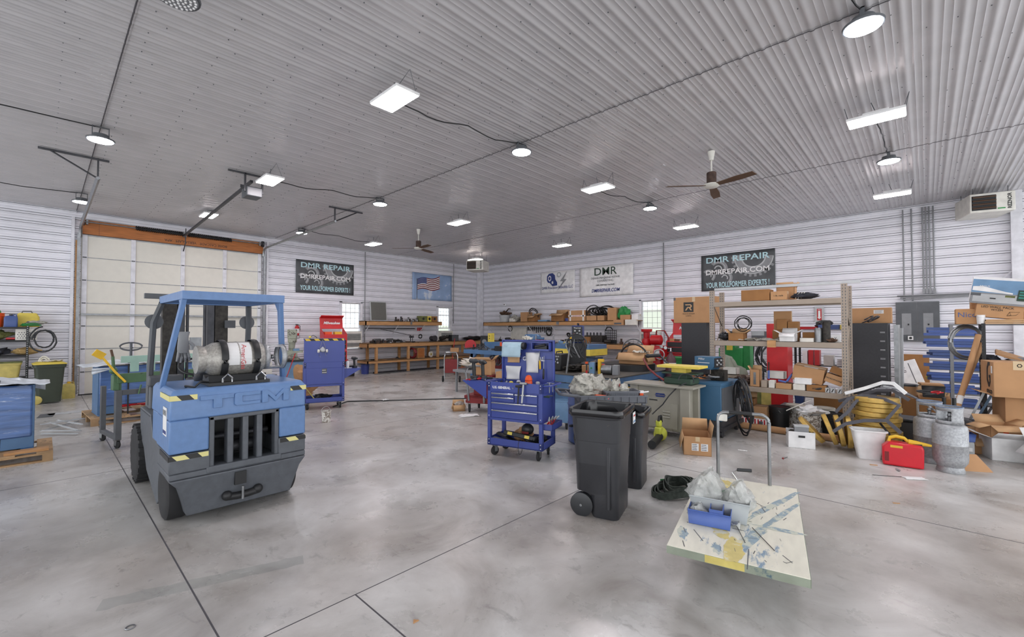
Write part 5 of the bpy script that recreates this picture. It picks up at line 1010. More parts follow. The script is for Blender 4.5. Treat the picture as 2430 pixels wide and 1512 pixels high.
# blue shelf bin
def open_bin(name, label, loc, rz, w, d, h, key, cat='bin', th=.004, tp=.9, lip=True, cut=0, group=None, rot=None):
    t = T(name, label, cat, loc, rz, group, rot=rot)
    a = [V(x * w / 2 * tp, y * d / 2 * tp, 0) for x, y in ((-1, -1), (1, -1), (1, 1), (-1, 1))]; c = [V(x * w / 2, y * d / 2, h * (cut if (cut and x > 0) else 1)) for x, y in ((-1, -1), (1, -1), (1, 1), (-1, 1))]
    b = B().m(key); A = [b.bm.verts.new(p) for p in a]; Cc = [b.bm.verts.new(p) for p in c]
    b._f([b.bm.faces.new(A[::-1])] + [b.bm.faces.new((A[i], A[(i + 1) % 4], Cc[(i + 1) % 4], Cc[i])) for i in range(4)]); b.build('bin_body', t, solid=th)
    if lip: B().m(key).tube([tuple(p) for p in c], .006, 4, True).build('rim', t)
    return t
bb_ = open_bin('parts_bin', 'blue plastic parts bin with dividers on the platform truck', (3.345, 1.156) + (.304,), D(-76), .29, .19, .1, 'blueplastic', tp=.96); bb_.location = Vector((3.497, 1.217) + (.304,))
B().m('blueplastic').bb(.0, .004, -.09, .09, .005, .12).bb(.0, .09, -.09, -.086, .03, .13).bb(.09, .094, -.09, .09, .005, .13).bb(-.143, .143, -.093, -.088, .05, .056).build('divider', bb_)
tag(B().m('orange').bb(-.035, .035, -.025, .025, 0, .04).m('paper').bb(.0, .034, -.027, -.025, .0, .02).build('small_box', loc=tuple(bb_.matrix_basis @ V(.05, .0, .035)), rot=(0, 0, D(-70))), 'small orange box in the middle compartment of the blue parts bin', 'box')
plastic_bag('plastic_bag', 'small white bag with red print in the blue parts bin', tuple(bb_.matrix_basis @ V(-.09, 0, .01)), (.1, .12, .11), 'bagclear', 3)
cb = open_bin('clear_box', 'translucent plastic box full of bags on the platform truck', (3.70, 1.205, .304), D(-78), .42, .27, .15, 'binclear', 'box', tp=.88)
plastic_bag('plastic_bag', 'tall clear bag with green print in the translucent box', tuple(cb.matrix_basis @ V(-.1, .03, .03)), (.24, .22, .28), 'bagclear', 5, lambda t: text('lettering', 'McMASTER', .03, t, (0, -.115, .15), (D(85), 0, D(-70)), 'green')); plastic_bag('plastic_bag', 'clear bag of dark screws at the right of the translucent box', tuple(cb.matrix_basis @ V(.12, .02, .03)), (.18, .18, .24), 'bagclear', 8); lump('screw_heap', tuple(cb.matrix_basis @ V(.1, 0, .015)), (.16, .18, .12), 'dark heap of screws inside the right bag of the translucent box', 'screws', 'greasy', 4)
rag('clear_bag', onp(.62, -.36), .2, .14, 'flat empty clear bag lying right of the blue parts bin', 'plastic bag', 'bagclear', 3, .02)
for i, (a, b2) in enumerate((((1740, 1235), (1770, 1285)), ((1785, 1252), (1840, 1310)), ((1772, 1245), (1830, 1300)))):
    pass
for i, (p, q) in enumerate((((3.558, 1.048), (3.321, 0.925)), ((3.607, 0.955), (3.336, 0.751)))): tag(B().m('black').cyl((p[0], p[1], .306), (q[0], q[1], .306), .0025, n=6).build('metal_rod'), ['shorter thin black rod on the platform truck deck', 'longer thin black rod on the platform truck deck'][i], 'rod', 'thin rods on the platform truck')
# lifting slings on the floor
sl = T('lifting_sling', 'folded dark green webbing slings in a flat heap on the floor by the trash cans', 'sling', (4.72, 1.98, 0), D(0))
for k in range(6):
    rnd = random.Random(k + 20); n = 30; L1 = .32 - .02 * k; L2 = .17 - .012 * k; pts = [(L1 * math.cos(2 * PI * i / n) * (1 + .12 * math.sin(k + 4 * PI * i / n)), L2 * math.sin(2 * PI * i / n) * (1 + .2 * math.cos(k * 2 + 2 * PI * i / n)), .035 + .012 * k + .01 * math.sin(6 * PI * i / n + k)) for i in range(n)]
    an = D(-30 + 14 * k); pts = [(x * math.cos(an) - y * math.sin(an), x * math.sin(an) + y * math.cos(an), z) for x, y, z in pts]
    b = B().m('strap'); P = [V(*p) for p in pts]; rs = []
    for i, p in enumerate(P):
        tdir = (P[(i + 1) % n] - P[i - 1]).normalized(); nn = V(-tdir.y, tdir.x, 0); rs.append([p + nn * .006 - V(0, 0, .03), p + nn * .006 + V(0, 0, .03), p - nn * .006 + V(0, 0, .03), p - nn * .006 - V(0, 0, .03)])
    rs.append(rs[0]); b.rings(rs, cap=False); b.build('sling_loop', sl)
B().m('green').box((.08, .17, .065), (.12, .014, .05), (0, 0, D(-35))).build('sling_label', sl)
# ================================================================ pallet rack on the right
RKX, RY0, RY1 = 8.72, .94, 2.97
rk = T('pallet_rack', 'beige steel pallet rack with three loaded levels near the right wall', 'rack', (RKX, RY0, 0)); RL_ = RY1 - RY0
def rack_post(x, y):
    b = B().m('rackbeige').bb(x, x + .06, y - .04, y + .04, 0, 2.49); b.m('darkgrey'); z = .06
    while z < 2.46:
        for s in (-1, 1): b.prism([(-.007, .014), (.007, .014), (.003, -.014), (-.003, -.014)], (x - .0015, y + s * .019, z), (0, 1, 0), (0, 0, 1), (.001, 0, 0))
        z += .05
    b.build('upright_post', rk)
for x in (0, .56):
    for y in (0, RL_): rack_post(x, y)
for z in (2.265, 1.54, .725):
    for x in (0, .56): B().m('rackbeige').bb(x - .005, x + .05, .04, RL_ - .04, z - .085, z).build('beam', rk, bev=.003)
    B().m('cardboard_dark' if z > 2 else 'rackbeige').bb(.03, .58, .04, RL_ - .04, z - .012, z + .002).build('deck', rk)
for y in (0, RL_): B().m('rackbeige').tube([(.03, y, .3), (.59, y, .8), (.03, y, 1.3), (.59, y, 1.8), (.03, y, 2.3)], .012, 4).build('brace', rk)
simple(B().m('lightgrey').bb(-1.1, 1.1, -.02, .02, 0, .045), 'metal_stud', 'long thin metal stud laid across the top of the pallet rack', 'metal stud', (8.78, 1.83, 2.49), D(90))
def marker(txt, size=.05, k='black'): return lambda t, w, d, h: text('lettering', txt, size, t, (0, -d / 2 - .002, h * .5), (D(90), 0, 0), k)
RC = lambda y0, y1, z, h, lab, dp=.3, x=8.76, rz=0, **k: carton(k.pop('name', 'carton'), y1 - y0, dp, h, lab, 'box', (x + dp / 2, (y0 + y1) / 2, z), D(-90 + rz), **k)
RC(2.0, 2.46, 2.269, .2, 'wide brown carton at the front of the top rack level', key='cardboard_dark', tape=False); RC(1.74, 1.985, 2.269, .15, 'smaller carton with handwriting on the top rack level', .22, key='cardboard', marks=marker('1 lb. nails', .04))
RC(1.68, 1.96, 2.269, .24, 'open tan carton behind the small one on the top rack level', .2, 9.08, open_=1, flaps=(60, 70, 40, 60)); lump('shoe_bundle', (8.92, 1.5, 2.269), (.22, .36, .12), 'dark bundle with pale stripes on the top rack level', 'bundle', 'darkcloth', 21)
b = B().m('cloth'); [b.tube([(8.83, 1.62 - k * .04, 2.29), (8.9, 1.58 - k * .04, 2.385), (8.98, 1.52 - k * .04, 2.375)], .008, 5) for k in range(3)]; tag(b.build('pale_straps'), 'pale straps lying over the dark bundle on the top rack level', 'straps')
MZ = 1.545
RC(2.42, 2.69, MZ, .14, 'small open orange-brown carton at the left of the middle rack level', .2, open_=1, key='cardboard_dark', flaps=(None, 60, 50, 40)); coil('black_cable_coil', (8.95, 2.48, 1.86), (1, .2, 0), .12, .009, 3, 'thin black cable coil standing over the small open carton', 'cable', 'black', .03, 3)
lump('dark_foil_heap', (8.9, 2.78, MZ), (.2, .2, .15), 'crumpled dark foil at the left end of the middle rack level', 'foil', 'darksteel', 5, amp=.5); simple(B().m('grey').bb(-.1, .1, -.05, .05, 0, .08), 'grey_tray', 'small grey metal tray on crumpled film on the middle rack level', 'tray', (8.9, 2.22, MZ + .1), D(-84))
rag('film_sheet', (8.9, 2.22, MZ), .3, .6, 'crumpled translucent film on the middle rack level', 'film', 'bagdirty', 6, .05)
RC(1.62, 1.86, MZ, .15, 'white carton with open flaps at the front of the middle rack level', .2, key='white', open_=1, flaps=(-40, 60, 30, 30)); RC(1.80, 2.02, MZ, .2, 'brown carton under the stack on the middle rack level', .2, 9.02, key='cardboard_dark', tape=False)
RC(1.79, 1.95, MZ + .205, .19, 'dark brown carton in the middle of the stacked boxes', .18, 9.02, key='cardboard_dark', tape=False); RC(1.62, 1.78, MZ, .35, 'leaning brown carton right of the stacked boxes', .16, 9.02, key='cardboard_dark', tape=False); RC(1.76, 2.04, MZ, .54, 'tallest tan carton behind the stacked boxes', .07, 9.22)
simple(B().m('offwhite').rings([B().rrect(.2, .12, .03, z) for z in (0, .055, .056, .065)]), 'white_container', 'low white plastic tub on the middle rack level', 'tub', (8.88, 1.47, MZ), D(-90)); RC(1.37, 1.56, MZ, .16, 'brown carton behind the low white tub', .2, 9.02, key='cardboard_dark')
for i, (y, h, k) in enumerate(((1.31, .24, 'steel'), (1.2, .34, 'greasy'))): simple(B().m(k).lathe((0, 0, 0), (0, 0, 1), [(0, .06), (h * .2, .055), (h * .9, .058), (h, .045)], 12), 'metal_canister', ['pale grey wrapped canister on the middle rack level', 'taller dark canister beside the pale one on the rack'][i], 'canister', (8.9, y, MZ), 0)
carton('carton', .12, .1, .12, 'small white carton with black mark at the right end of the middle rack level', 'box', (8.95, 1.08, MZ), D(-90), key='white', marks=marker('Y', .06), tape=False); lump('wire_scraps', (8.85, 1.12, MZ), (.12, .12, .06), 'rusty wire scraps at the right end of the middle rack level', 'scraps', 'brown', 7, amp=.5); simple(B().m('wood').bb(-.04, .04, -.06, .06, -.1, .02), 'wood_block', 'wood block hung over the middle rack beam', 'wood block', (8.69, 1.96, MZ + .0), 0)
LZ = .73
RC(2.17, 2.33, LZ, .3, 'tall brown carton with a grey strip on the lowest rack level', .16, key='cardboard', open_=1, marks=lambda t, w, d, h: B().m('steel').bb(-.02, .02, -d / 2 - .004, -d / 2, .04, h * .85).build('metal_strip', t), flaps=(None, 70, 60, None))
RC(2.45, 2.85, LZ, .16, 'long grey cardboard tray behind the wire heap on the lowest rack level', .25, 8.95, key='tan', open_=1, flaps=(None,) * 4); lump('wire_heap', (8.87, 2.48, LZ), (.22, .32, .14), 'heap of rusty wires and fittings on the lowest rack level', 'wire heap', 'rust_dark', 14, amp=.5); simple(B().m('orange').bb(-.045, .045, -.004, .004, 0, .1), 'orange_tag', 'bright orange tag with black writing on the lowest rack level', 'tag', (8.73, 2.66, LZ + .02), D(-90))
for i, (y0, y1, h, k, l) in enumerate(((2.06, 2.15, .12, 'tan', 'small grey carton right of the tall brown carton'), (1.94, 2.03, .13, 'offwhite', 'small pale carton right of the small grey one'), (1.69, 1.92, .09, 'cardboard', 'flat open tan carton at the front of the lowest rack level'), (1.49, 1.66, .1, 'offwhite', 'pale flat carton with faint writing on the lowest rack level'))): RC(y0, y1, LZ, h, l, .14, key=k, tape=False)
RC(1.2, 1.47, LZ, .1, 'flat brown carton with black handwriting on the lowest rack level', .2, tape=False, key='cardboard_dark', marks=marker('misty', .05)); RC(1.4, 1.64, LZ + .105, .1, 'white flat carton stacked on the pale one at the lowest rack level', .14, key='white', tape=False)
t = carton('carton', .44, .3, .25, 'biggest tilted tan carton on the lowest rack level', 'box', (9.0, 1.48, .88), D(-90), rot=(D(6), D(10), D(-90)), marks=lambda t, w, d, h: label_patch(t, .02, -d / 2 + .07, h, .2, .04, 'z', 0))
RC(2.62, 2.86, LZ + .17, .12, 'open pale carton with red print on top of the grey tray', .2, 8.98, key='offwhite', open_=1, flaps=(None,) * 4)
RC(1.84, 2.12, LZ + .14, .13, 'open white carton with red print behind the blue-handled tools', .2, 9.0, key='offwhite', open_=1, flaps=(None,) * 4)
for i, (p, q) in enumerate((((8.9, 2.06, .87), (8.92, 2.06, 1.17)), ((8.88, 1.78, .84), (8.95, 1.62, 1.12)), ((8.85, 1.9, .86), (8.86, 1.66, .82)))): tag(B().m('blueplastic').cyl(p, [(a + b2) / 2 for a, b2 in zip(p, q)], .018).m('rust_dark').cyl([(a + b2) / 2 for a, b2 in zip(p, q)], q, .012).build('blue_handled_file'), ['blue-handled file standing upright on the lowest rack level', 'blue-handled file leaning to the right on the lowest rack level', 'blue-handled file lying flat on the lowest rack level'][i], 'file')
t = carton('carton', .24, .2, .14, 'leaning brown carton with black capital writing at the right of the lowest level', 'box', (8.95, 1.13, .87), rot=(0, D(20), D(-90)), key='cardboard', marks=marker('MICROPHONE', .035), tape=False); carton('carton', .2, .2, .1, 'dark brown carton on top of the leaning lettered carton', 'box', (9.0, 1.08, 1.02), rot=(0, D(22), D(-90)), key='cardboard_dark', tape=False)
coil('hose_heap', (8.87, 1.3, LZ + .03), (0, .3, 1), .08, .018, 3, 'heap of black hoses at the right of the lowest rack level', 'hose', 'blackplastic', .03, 5)
for i, y in enumerate((1.18, 1.11, 1.02)): simple(B().m('lightgrey').bb(-.028, .028, -.04, .04, 0, .075).m('black').prism([(-.02, .01), (-.005, .01), (.02, .065), (.005, .065)], (0, -.041, 0), (1, 0, 0), (0, 0, 1), (0, .001, 0)), 'striped_box', 'small grey box with a black slash, %s of three at the rack post' % ('leftmost', 'middle', 'rightmost')[i], 'box', (8.78, y, LZ), D(-90), 'three small striped boxes')
# ---------------------------------------------------------------- floor in front of and under the rack
simple(B().m('cardboard').cyl((0, -1.0, .075), (0, 1.0, .075), .055, n=22), 'cardboard_tube', 'long cardboard tube lying on the floor along the pallet rack', 'tube', (8.52, 1.72, -.02), D(-2))
def redprint(t, w, d, h):
    b = B().m('white').bb(-w / 2, w / 2, -d / 2 - .003, -d / 2, 0, h * .42); b.m('red')
    for k in range(8): x = -w * .45 + k * w * .12; b.bb(x, x + w * .05, -d / 2 - .005, -d / 2, .02, h * .38)
    b.m('darkgrey').bb(-w * .2, -w * .05, -d / 2 - .006, -d / 2, .03, h * .3).bb(w * .2, w * .35, -d / 2 - .006, -d / 2, .03, h * .3); b.build('printed_band', t)
RC(2.08, 2.5, .0, .37, 'tan carton with a white and red printed band on the floor under the rack', .3, 8.82, marks=redprint); RC(2.3, 2.62, .372, .12, 'dark brown open carton on top of the red-banded one', .24, 8.86, key='cardboard_dark', open_=1, flaps=(None, 60, None, None)); t = T('cap', 'dark blue cap on the brown carton under the rack', 'cap', (8.95, 2.42, .50)); B().m('navy').lathe((0, 0, 0), (0, 0, 1), [(0, .07), (.04, .065), (.07, .03), (.075, .005)], 16).build('crown', t); B().m('navy').bb(-.13, -.05, -.05, .05, 0, .01).build('brim', t)
bucket('black bucket with lid standing on the floor under the rack, the left one', (9.02, 1.92, 0), .16, .37, 'black', lid=True, group=None); bucket('black bucket with lid behind the leaning gold discs', (8.98, 1.15, 0), .16, .36, 'black', lid=True)
bucket('pale dirty bucket with lid behind the white box, left one', (9.35, 1.72, 0), .16, .38, 'splatter', lid='cloth'); bucket('pale dirty bucket with lid behind the white box, right one', (9.35, 1.32, 0), .16, .38, 'splatter', lid='cloth')
bucket('splattered bucket overfilled with scrap behind the white box', (8.7, 1.42, 0), .16, .36, 'splatter')
lump('scrap_heap', (8.7, 1.4, .33), (.34, .34, .14), 'yellow and white paper scrap on the splattered bucket', 'scrap', 'paper', 17, amp=.5); tag(B().m('offwhite').box((0, 0, 0), (.06, .42, .012), (0, D(0), 0)).build('wooden_lath', loc=(8.75, 1.58, .48), rot=(D(-32), 0, D(5))), 'dirty white slat sticking out of the scrap bucket', 'slat')
RC(.98, 1.5, 0, .55, 'big dark brown carton under the lowest rack beam at right', .3, 9.6, key='cardboard_dark'); simple(B().m('drumblue').rings([B().rrect(.2 * k, .16 * k, .03, z) for z, k in ((0, .75), (.2, 1), (.21, 1.05))]), 'blue_basket', 'blue plastic basket between the red cabinet and dark carton', 'basket', (9.75, 1.74, .33), 0); simple(B().m('darkgrey').bb(-.2, .2, -.25, .25, 0, .33), 'dark_crate', 'dark crate under the blue plastic basket', 'crate', (9.75, 1.78, 0), 0)
simple(B().m('mossgreen').bb(-.2, .2, -.3, .3, 0, .62).m('yellowpaint').bb(-.203, -.2, -.3, -.12, .2, .58), 'green_cabinet', 'grey-green metal box with a yellow label behind the black bucket', 'metal box', (10.4, 2.62, 0), 0); simple(B().m('white').bb(-.1, .1, -.16, .16, .0, .6), 'white_panel_box', 'white upright panel box behind the capped carton', 'panel', (10.0, 2.95, 0), 0)
wb = carton('white_box', .34, .26, .24, 'white cardboard box with a hand hole full of parts on the floor', 'box', (7.83, 1.40, 0), D(-72), key='white', open_=1, flaps=(None,) * 4, marks=lambda t, w, d, h: B().m('black').tube([(-.04, -d / 2 - .002, h * .72), (.04, -d / 2 - .002, h * .72)], .016, 10).build('hand_hole', t))
simple(B().m('grey').bb(-.09, .09, -.05, .05, 0, .13).m('lightgrey').bb(-.095, .095, -.055, .055, .12, .14).m('darksteel').cyl((.03, -.06, .03), (.03, -.04, .03), .018), 'metal_box', 'grey cast metal box on top of the white cardboard box', 'metal box', (7.78, 1.38, .19), D(-72)); lump('dark_fittings', (7.85, 1.42, .1), (.2, .28, .14), 'dark fittings filling the white cardboard box', 'fittings', 'greasy', 18)
# gold discs
def gold_disc(loc, R, h, label, grp, rot=(0, 0, 0), seed=0):
    b = B().m('gold'); n = 40
    def rg(r, z): return [V(r * (1 + .01 * noise.noise(V(i * .7, seed, z * 9))) * math.cos(2 * PI * i / n), r * (1 + .01 * noise.noise(V(i * .7, seed, z * 9))) * math.sin(2 * PI * i / n), z) for i in range(n)]
    b.rings([rg(R * .97, 0), rg(R, .006), rg(R, h - .006), rg(R * .97, h)]); o = b.build('foil_wrapped_disc', loc=loc, rot=rot); return tag(o, label, 'disc', grp)
ords = ['lowest', 'second', 'third', 'fourth', 'fifth', 'sixth', 'seventh', 'eighth', 'ninth', 'tenth', 'eleventh', 'twelfth', 'top']
for i in range(12):
    rnd = random.Random(i); gold_disc((8.26 + rnd.uniform(-.02, .02), .52 + rnd.uniform(-.02, .02) + .01 * (i % 3), .002 + i * .0655), .265, .062, '%s foil-wrapped gold disc %s of the stack behind the white bin' % (ords[i] if i < 11 else 'top', 'from the bottom' if 0 < i < 11 else ''), 'stacked gold foil discs', seed=i)
for i, (x, y, a, b2) in enumerate(((8.08, 1.32, 48, 0), (8.1, 1.1, 70, 0), (8.08, .98, 78, 0), (8.05, .87, 86, 0))):
    r = .23; o = gold_disc((x, y, r * math.sin(D(a)) + .034), r, .06, ('most tilted', 'second', 'third', 'most upright')[i] + ' of the gold foil discs leaning in a row by the white bin', 'leaning gold foil discs', (D(a if 0 else 0), D(0), 0), seed=i + 20)
    o.rotation_euler = (D(-a), 0, D(0)) if 0 else (D(a), 0, D(12))
# foam edge strips
def foam_strip(pts, lab, w=.032, key='foam', th=.02, cat='foam strip'):
    P = [V(*p) for p in pts]; b = B().m(key); rs = []
    for i, p in enumerate(P):
        t_ = (P[min(i + 1, len(P) - 1)] - P[max(i - 1, 0)]).normalized(); n1 = V(1, 0, 0); n2 = t_.cross(n1).normalized()
        rs.append([p + n1 * w + n2 * th, p - n1 * w + n2 * th, p - n1 * w - n2 * th, p + n1 * w - n2 * th])
    b.rings(rs, sm=False); tag(b.build('foam_strip'), lab, cat, 'foam strips heaped over the gold discs')
foam_strip([(8.2, 0.887, 0.81), (8.2, 0.669, 0.899), (8.2, 0.461, 1.003), (8.2, 0.342, 1.001), (8.2, 0.212, 0.872)], 'white bent foam strip on top of the grey strips', .05, 'white', .02)
foam_strip([(8.35, 0.987, 0.662), (8.35, 0.722, 0.779), (8.35, 0.537, 0.872), (8.35, 0.359, 0.889), (8.35, 0.182, 0.765)], 'highest grey foam strip, under the white one')
foam_strip([(8.1, 0.991, 0.529), (8.15, 0.843, 0.74), (8.2, 0.69, 0.799), (8.3, 0.535, 0.792)], 'grey foam strip bent down at the left of the heap', .045)
foam_strip([(7.95, 0.974, 0.411), (8, 0.839, 0.563), (8.1, 0.74, 0.732), (8.12, 0.523, 0.79), (8.05, 0.428, 0.785), (8, 0.278, 0.727), (7.92, 0.408, 0.526)], 'long grey foam strip folded in a loop round the gold discs', .04)
foam_strip([(7.78, 0.985, 0.298), (7.8, 0.849, 0.423), (7.82, 0.644, 0.496), (7.85, 0.404, 0.526), (7.8, 0.259, 0.388)], 'lowest grey foam strip crossing over the white bin', .035)
for i, (a, c2) in enumerate((((8.2, 0.87, 0.55), (8.1, 0.95, 0.522)),)): pass
for i in range(7): foam_strip([(8.3 + .05 * i, .62 - .03 * i, .86 + .012 * i), (8.35 + .04 * i, .42 - .02 * i, .9), (8.4 + .03 * i, .18 - .03 * i, .83 - .02 * i), (8.42, .0 - .02 * i, .72 - .02 * i)], 'flat silver-grey strip in the heap behind the gold discs', .03, ['foam', 'grey', 'lightgrey'][i % 3], .006)
foam_strip([(7.9, 0.478, 0.473), (7.75, 0.368, 0.357)], 'short black strip with a red mark behind the red can', .015, 'black', .012)
# white waste bin, gas can, tanks
simple(B().m('white').rings([B().rrect(.235 * 1, .17, .03, 0), B().rrect(.36, .25, .04, .37), B().rrect(.395, .285, .045, .375), B().rrect(.395, .285, .045, .39), B().rrect(.35, .24, .04, .388), B().rrect(.23, .16, .03, .02)]), 'waste_bin', 'white plastic waste bin standing in front of the gold discs', 'waste bin', (7.78, .60, 0), D(-74))
t = T('gas_can', 'red plastic fuel can with yellow handle and spout on the floor', 'fuel can', (7.62, .245, 0), D(-84)); t.scale = (1, 1, 1.2); mat('gasred2', '#cc1f2e', .32)
B().m('gasred').prism([(-.2, 0), (.2, 0), (.205, .2), (.19, .24), (-.13, .25), (-.2, .19)], (0, -.085, .005), (1, 0, 0), (0, 0, 1), (0, .17, 0)).build('can_body', t, bev=.02)
B().m('yellowp').tube([(-.13, 0, .25), (-.12, 0, .29), (-.06, 0, .31), (.02, 0, .3), (.06, 0, .265)], .018, 8).build('handle', t); B().m('yellowp').bb(-.12, -.0, -.088, -.075, .2, .225).build('grip_bar', t); B().m('yellowp').tube([(.06, 0, .265), (.12, 0, .26), (.22, 0, .255), (.28, 0, .25)], [.03, .028, .018, .012], 10).build('spout', t); B().m('black').cyl((.1, 0, .235), (.19, 0, .235), .03).build('spout_collar', t); B().m('darkred').bb(-.178, -.135, -.0875, -.08, .05, .15).build('window', t)
g1 = gas_tank('silver upright propane tank with a blue-tinted collar, the nearer of two', (7.74, -.20, 0), (0, 0, D(40)), .80, .165, False); g2 = gas_tank('silver upright propane tank half hidden behind the nearer one', (8.12, -.02, 0), (0, 0, D(90)), .80, .165, False)
mat('collarblue', '#7c8da8', .4, .5, .2, 12)
for g_ in (g1, g2):
    for c_ in C.objects:
        if c_.parent == g_ and c_.name.startswith(('tank_body',)): c_.data.materials[0] = MATS['aluminium']
        if c_.parent == g_ and c_.name.startswith(('valve_collar', 'collar_rim')): c_.data.materials[0] = MATS['collarblue' if 'rim' in c_.name else 'aluminium']
# dark tool trolley, hand truck behind the tanks
simple(B().m('binblack').bb(-.2, .2, -.25, .25, 0, .42).bb(-.21, .21, -.26, .26, .42, .46), 'black_machine_case', 'big black case behind the gold discs and red can', 'case', (8.78, .12, 0), D(-4), bev=.02); t = T('hand_truck', 'black hand truck frame standing behind the far propane tank', 'hand truck', (8.55, -.17, 0), 0); B().m('black').cyl((0, 0, .02), (0, 0, .82), .022).cyl((0, -.1, .02), (0, -.1, .82), .022).bb(-.01, .01, -.1, 0, .3, .33).bb(-.01, .01, -.1, 0, .6, .63).bb(-.15, .02, -.14, .04, .0, .02).build('frame', t)
coil('jumper_cable', (8.5, .02, .86), (0, 0, 1), .1, .012, 1.5, 'red and black jumper cable on top of the hand truck', 'cable', 'black', .03, 2); coil('jumper_cable', (8.5, -.1, .87), (0, .2, 1), .07, .008, 1.2, 'red jumper cable end on top of the hand truck', 'cable', 'red', .03, 4)
# small things on the floor
b = B().m('steel'); b.tube([(.011 * math.cos(k * .8), k * .0012, .012 + .011 * math.sin(k * .8)) for k in range(60)], .002, 4); simple(b, 'metal_spring', 'short metal spring on the floor before the red can', 'spring', (7.283, 0.261) + (0,), D(-60))
rag('paper_scrap', (7.077, 0.123) + (0,), .22, .1, 'white paper strip on the floor before the propane tanks', 'paper', 'paper', 9, .004, D(-55)); rag('paper_scrap', (6.97, 1.962) + (0,), .12, .04, 'small bluish paper scrap beside the truck handle', 'paper', 'paper', 10, .004, D(-75))
simple(B().m('black').cyl((0, 0, .004), (0, .3, .004), .003, n=6), 'wire_piece', 'thin dark wire on the floor left of the paper strip', 'wire', (6.89, 0.497) + (0,), D(-150)); simple(B().m('wood').bb(-.04, .04, -.012, .012, 0, .006), 'wood_chip', 'tan wood chip on the floor before the white bin', 'wood chip', (7.408, 0.519) + (0,), D(-70)); simple(B().m('wood').bb(-.03, .03, -.006, .006, 0, .006), 'wood_chip', 'smaller wood chip on the empty floor right of the platform truck', 'wood chip', (5.952, 0.243) + (0,), D(-60))
simple(B().m('steel').cyl((0, 0, .006), (0, .14, .006), .004, n=6).m('darkred').ball((0, 0, .012), .014, 5), 'broken_clip', 'bent metal clip with a red end on the floor behind the truck', 'clip', (6.899, 1.437) + (0,), D(-100)); simple(B().m('steel').ring((0, 0, .003), (0, 0, 1), .022, .004, 16, 5), 'washer', 'pale washer on the floor at the bottom left', 'washer', (0.383, 3.467) + (0,), 0); simple(B().m('wood').prism([(-.02, -.01), (.02, -.012), (.0, .016)], (0, 0, 0), (1, 0, 0), (0, 1, 0), (0, 0, .006)), 'wood_chip', 'triangular wood chip on the floor at the bottom centre', 'wood chip', (1.572, 2.282) + (0,), 0)
# ---------------------------------------------------------------- black cabinets beside the rack
def cabinet(loc, w, d, h, lab, slots=True, rz=-90, key='lockerblack'):
    t = T('metal_cabinet', lab, 'cabinet', loc, D(rz)); B().m(key).bb(-w / 2, w / 2, -d / 2, d / 2, 0, h).build('cabinet_body', t, bev=.004)
    if slots:
        b = B().m('lightgrey')
        for k in range(10):
            for x in (-w * .40, w * .38): b.bb(x - .035, x + .035, -d / 2 - .003, -d / 2, .25 + k * .16, .256 + k * .16); b.bb(x - .035, x + .035, -d / 2 - .003, -d / 2, .265 + k * .16, .271 + k * .16)
        b.build('vent_slot', t)
    return t
cabinet((10.85, .81, 0), .62, .75, 1.87, 'wide black steel cabinet with short white slots right of the rack'); t = T('metal_channel', 'upright bright steel channel posts beside the black cabinet', 'metal channel', (10.75, .38, 0)); B().m('steel').bb(-.02, .3, -.03, .05, 0, 1.84).m('lightgrey').bb(-.03, -.02, -.035, -.01, 0, 1.84).bb(.1, .4, -.07, -.03, 0, 1.78).build('channel_body', t)
cabinet((11.1, 4.10, 0), .60, .6, 1.905, 'plain black steel cabinet under the big carton with the R logo', False)
def rlogo(t, w, d, h):
    x = -.12; B().m('black').bb(x - .12, x + .12, -d / 2 - .003, -d / 2, h * .42, h * .42 + .24).build('logo_square', t); z = h * .42
    P = lambda L: B().m('cardboard_in').prism([(x + a, z + c) for a, c in L], (0, -d / 2 - .005, 0), (1, 0, 0), (0, 0, 1), (0, .002, 0)).build('logo_letter', t)
    P([(-.08, .19), (.05, .19), (.08, .16), (.08, .13), (.05, .10), (-.01, .10), (-.03, .125), (.045, .125), (.05, .14), (.05, .155), (.04, .165), (-.07, .165)]); P([(-.085, .04), (-.05, .04), (-.01, .10), (.0, .13), (-.03, .125)]); P([(.01, .10), (.045, .10), (.085, .04), (.05, .04)])
    for k in range(2): text('print_line', ['MADE IN VIETNAM', 'CAREFUL'][k], .035, t, (x, -d / 2 - .003, h * .35 - k * .05), (D(90), 0, 0), 'black')
    B().m('tape').bb(-.04, .04, -d / 2 - .003, d / 2, h + .0, h + .002).bb(-.03, .04, -d / 2 - .003, -d / 2, h * .82, h).build('tape_strip', t); B().m('darkgrey').bb(-w / 2, -w / 2 + .05, -d / 2 - .003, -d / 2, h - .07, h).bb(w / 2 - .05, w / 2, -d / 2 - .003, -d / 2, h - .07, h).build('corner_guard', t)
carton('carton', .98, .6, .63, 'very large carton with a black square R logo on the black cabinet', 'box', (11.1, 4.10, 1.907), D(-90), tape=False, marks=rlogo)
t = T('red_cabinet', 'plain bright red steel cabinet behind the middle of the pallet rack', 'cabinet', (10.35, 2.14, 0)); B().m('redlid').bb(-.15, .3, -.12, .25, .02, 1.87).build('cabinet_body', t, bev=.005)
sh = wire_shelf('metal_shelf', 'black metal shelf with red boxes behind the right half of the rack', (11.28, .95, 0), 0, .45, 1.15, 1.75, (.3, .98, 1.74), group=None)
for i, (y, h, k, l) in enumerate(((1.72, .3, 'white', 'pale upright box left of the red boxes on the black shelf'), (1.61, .32, 'redlid', 'left one of two upright red boxes on the black shelf'), (1.5, .32, 'redlid', 'right one of two upright red boxes on the black shelf'), (1.3, .22, 'offwhite', 'white box with red band on the black shelf'))): simple(B().m(k).bb(-.1, .1, -.045 - .04 * (i == 3), .045 + .04 * (i == 3), 0, h), 'upright_box', l, 'box', (11.42, y + .2, .985), 0)
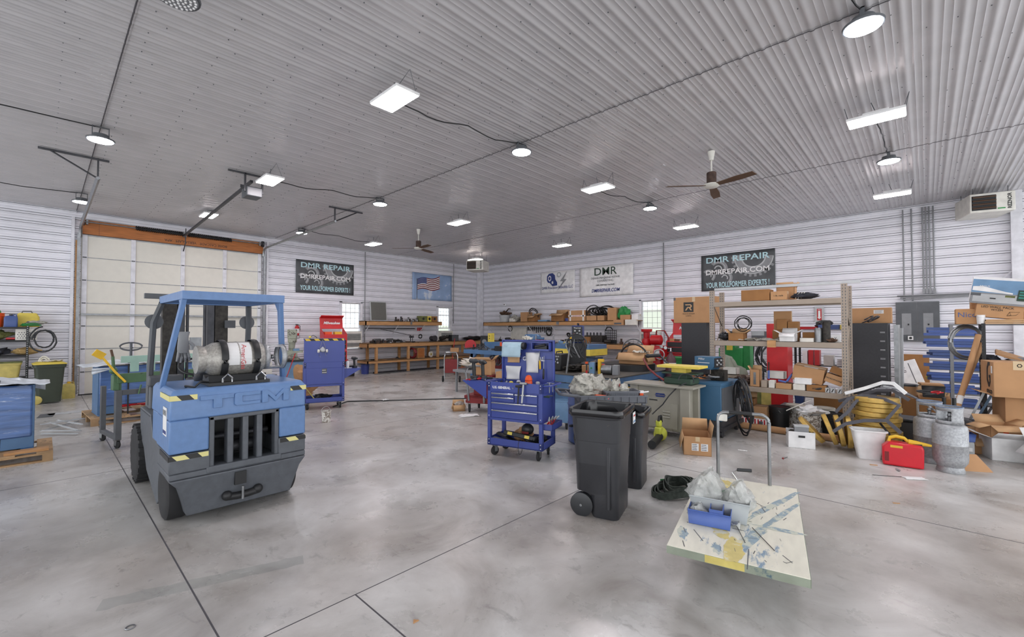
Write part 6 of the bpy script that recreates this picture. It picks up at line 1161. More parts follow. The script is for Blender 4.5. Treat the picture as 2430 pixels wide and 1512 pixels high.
for i in range(3): simple(B().m('white').bb(-.1, .1, -.08, .08, 0, .045), 'white_box', '%s of three stacked white boxes at the right of the black shelf' % ('lowest', 'middle', 'top')[i], 'box', (11.42, 1.28, .985 + i * .05), .05 * i, 'stacked white boxes')
simple(B().m('red').rings([B().rrect(.2, .4, .04, z) for z in (0, .06)]), 'red_case', 'flat pinkish red case on the black shelf left of the boxes', 'case', (11.5, 1.9, 1.75), 0); lump('hanging_straps', (11.5, 1.6, 1.75), (.2, .3, .2), 'black straps heaped on top of the black shelf', 'straps', 'black', 31)
for i, (y, k, s, l) in enumerate(((1.35, 'drumblue', .18, 'blue parts tray on top of the black shelf'), (1.05, 'yellow', .1, 'yellow box on top of the black shelf'))): simple(B().m(k).bb(-.12, .12, -s, s, 0, .1), 'parts_tray', l, 'tray', (11.5, y + .15, 1.75), 0)
# things behind the rack: green machine, coils, wall box
t = T('green_machine', 'bright green machine behind the left half of the pallet rack', 'machine', (12.6, 3.75, 0)); B().m('green').bb(-.2, .2, -.28, .3, .2, 1.25).bb(-.2, .2, -.1, .2, 1.25, 1.62).bb(-.15, .15, -.45, -.28, .7, 1.4).build('machine_body', t, bev=.01); B().m('green').bb(-.2, -.14, -.28, -.2, 0, .2).bb(-.2, -.14, .2, .28, 0, .2).split('leg', t); B().m('yellow').bb(-.206, -.2, -.05, .1, 1.2, 1.38).build('sticker', t)
lump('canvas_sack', (10.3, 3.15, .0), (.5, .6, 1.15), 'grey green canvas sack standing behind the big welder', 'sack', 'mossgreen', 33, amp=.2); bpy.data.objects['canvas_sack'].data.materials[0] = mat('canvas', '#8b9183', .9)
t = T('wall_box', 'grey electrical box with three hanging black cables on the right wall', 'electrical box', (15.0, 3.62, 1.35)); B().m('darkgrey').bb(-.12, .06, -.28, .28, 0, .32).build('box_body', t); [B().m('black').tube([(-.06, y, 0), (-.07, y + .03, -.5), (-.05, y - .02, -1.1)], .02, 6).build('hanging_cable', t) for y in (-.2, 0, .22)]
coil('cable_coil', (12.2, 2.75, 1.1), (1, .3, 0), .28, .022, 5, 'large black cable coil hanging left of the red cabinet', 'cable', 'blackplastic', .07, 6, sq=1.2); t = T('work_stand', 'small steel stand with a pump under the black cable coil', 'stand', (12.4, 2.75, 0)); B().m('grey').bb(-.2, .2, -.3, .3, .75, .8).build('top', t); [B().m('darksteel').bb(x - .02, x + .02, y - .02, y + .02, 0, .75).build('leg', t) for x in (-.18, .18) for y in (-.28, .28)]; simple(B().m('steel').lathe((0, 0, 0), (0, 0, 1), [(0, .12), (.2, .12), (.22, .06), (.35, .06), (.38, .1), (.42, .1)], 16), 'pump', 'grey pump standing on the small steel stand', 'pump', (12.4, 2.75, .8), 0)
# extinguisher arrow sign, conduits, panel
t = T('arrow_sign', 'white fire extinguisher sign with a red downward arrow on the right wall', 'sign', (15.06, 2.19, 2.17), D(-90)); B().m('lightgrey').bb(-.11, .11, -.012, 0, -.22, .22).build('backing', t); B().m('red').bb(-.055, .055, -.016, -.012, -.17, .16).build('red_field', t); B().m('white').prism([(-.025, .1), (.025, .1), (.025, -.08), (.045, -.08), (0, -.14), (-.045, -.08), (-.025, -.08)], (0, -.02, 0), (1, 0, 0), (0, 0, 1), (0, .003, 0)).build('arrow', t); text('lettering', 'FIRE', .04, t, (0, -.018, .13), (D(90), 0, 0), 'white')
t = T('electrical_panel', 'large grey two-door electrical panel on the right wall', 'electrical panel', (15.08, .15, 1.45), D(-90)); B().m('grey').bb(-.405, .405, -.09, 0, 0, .99).build('box_body', t); [B().m('darkgrey').bb(x0 - .0, x1, -.098, -.09, .01, .98).build('panel_door', t) for x0, x1 in ((-.4, -.005), (.005, .4))]; [B().m('grey').bb(x - .09, x + .09, -.103, -.098, .16, .7).build('inner_door', t) for x in (-.2, .2)]
[B().m('black').bb(x - .03, x, -.11, -.1, .4, .44).build('latch', t) for x in (-.15, .22)]; B().m('white').bb(-.18, -.08, -.13, -.098, .03, .13).m('black').cyl((-.13, -.135, .08), (-.13, -.13, .08), .03).build('plug_in_sensor', t)
for i, y in enumerate((.385, .225, .02, -.04, -.10, -.175)): t = T('conduit', '%s vertical grey conduit from the left above the electrical panel' % ('first', 'second', 'third', 'fourth', 'fifth', 'sixth')[i], 'conduit', (15.04, y, 0), 0, 'vertical conduits above the electrical panel'); B().m('grey').cyl((0, 0, 2.47 if i < 2 else 2.75), (0, 0, CZ - .08), .016).build('pipe', t); B().m('grey').bb(-.03, .03, -.025, .025, 2.64 if i > 1 else 2.5, 2.76 if i > 1 else 2.58).build('fitting', t)
for i, (z0, z1) in enumerate(((2.6, 2.6), (2.55, 2.57), (2.5, 2.56))): tag(B().m('grey').cyl((14.98 - .02 * i, .52 - .06 * i, z0), (14.98 - .02 * i, -1.3, z1), .018).build('conduit'), '%s of three horizontal conduits over the electrical panel' % ('highest', 'middle', 'lowest')[i], 'conduit', 'horizontal conduits over the electrical panel')
tag(B().m('trim_white').tube([(15.0, -.85, 2.55), (15.0, -1.5, 3.1)], .02, 4).build('wall_brace'), 'white diagonal brace on the right wall at the edge', 'brace')
# cardboards leaning at the wall under the panel
carton('flat_cardboard', .55, .04, .75, 'brown flat cardboard leaning on the wall under the electrical panel', 'cardboard', (14.8, .22, .38), rot=(D(-8), 0, D(-90)), tape=False, key='cardboard_dark'); t = carton('white_flat_box', .42, .04, .62, 'white printed flat box leaning in front of the brown cardboard', 'box', (14.55, .22, .38), rot=(D(-12), D(-18), D(-90)), tape=False, key='white', marks=lambda t, w, d, h: [label_patch(t, -.08, -d / 2, .42, .14, .2, '-y', 5, 'white'), B().m('darkgrey').bb(.05, .065, -d / 2 - .003, -d / 2, .05, .55).build('printed_strip', t)]); simple(B().m('palletwood').bb(-.35, .35, -.5, .5, 0, .38), 'wooden_crate', 'low wooden crate carrying the leaning cardboards', 'crate', (14.5, .1, 0), 0)
simple(B().m('cardboard').lathe((0, 0, 0), (0, 0, 1), [(0, .16), (.22, .16), (.22, .155)], 28).m('darksteel').lathe((0, 0, .2), (0, 0, 1), [(0, .163), (.03, .163), (.03, .15)], 28), 'fibre_drum', 'short round cardboard drum with a steel rim behind the foam strips', 'drum', (11.1, .28, .5), 0); simple(B().m('cardboard_dark').bb(-.3, .3, -.35, .3, 0, .5), 'support_carton', 'brown carton under the round cardboard drum', 'box', (11.1, .2, 0), 0)
t = open_bin('black_crate', 'black plastic crate with flattened cardboard on top', (10.9, -.08, .55), D(-88), .3, .3, .2, 'black', 'crate'); simple(B().m('cardboard').bb(-.13, .13, -.15, .15, 0, .03), 'flat_cardboards', 'small stack of flattened cardboard on the black crate', 'cardboard', (10.9, -.05, .76), .2); simple(B().m('cardboard_dark').bb(-.25, .25, -.2, .2, 0, .55), 'support_carton', 'carton with a white label under the black crate', 'box', (10.95, -.1, 0), 0)
# ---------------------------------------------------------------- blue strip rack and black shelf at the right edge
t = T('strip_rack', 'grey steel rack filled with blue plastic strips near the right edge', 'rack', (12.0, -.78, 0)); [B().m('grey').bb(x - .025, x + .025, y - .025, y + .025, 0, 1.86).build('post', t) for x in (0, .5) for y in (0, .42)]; [B().m('grey').bb(0, .5, 0, .45, z, z + .03).build('shelf', t) for z in (.25, .5, .72, .94, 1.16, 1.38, 1.6, 1.83)]
rnd = random.Random(12)
for z in (.28, .53, .75, .97, 1.19, 1.41, 1.63):
    for k in range(9): tag(B().m(rnd.choice(['blueplastic', 'blueplastic', 'drumblue', 'blueplastic', 'yellow'] if k == 3 else ['blueplastic', 'drumblue'])).bb(-.04, .04, -.35, .35, 0, .05).build('plastic_strip', loc=(12.02 + .1 * (k % 4), -.44 + rnd.uniform(-.05, .14), z + .002 + .055 * (k // 4)), rot=(0, 0, rnd.uniform(-.05, .05))), 'blue plastic strip lying on the grey strip rack', 'plastic strip', 'plastic strips on the grey rack')
sh2 = wire_shelf('metal_shelf', 'black metal shelf loaded with cartons at the right edge', (9.75, -1.9, 0), 0, .5, 1.28, 1.85, (.6, 1.24, 1.835))
def kbox(name, w, d, h, lab, x, y, z, **k): return carton(name, w, d, h, lab, 'box', (x, y, z), D(-90 + k.pop('rz', 0)), **k)
kbox('carton', .3, .4, .24, 'tan carton with grey lettering at the left end of the top shelf', 10.1, -.50, 1.84, marks=lambda t, w, d, h: text('lettering', 'Nicor', .11, t, (.0, -d / 2 - .003, h * .6), (D(90), 0, 0), 'drumblue'), tape=False)
def led(t, w, d, h):
    text('lettering', 'LED WALL PACK', .045, t, (-.03, -d / 2 - .003, h * .78), (D(90), 0, 0), 'black'); text('lettering', 'WYZM', .04, t, (-.03, -d / 2 - .003, h * .58), (D(90), 0, 0), 'black')
    b = B().m('black'); [b.tube(p, .002, 4) for p in ([(.08, -d / 2 - .003, .04), (.1, -d / 2 - .003, .1), (.2, -d / 2 - .003, .11), (.17, -d / 2 - .003, .06), (.08, -d / 2 - .003, .04)], [(.1, -d / 2 - .003, .1), (.12, -d / 2 - .003, .055), (.08, -d / 2 - .003, .04)])]; b.build('printed_drawing', t)
simple(B().m('cardboard_in').bb(-.2, .2, -.15, .15, 0, .02).bb(-.2, .2, -.15, .15, .024, .044).bb(-.19, .2, -.15, .15, .048, .07), 'flat_cardboards', 'neat pile of flat cardboards under the wall pack carton', 'cardboard', (9.95, -.86, 1.84), D(-90)); kbox('carton', .5, .3, .2, 'tilted tan carton printed with a wall lamp on the black shelf', 9.98, -.80, 1.93, rot=(0, D(8), D(-90)), tape=False, marks=led); kbox('carton', .3, .3, .2, 'plain tan carton behind the wall lamp carton', 10.25, -.68, 2.09, tape=False)
bucket('small white bucket with blue print on the black shelf', (9.85, -.62, 1.84), .05, .14, 'white', handle=False); kbox('carton', .5, .35, .18, 'tan carton at the right edge of the black shelf top', 10.0, -1.3, 1.84)
t = T('printed_box', 'big tilted glossy box showing a building and a parking lot', 'box', (9.86, -.80, 2.14), rot=(D(14), D(9), D(-90))); w, h = .62, .37
B().m('white').bb(-w / 2, w / 2, -.05, .2, 0, h).build('box_body', t); b = B()
for k, x0, x1, z0, z1 in (('lightblue', -w / 2, w / 2, .17, h), ('grey', -w / 2, w / 2, 0, .17), ('lightgrey', -.28, .3, .03, .15), ('lightblue', -.2, .1, .0, .035), ('mossgreen', .05, .15, .12, .15), ('darkgrey', -.31, -.2, .12, .16)): b.m(k).bb(x0, x1, -.0535 - .0005 * b.cur, -.05, z0, z1)
b.m('white').prism([(-.3, .26), (-.2, .27), (.05, .2), (.12, .19), (.12, .17), (-.05, .18), (-.3, .2)], (0, -.058, 0), (1, 0, 0), (0, 0, 1), (0, .003, 0)).m('darkgreen').bb(.17, .29, -.06, -.05, .08, .24).m('teal').bb(.185, .275, -.062, -.05, .2, .22).bb(.185, .275, -.062, -.05, .16, .18).bb(.185, .275, -.062, -.05, .12, .14).m('black').bb(-.1, -.04, -.06, -.05, .085, .1); b.build('printed_picture', t); text('lettering', 'ARGUS', .035, t, (-.18, -.062, .27), (D(90), 0, 0), 'white')
kbox('flat_cardboard', .4, .3, .03, 'brown cardboard sheet slanting on the middle board of the black shelf', 9.95, -.95, 1.33, rot=(D(10), D(22), D(-90)), tape=False); lump('dark_bag', (9.95, -.72, 1.245), (.25, .2, .12), 'dark bag with lime trim on the middle board of the black shelf', 'bag', 'darkcloth', 40); lump('cable_heap', (9.95, -1.15, 1.245), (.3, .6, .1), 'flat heap of grey cables on the middle board of the black shelf', 'cables', 'grey', 41, amp=.4)
coil('steel_wire_coil', (10.0, -.48, 1.55), (1, .35, 0), .2, .016, 3, 'big grey wire coil hanging on the left end of the black shelf', 'wire coil', 'steel', .02, 9, sq=1.25)
for i, (p, q) in enumerate((((9.9, -0.594, 1.673), (9.2, -0.194, 0.593)), ((9.95, -0.631, 1.542), (9.3, -0.128, 0.585)))): tag(B().m('cardboard').cyl(p, (q[0], q[1], .0), .036, n=18).m('paper').cyl([p[j] * .45 + (q[0], q[1], 0)[j] * .55 for j in range(3)], [p[j] * .38 + (q[0], q[1], 0)[j] * .62 for j in range(3)], .0375, n=18).build('cardboard_tube'), ['thicker cardboard tube with white tape leaning on the black shelf', 'second cardboard tube leaning behind the taped one'][i], 'tube')
for i in range(7): rnd = random.Random(50 + i); y = -.28 - .05 * i; tag(B().m(['steel', 'lightblue', 'grey', 'brown', 'steel', 'yellow', 'blueplastic'][i]).bb(-.012, .012, -.015, .015, 0, 1.0 - .06 * i).build('leaning_bar', loc=(9.6 + .08 * i, y - .05, .01), rot=(D(20 + 3 * i), D(6), 0)), ['steel', 'light blue', 'grey', 'brown wooden', 'second steel', 'yellow', 'blue plastic'][i] + ' bar leaning among the scrap left of the cartons', 'bar')
lump('scrap_metal_heap', (9.7, -.32, 0), (.7, .45, .35), 'heap of dark and blue scrap behind the propane tanks', 'scrap', 'darksteel', 44, amp=.6); simple(B().m('lightgrey').bb(-.15, .15, -.12, .12, 0, .2).m('white').bb(-.155, -.15, -.1, .1, .08, .13), 'grey_drawer_unit', 'small grey drawer unit with white label behind the propane tank', 'drawer unit', (8.9, -.33, 0), .1); open_bin('parts_bin', 'blue parts bin on the small grey drawer unit', (8.9, -.36, .202), D(-80), .22, .2, .1, 'blueplastic')
def graco(t, w, d, h):
    B().m('black').prism([(-.05, .42), (-.11, .34), (-.11, .16), (-.04, .07), (.0, .07), (.05, .14), (.05, .24), (-.02, .24), (-.02, .2), (.01, .2), (.01, .15), (-.02, .12), (-.065, .18), (-.065, .32), (-.03, .37), (.03, .37), (.03, .42)], (-w / 2 - .004, -.12, .05), (0, -1, 0), (0, 0, 1), (.003, 0, 0)).build('logo_mark', t); text('lettering', 'GRACO', .07, t, (-w / 2 - .004, -.12, .055), (D(90), 0, D(-90)), 'black', bold=.002)
    for x, z in ((-.18, .38), (.05, .08), (.2, .38)): B().m('tape').bb(x - .06, x + .06, -d / 2 - .003, -d / 2, z, z + .12).m('black').ring((x, -d / 2 - .004, z + .06), (0, 1, 0), .022, .005, 6, 4).build('printed_label', t)
    B().m('paper').bb(-w / 2 - .003, -w / 2, -.25, -.2, .32, .42).build('address_label', t)
kbox('carton', .85, .6, .48, 'big brown carton with a black G logo at the right edge', 9.33, -1.05, .83, rz=8, marks=graco, tape=False, key='cardboard')
kbox('carton', .8, .5, .82, 'big open brown carton under the logo carton, its flap out', 9.49, -1.14, 0, rz=10, open_=1, flaps=(None, None, 12, None)); kbox('white_carton', .5, .4, .3, 'white carton with open brown flaps on the floor at the right edge', 9.03, -.82, 0, rz=14, open_=1, key='white', flaps=(30, 60, 20, 60)); kbox('carton', .34, .26, .16, 'small open brown carton with orange tape on the white carton', 8.98, -.70, .305, rz=30, open_=1, flaps=(-30, 50, -20, 30), marks=lambda t, w, d, h: B().m('orange').bb(-.03, .03, -d / 2 - .003, -d / 2, .02, h * .8).build('orange_tape', t))
kbox('white_carton', .4, .4, .32, 'white lettered carton cut by the right edge of the view', 8.60, -1.2, 0, rz=38, open_=1, key='white', flaps=(30, 60, -40, 60), marks=lambda t, w, d, h: text('lettering', 'CANVAS', .05, t, (-.0, -d / 2 - .003, h * .6), (D(90), 0, 0), 'darkgrey')); kbox('carton', .25, .3, .22, 'narrow brown carton left of the white carton on the floor', 9.22, -.50, 0, rz=25, open_=1, flaps=(-50, 60, None, None)); tag(B().m('cardboard').bb(-.15, .15, -.002, .002, 0, .3).build('cardboard_sheet', loc=(7.95, -.45, 0), rot=(D(-60), 0, D(-60))), 'flat cardboard piece on the floor behind the nearer propane tank', 'cardboard')
# ================================================================ banners on the walls
def banner(name, label, loc, rz, w, h, key, grom=True):
    t = T(name, label, 'banner', loc, D(rz)); B().m(key).sheet(lambda u, v: V((u - .5) * w, -.004 - .006 * math.sin(u * 9 + v * 3), (v - .5) * h), 20, 10).build('banner_cloth', t, solid=.003); return t
gm = mat('gearcloth', '#4a4d50', .55, 0, .35, 2.2); 
def gear_banner(label, loc, rz):
    t = banner('gear_banner', label, loc, rz, 2.17, 1.19, 'gearcloth'); y = -.0155
    b = B()
    def arc(cx, cz, r0, r1, a0, a1, key, dy, n=26):
        b.m(key); vs = [[b.bm.verts.new(V(cx + r * math.cos(a0 + (a1 - a0) * i / n), y + dy, cz + r * math.sin(a0 + (a1 - a0) * i / n))) for r in (r0, r1)] for i in range(n + 1)]
        vs = [[v for v in p] for p in vs]
        b._f([b.bm.faces.new((vs[i][0], vs[i + 1][0], vs[i + 1][1], vs[i][1])) for i in range(n)])
    arc(.5, .42, .36, .55, PI * .95, PI * 1.98, 'grey', .001); arc(.5, .42, .32, .36, PI, 2 * PI, 'lightgrey', 0); arc(.5, .42, .53, .56, PI * .97, 1.97 * PI, 'lightgrey', 0)
    for k in range(12): a = PI * (1.0 + .075 * k); c = V(.5 + .6 * math.cos(a), y, .42 + .6 * math.sin(a)); (b.m('grey').box(c, (.07, .002, .09), (0, -a + PI / 2, 0)) if c.z > -.55 and c.x < 1.03 else 0)
    for cx, cz, r in ((-.55, .1, .3), (-.35, -.2, .24), (-.85, -.1, .22)): arc(cx, cz, r * .6, r, -.9, 2.4, 'grey', .001); arc(cx, cz, r * .3, r * .42, -.5, 2.9, 'lightgrey', 0); arc(cx, cz, r * .72, r * .78, -.9, 2.2, 'lightgrey', -.001)
    b.build('printed_gears', t)
    ic = mat('iceblue', '#b8dbe2', .5, 0, .03)
    for s, z, sz, sx, k in (('DMR REPAIR', .40, .26, 1.3, 'iceblue'), ('DMRREPAIR.COM', .0, .22, 1.1, 'white'), ('YOUR ROLLFORMER EXPERTS !', -.42, .24, .56, 'iceblue')):
        text('lettering', s, sz, t, (0, -.018, z), (D(90), 0, 0), k, bold=.004, sx=sx, ext=.001)
    return t
gear_banner('dark grey gear banner on the wall beside the overhead door', (7.205, 16.285, 3.65), 0); gear_banner('dark grey gear banner on the right wall above the pallet rack', (15.065, 4.36, 3.60), -90)
# flag banner
t = banner('flag_banner', 'sky blue banner with a waving American flag near the far corner', (12.085, 16.285, 3.635), 0, 2.19, 1.19, 'iceblue'); sk = MATS['skycloth'] = mat('skycloth', '#93acd0', .6, 0, .22, 1.2, dirt='#d5dde8', dsc=1.1, dth=.56); t.children[0].data.materials[0] = sk
b = B().m('darkgrey').bb(-.87, -.85, -.02, -.012, -.58, .33); y = -.02
def fl(u, v): return V(-.84 + u * 1.22, y, -.16 + v * .48 + .1 * u + .05 * math.sin(u * 7) + .1 * u * (v - .3))
for i in range(13):
    b.m('darkred' if i % 2 == 0 else 'white'); n = 16
    for k in range(n): b._f([b.bm.faces.new([b.bm.verts.new(fl(*q)) for q in ((k / n, i / 13), ((k + 1) / n, i / 13), ((k + 1) / n, (i + 1) / 13), (k / n, (i + 1) / 13))])])
y = -.022; b.m('navy'); n = 8
for k in range(n): b._f([b.bm.faces.new([b.bm.verts.new(fl(*q)) for q in ((k * .4 / n, 6 / 13), ((k + 1) * .4 / n, 6 / 13), ((k + 1) * .4 / n, 1), (k * .4 / n, 1))])])
y = -.024; b.m('white')
for r in range(6):
    for c_ in range(7): p = fl(.03 + c_ * .055, .52 + r * .08); b.box(p, (.018, .001, .018), (0, .7, 0))
b.build('printed_flag', t)
# lightning banner
t = banner('lightning_banner', 'small white banner with blue helmet, gear and lightning on the right wall', (15.065, 11.48, 3.76), -90, 1.82, .9, 'white')
Pz = lambda L, k, yy=-.018, nm='printed_mark': B().m(k).prism(L, (0, yy, 0), (1, 0, 0), (0, 0, 1), (0, .002, 0)).build(nm, t)
Pz([(-.55, .28), (-.45, .38), (-.25, .4), (-.12, .3), (-.1, .12), (-.0, -.02), (-.0, -.15), (-.25, -.17), (-.4, -.02), (-.5, .0), (-.56, .1)], 'navy'); Pz([(-.48, .12), (-.4, .04), (-.32, .12), (-.32, .24), (-.4, .3), (-.48, .24)], 'white', -.021); Pz([(-.45, .14), (-.4, .09), (-.35, .14), (-.35, .21), (-.4, .25), (-.45, .21)], 'navy', -.023); Pz([(-.3, .02), (-.22, .06), (-.2, -.05), (-.28, -.08)], 'white', -.021)
B().m('lightgrey').ring((.1, -.018, .3), (0, 1, 0), .09, .025, 18, 4).build('printed_gear', t); Pz([(.52, .42), (.15, .02), (.3, .0), (.0, -.38), (.5, .08), (.35, .1)], 'grey', -.022); text('lettering', 'DMR Precision Rebuilds LLC', .165, t, (0, -.024, -.24), (D(90), 0, 0), 'navy', sx=.86)
t = banner('company_banner', 'large white banner with big serif company letters on the right wall', (15.065, 9.13, 3.64), -90, 2.4, 1.18, 'white')
for s, z, sz, sx, k, bo, shr in (('DMR', .36, .42, 1.15, 'darkgreen', .003, 0), ('DEANS MACHINE REPAIR', .12, .11, 1.05, 'darkgrey', 0, 0), ('CONSULTING', .0, .11, 1.05, 'darkgrey', 0, 0), ('DMR, Will Keep You Rollin\'', -.16, .075, 1, 'darkgrey', .002, .3), ('DMRREPAIR.COM', -.38, .19, .85, 'navy', .003, .25)): text('lettering', s, sz, t, (0, -.016, z), (D(90), 0, 0), k, bold=bo, sx=sx, shear=shr)
text('ampersand', '&', .28, t, (0, -.0145, .06), (D(90), 0, 0), 'lightgrey')
# ================================================================ wooden benches and shelves
def bench(name, label, loc, rz, L, Dp, H, posts, low=.52, thick=.16):
    t = T(name, label, 'workbench' if 'bench' in name else 'shelf', loc, D(rz))
    B().m('wood').bb(0, L, 0, .04, H - thick, H).bb(0, .04, 0, Dp, H - thick, H).build('front_board', t, bev=.004); B().m('woodtop').bb(0, L, 0, Dp, H - .02, H + .003).build('bench_top', t)
    if low: B().m('wood').bb(0, L, 0, .04, low - .1, low).bb(0, .04, 0, Dp, low - .1, low).build('lower_board', t); B().m('woodtop').bb(0, L, .0, Dp, low - .02, low + .003).build('lower_shelf', t)
    for x in posts:
        for y in (.02, Dp - .1): B().m('wood').bb(x, x + .09, y, y + .09, 0, H - .02).build('leg', t)
    return t
bench('workbench', 'long wooden workbench with a lower shelf along the door wall', (8.45, 15.45, 0), 0, 6.2, .8, 1.19, (.35, 1.8, 3.3, 4.7, 6.0)); bench('workbench', 'long wooden workbench along the right wall under the shelf', (14.3, 15.4, 0), -90, 7.9, .75, 1.19, (1.5, 3.2, 5, 7.7), None, .18)
def wshelf(label, loc, rz, L, Dp):
    t = T('wall_shelf', label, 'shelf', loc, D(rz)); B().m('wood').bb(0, L, 0, .04, 0, .16).bb(0, .04, 0, Dp, 0, .16).build('front_board', t); B().m('woodtop').bb(0, L, 0, Dp, .14, .165).build('shelf_top', t)
    B().m('steel').bb(L * .55, L * .56 + .06, -.004, 0, .02, .15).build('joint_plate', t)
    for k in range(int(L / 1.3) + 1): x = .2 + k * 1.3; (B().m('trim_white').tube([(x, .08, 0), (x, Dp - .03, -.35)], .02, 4).build('bracket', t) if x < L else 0)
    return t
wshelf('wooden wall shelf between the two windows of the door wall', (8.52, 15.75, 1.90), 0, 3.68, .52); wshelf('long wooden wall shelf on the right wall heaped with cartons', (14.58, 15.6, 1.90), -90, 8.05, .48)
# things on the left wall shelf and benches
t = T('screen_frame', 'grey mesh screen in an aluminium frame standing on the left wall shelf', 'screen', (9.2, 15.95, 2.066), rot=(D(-6), 0, 0)); B().m('lightgrey').bb(-.36, .36, -.02, .02, 0, .78).build('frame', t); mat('mesh', '#64645f', .7, 0, .1, 60); B().m('mesh').bb(-.33, .33, -.025, -.02, .03, .75).build('mesh_panel', t)
rnd = random.Random(77)
for i in range(11):
    x = 9.95 + i * .12; h = rnd.uniform(.06, .2); tag(B().m(rnd.choice(['rust_dark', 'darksteel', 'greasy', 'steel'])).lathe((0, 0, 0), (0, 0, 1), [(0, .05), (h * .4, .05), (h * .42, .03), (h * .8, .032), (h, .045)], 10).build('machine_fitting', loc=(x, 15.95 + rnd.uniform(-.08, .1), 2.066)), 'small metal fitting standing on the left wall shelf', 'fitting', 'metal fittings on the left wall shelf')
for i, (x, w, k, l) in enumerate(((11.3, .36, 'mossgreen', 'olive box on the left wall shelf'), (11.62, .2, 'yellow', 'yellow box on the left wall shelf'), (11.9, .28, 'cardboard_dark', 'brown box with a round print on the left wall shelf'))): simple(B().m(k).bb(-w / 2, w / 2, -.12, .12, 0, .24).m('black').cyl((0, -.125, .12), (0, -.12, .12), .06, n=12), 'parts_box', l, 'box', (x, 16.0, 2.066), 0)
tag(B().m('darksteel').tube([(8.7, 16.1, 1.78), (11.0, 16.1, 1.76)], .02, 6).build('hanging_bar'), 'dark steel bar hung under the left wall shelf', 'bar'); tag(B().m('darksteel').tube([(9.4, 16.15, 1.74), (10.8, 16.15, 1.48)], .012, 6).build('hanging_bar'), 'thin dark rod slanting under the left wall shelf', 'rod')
for i in range(3): tag(B().m('red').bb(-.02, .02, -.02, .02, -.14, 0).build('red_pliers', loc=(11.2 + i * .09, 16.15, 1.8)), 'red-handled tool hanging under the left wall shelf', 'hand tool', 'red tools hanging under the left wall shelf')
coil('tape_roll', (11.42, 16.27, 1.42), (0, 1, 0), .08, .025, 1, 'dark ring hanging on the wall over the workbench', 'ring', 'black', 0, 1)
def clutter(prefix, label, grp, n, xr, yr, z, keys, seed, hmax=.2):
    rnd = random.Random(seed)
    for i in range(n):
        w, d, h = rnd.uniform(.06, .2), rnd.uniform(.05, .16), rnd.uniform(.03, hmax); k = rnd.choice(keys); b = B().m(k); f = i % 4
        if f == 0: b.box((0, 0, h / 2), (w, d, h)).cyl((0, 0, h * .5), (w * .8, 0, h * .7), h * .25, n=8)
        elif f == 1: b.lathe((0, 0, 0), (0, 0, 1), [(0, w * .4), (h * .5, w * .42), (h * .6, w * .2), (h * 1.3, w * .22)], 10)
        elif f == 2: b.tube([(-w, 0, h * .2), (-w * .3, d * .3, h), (w * .4, -d * .2, h * .6), (w, 0, h * .2)], .015, 6).box((0, 0, h * .2), (w, d, h * .4))
        else: b.cyl((-w * .7, 0, h * .5), (w * .7, 0, h * .5), h * .45, n=12).cyl((0, 0, h * .5), (0, -d, h * .5), h * .2, n=8)
        tag(b.build(prefix, loc=(rnd.uniform(*xr), rnd.uniform(*yr), z + .002), rot=(0, 0, rnd.uniform(0, 6))), label, prefix.split('_')[-1], grp)
dk = ['darksteel', 'steel', 'greasy', 'rust_dark', 'grey', 'black']
clutter('machine_part', 'loose metal machine part on the workbench along the door wall', 'machine parts on the door wall workbench', 26, (8.6, 10.6), (15.5, 15.95), 1.193, dk, 5, .13); clutter('machine_part', 'loose metal part on the lower shelf of the door wall workbench', 'parts on the lower shelf of the door wall workbench', 10, (8.6, 14), (15.55, 16.1), .523, dk, 6, .08)
for x in (8.95, 9.5): tag(B().m('steel').box((0, 0, .05), (.12, .12, .1)).box((0, 0, .14), (.3, .08, .07)).cyl((-.2, 0, .13), (.2, 0, .13), .02).cyl((.2, -.08, .13), (.2, .08, .13), .008).build('bench_vise', loc=(x, 15.62, 1.193), rot=(0, 0, .3)), 'grey bench vise on the door wall workbench, the %s one' % ('left' if x < 9 else 'right'), 'vise')
tag(B().m('darksteel').bb(-.1, .1, -.1, .1, 0, .03).cyl((0, .06, 0), (0, .06, .3), .02).bb(-.04, .04, -.12, .1, .18, .27).cyl((0, -.08, .2), (0, -.08, .06), .015).tube([(0, .02, .24), (.12, 0, .3)], .008, 5).build('arbor_press', loc=(10.6, 15.75, 1.193)), 'small upright press on the door wall workbench', 'press')
tag(B().m('darksteel').lathe((0, 0, .14), (0, 1, 0), [(0, .13), (.04, .13), (.06, .06), (.2, .1), (.3, .1), (.32, .05)], 16).bb(-.1, .1, 0, .3, 0, .04).build('bench_grinder', loc=(11.75, 15.65, 1.193)), 'round dark bench grinder on the door wall workbench', 'grinder'); tag(B().m('greasy').lathe((0, 0, .12), (1, 0, .2), [(0, .1), (.25, .1), (.27, .04), (.4, .08)], 14).bb(-.05, .25, -.1, .1, 0, .04).build('electric_motor', loc=(12.15, 15.8, 1.193)), 'electric motor beside the round grinder', 'motor')
tag(B().m('black').bb(-.2, .2, -.12, .12, 0, .28).m('darkgrey').bb(-.18, .18, -.125, -.12, .02, .26).build('speaker_box', loc=(12.78, 15.65, 1.193), bev=.01), 'black speaker box on the workbench by the far window', 'speaker')
lump('black_fabric_heap', (14.0, 15.7, 1.193), (1.2, .4, .2), 'black heap of cables at the far corner of the workbench', 'cables', 'black', 51, amp=.4); simple(B().m('black').bb(-.2, .2, -.2, .2, 0, .55).m('grey').cyl((-.05, -.21, .3), (-.05, -.2, .3), .1), 'black_machine', 'black machine with a round dial near the far corner bench end', 'machine', (13.2, 14.0, .9), -.7); simple(B().m('darkgrey').bb(-.2, .2, -.2, .2, 0, .9), 'machine_pedestal', 'dark pedestal under the black machine', 'pedestal', (13.2, 14.0, 0), -.7)
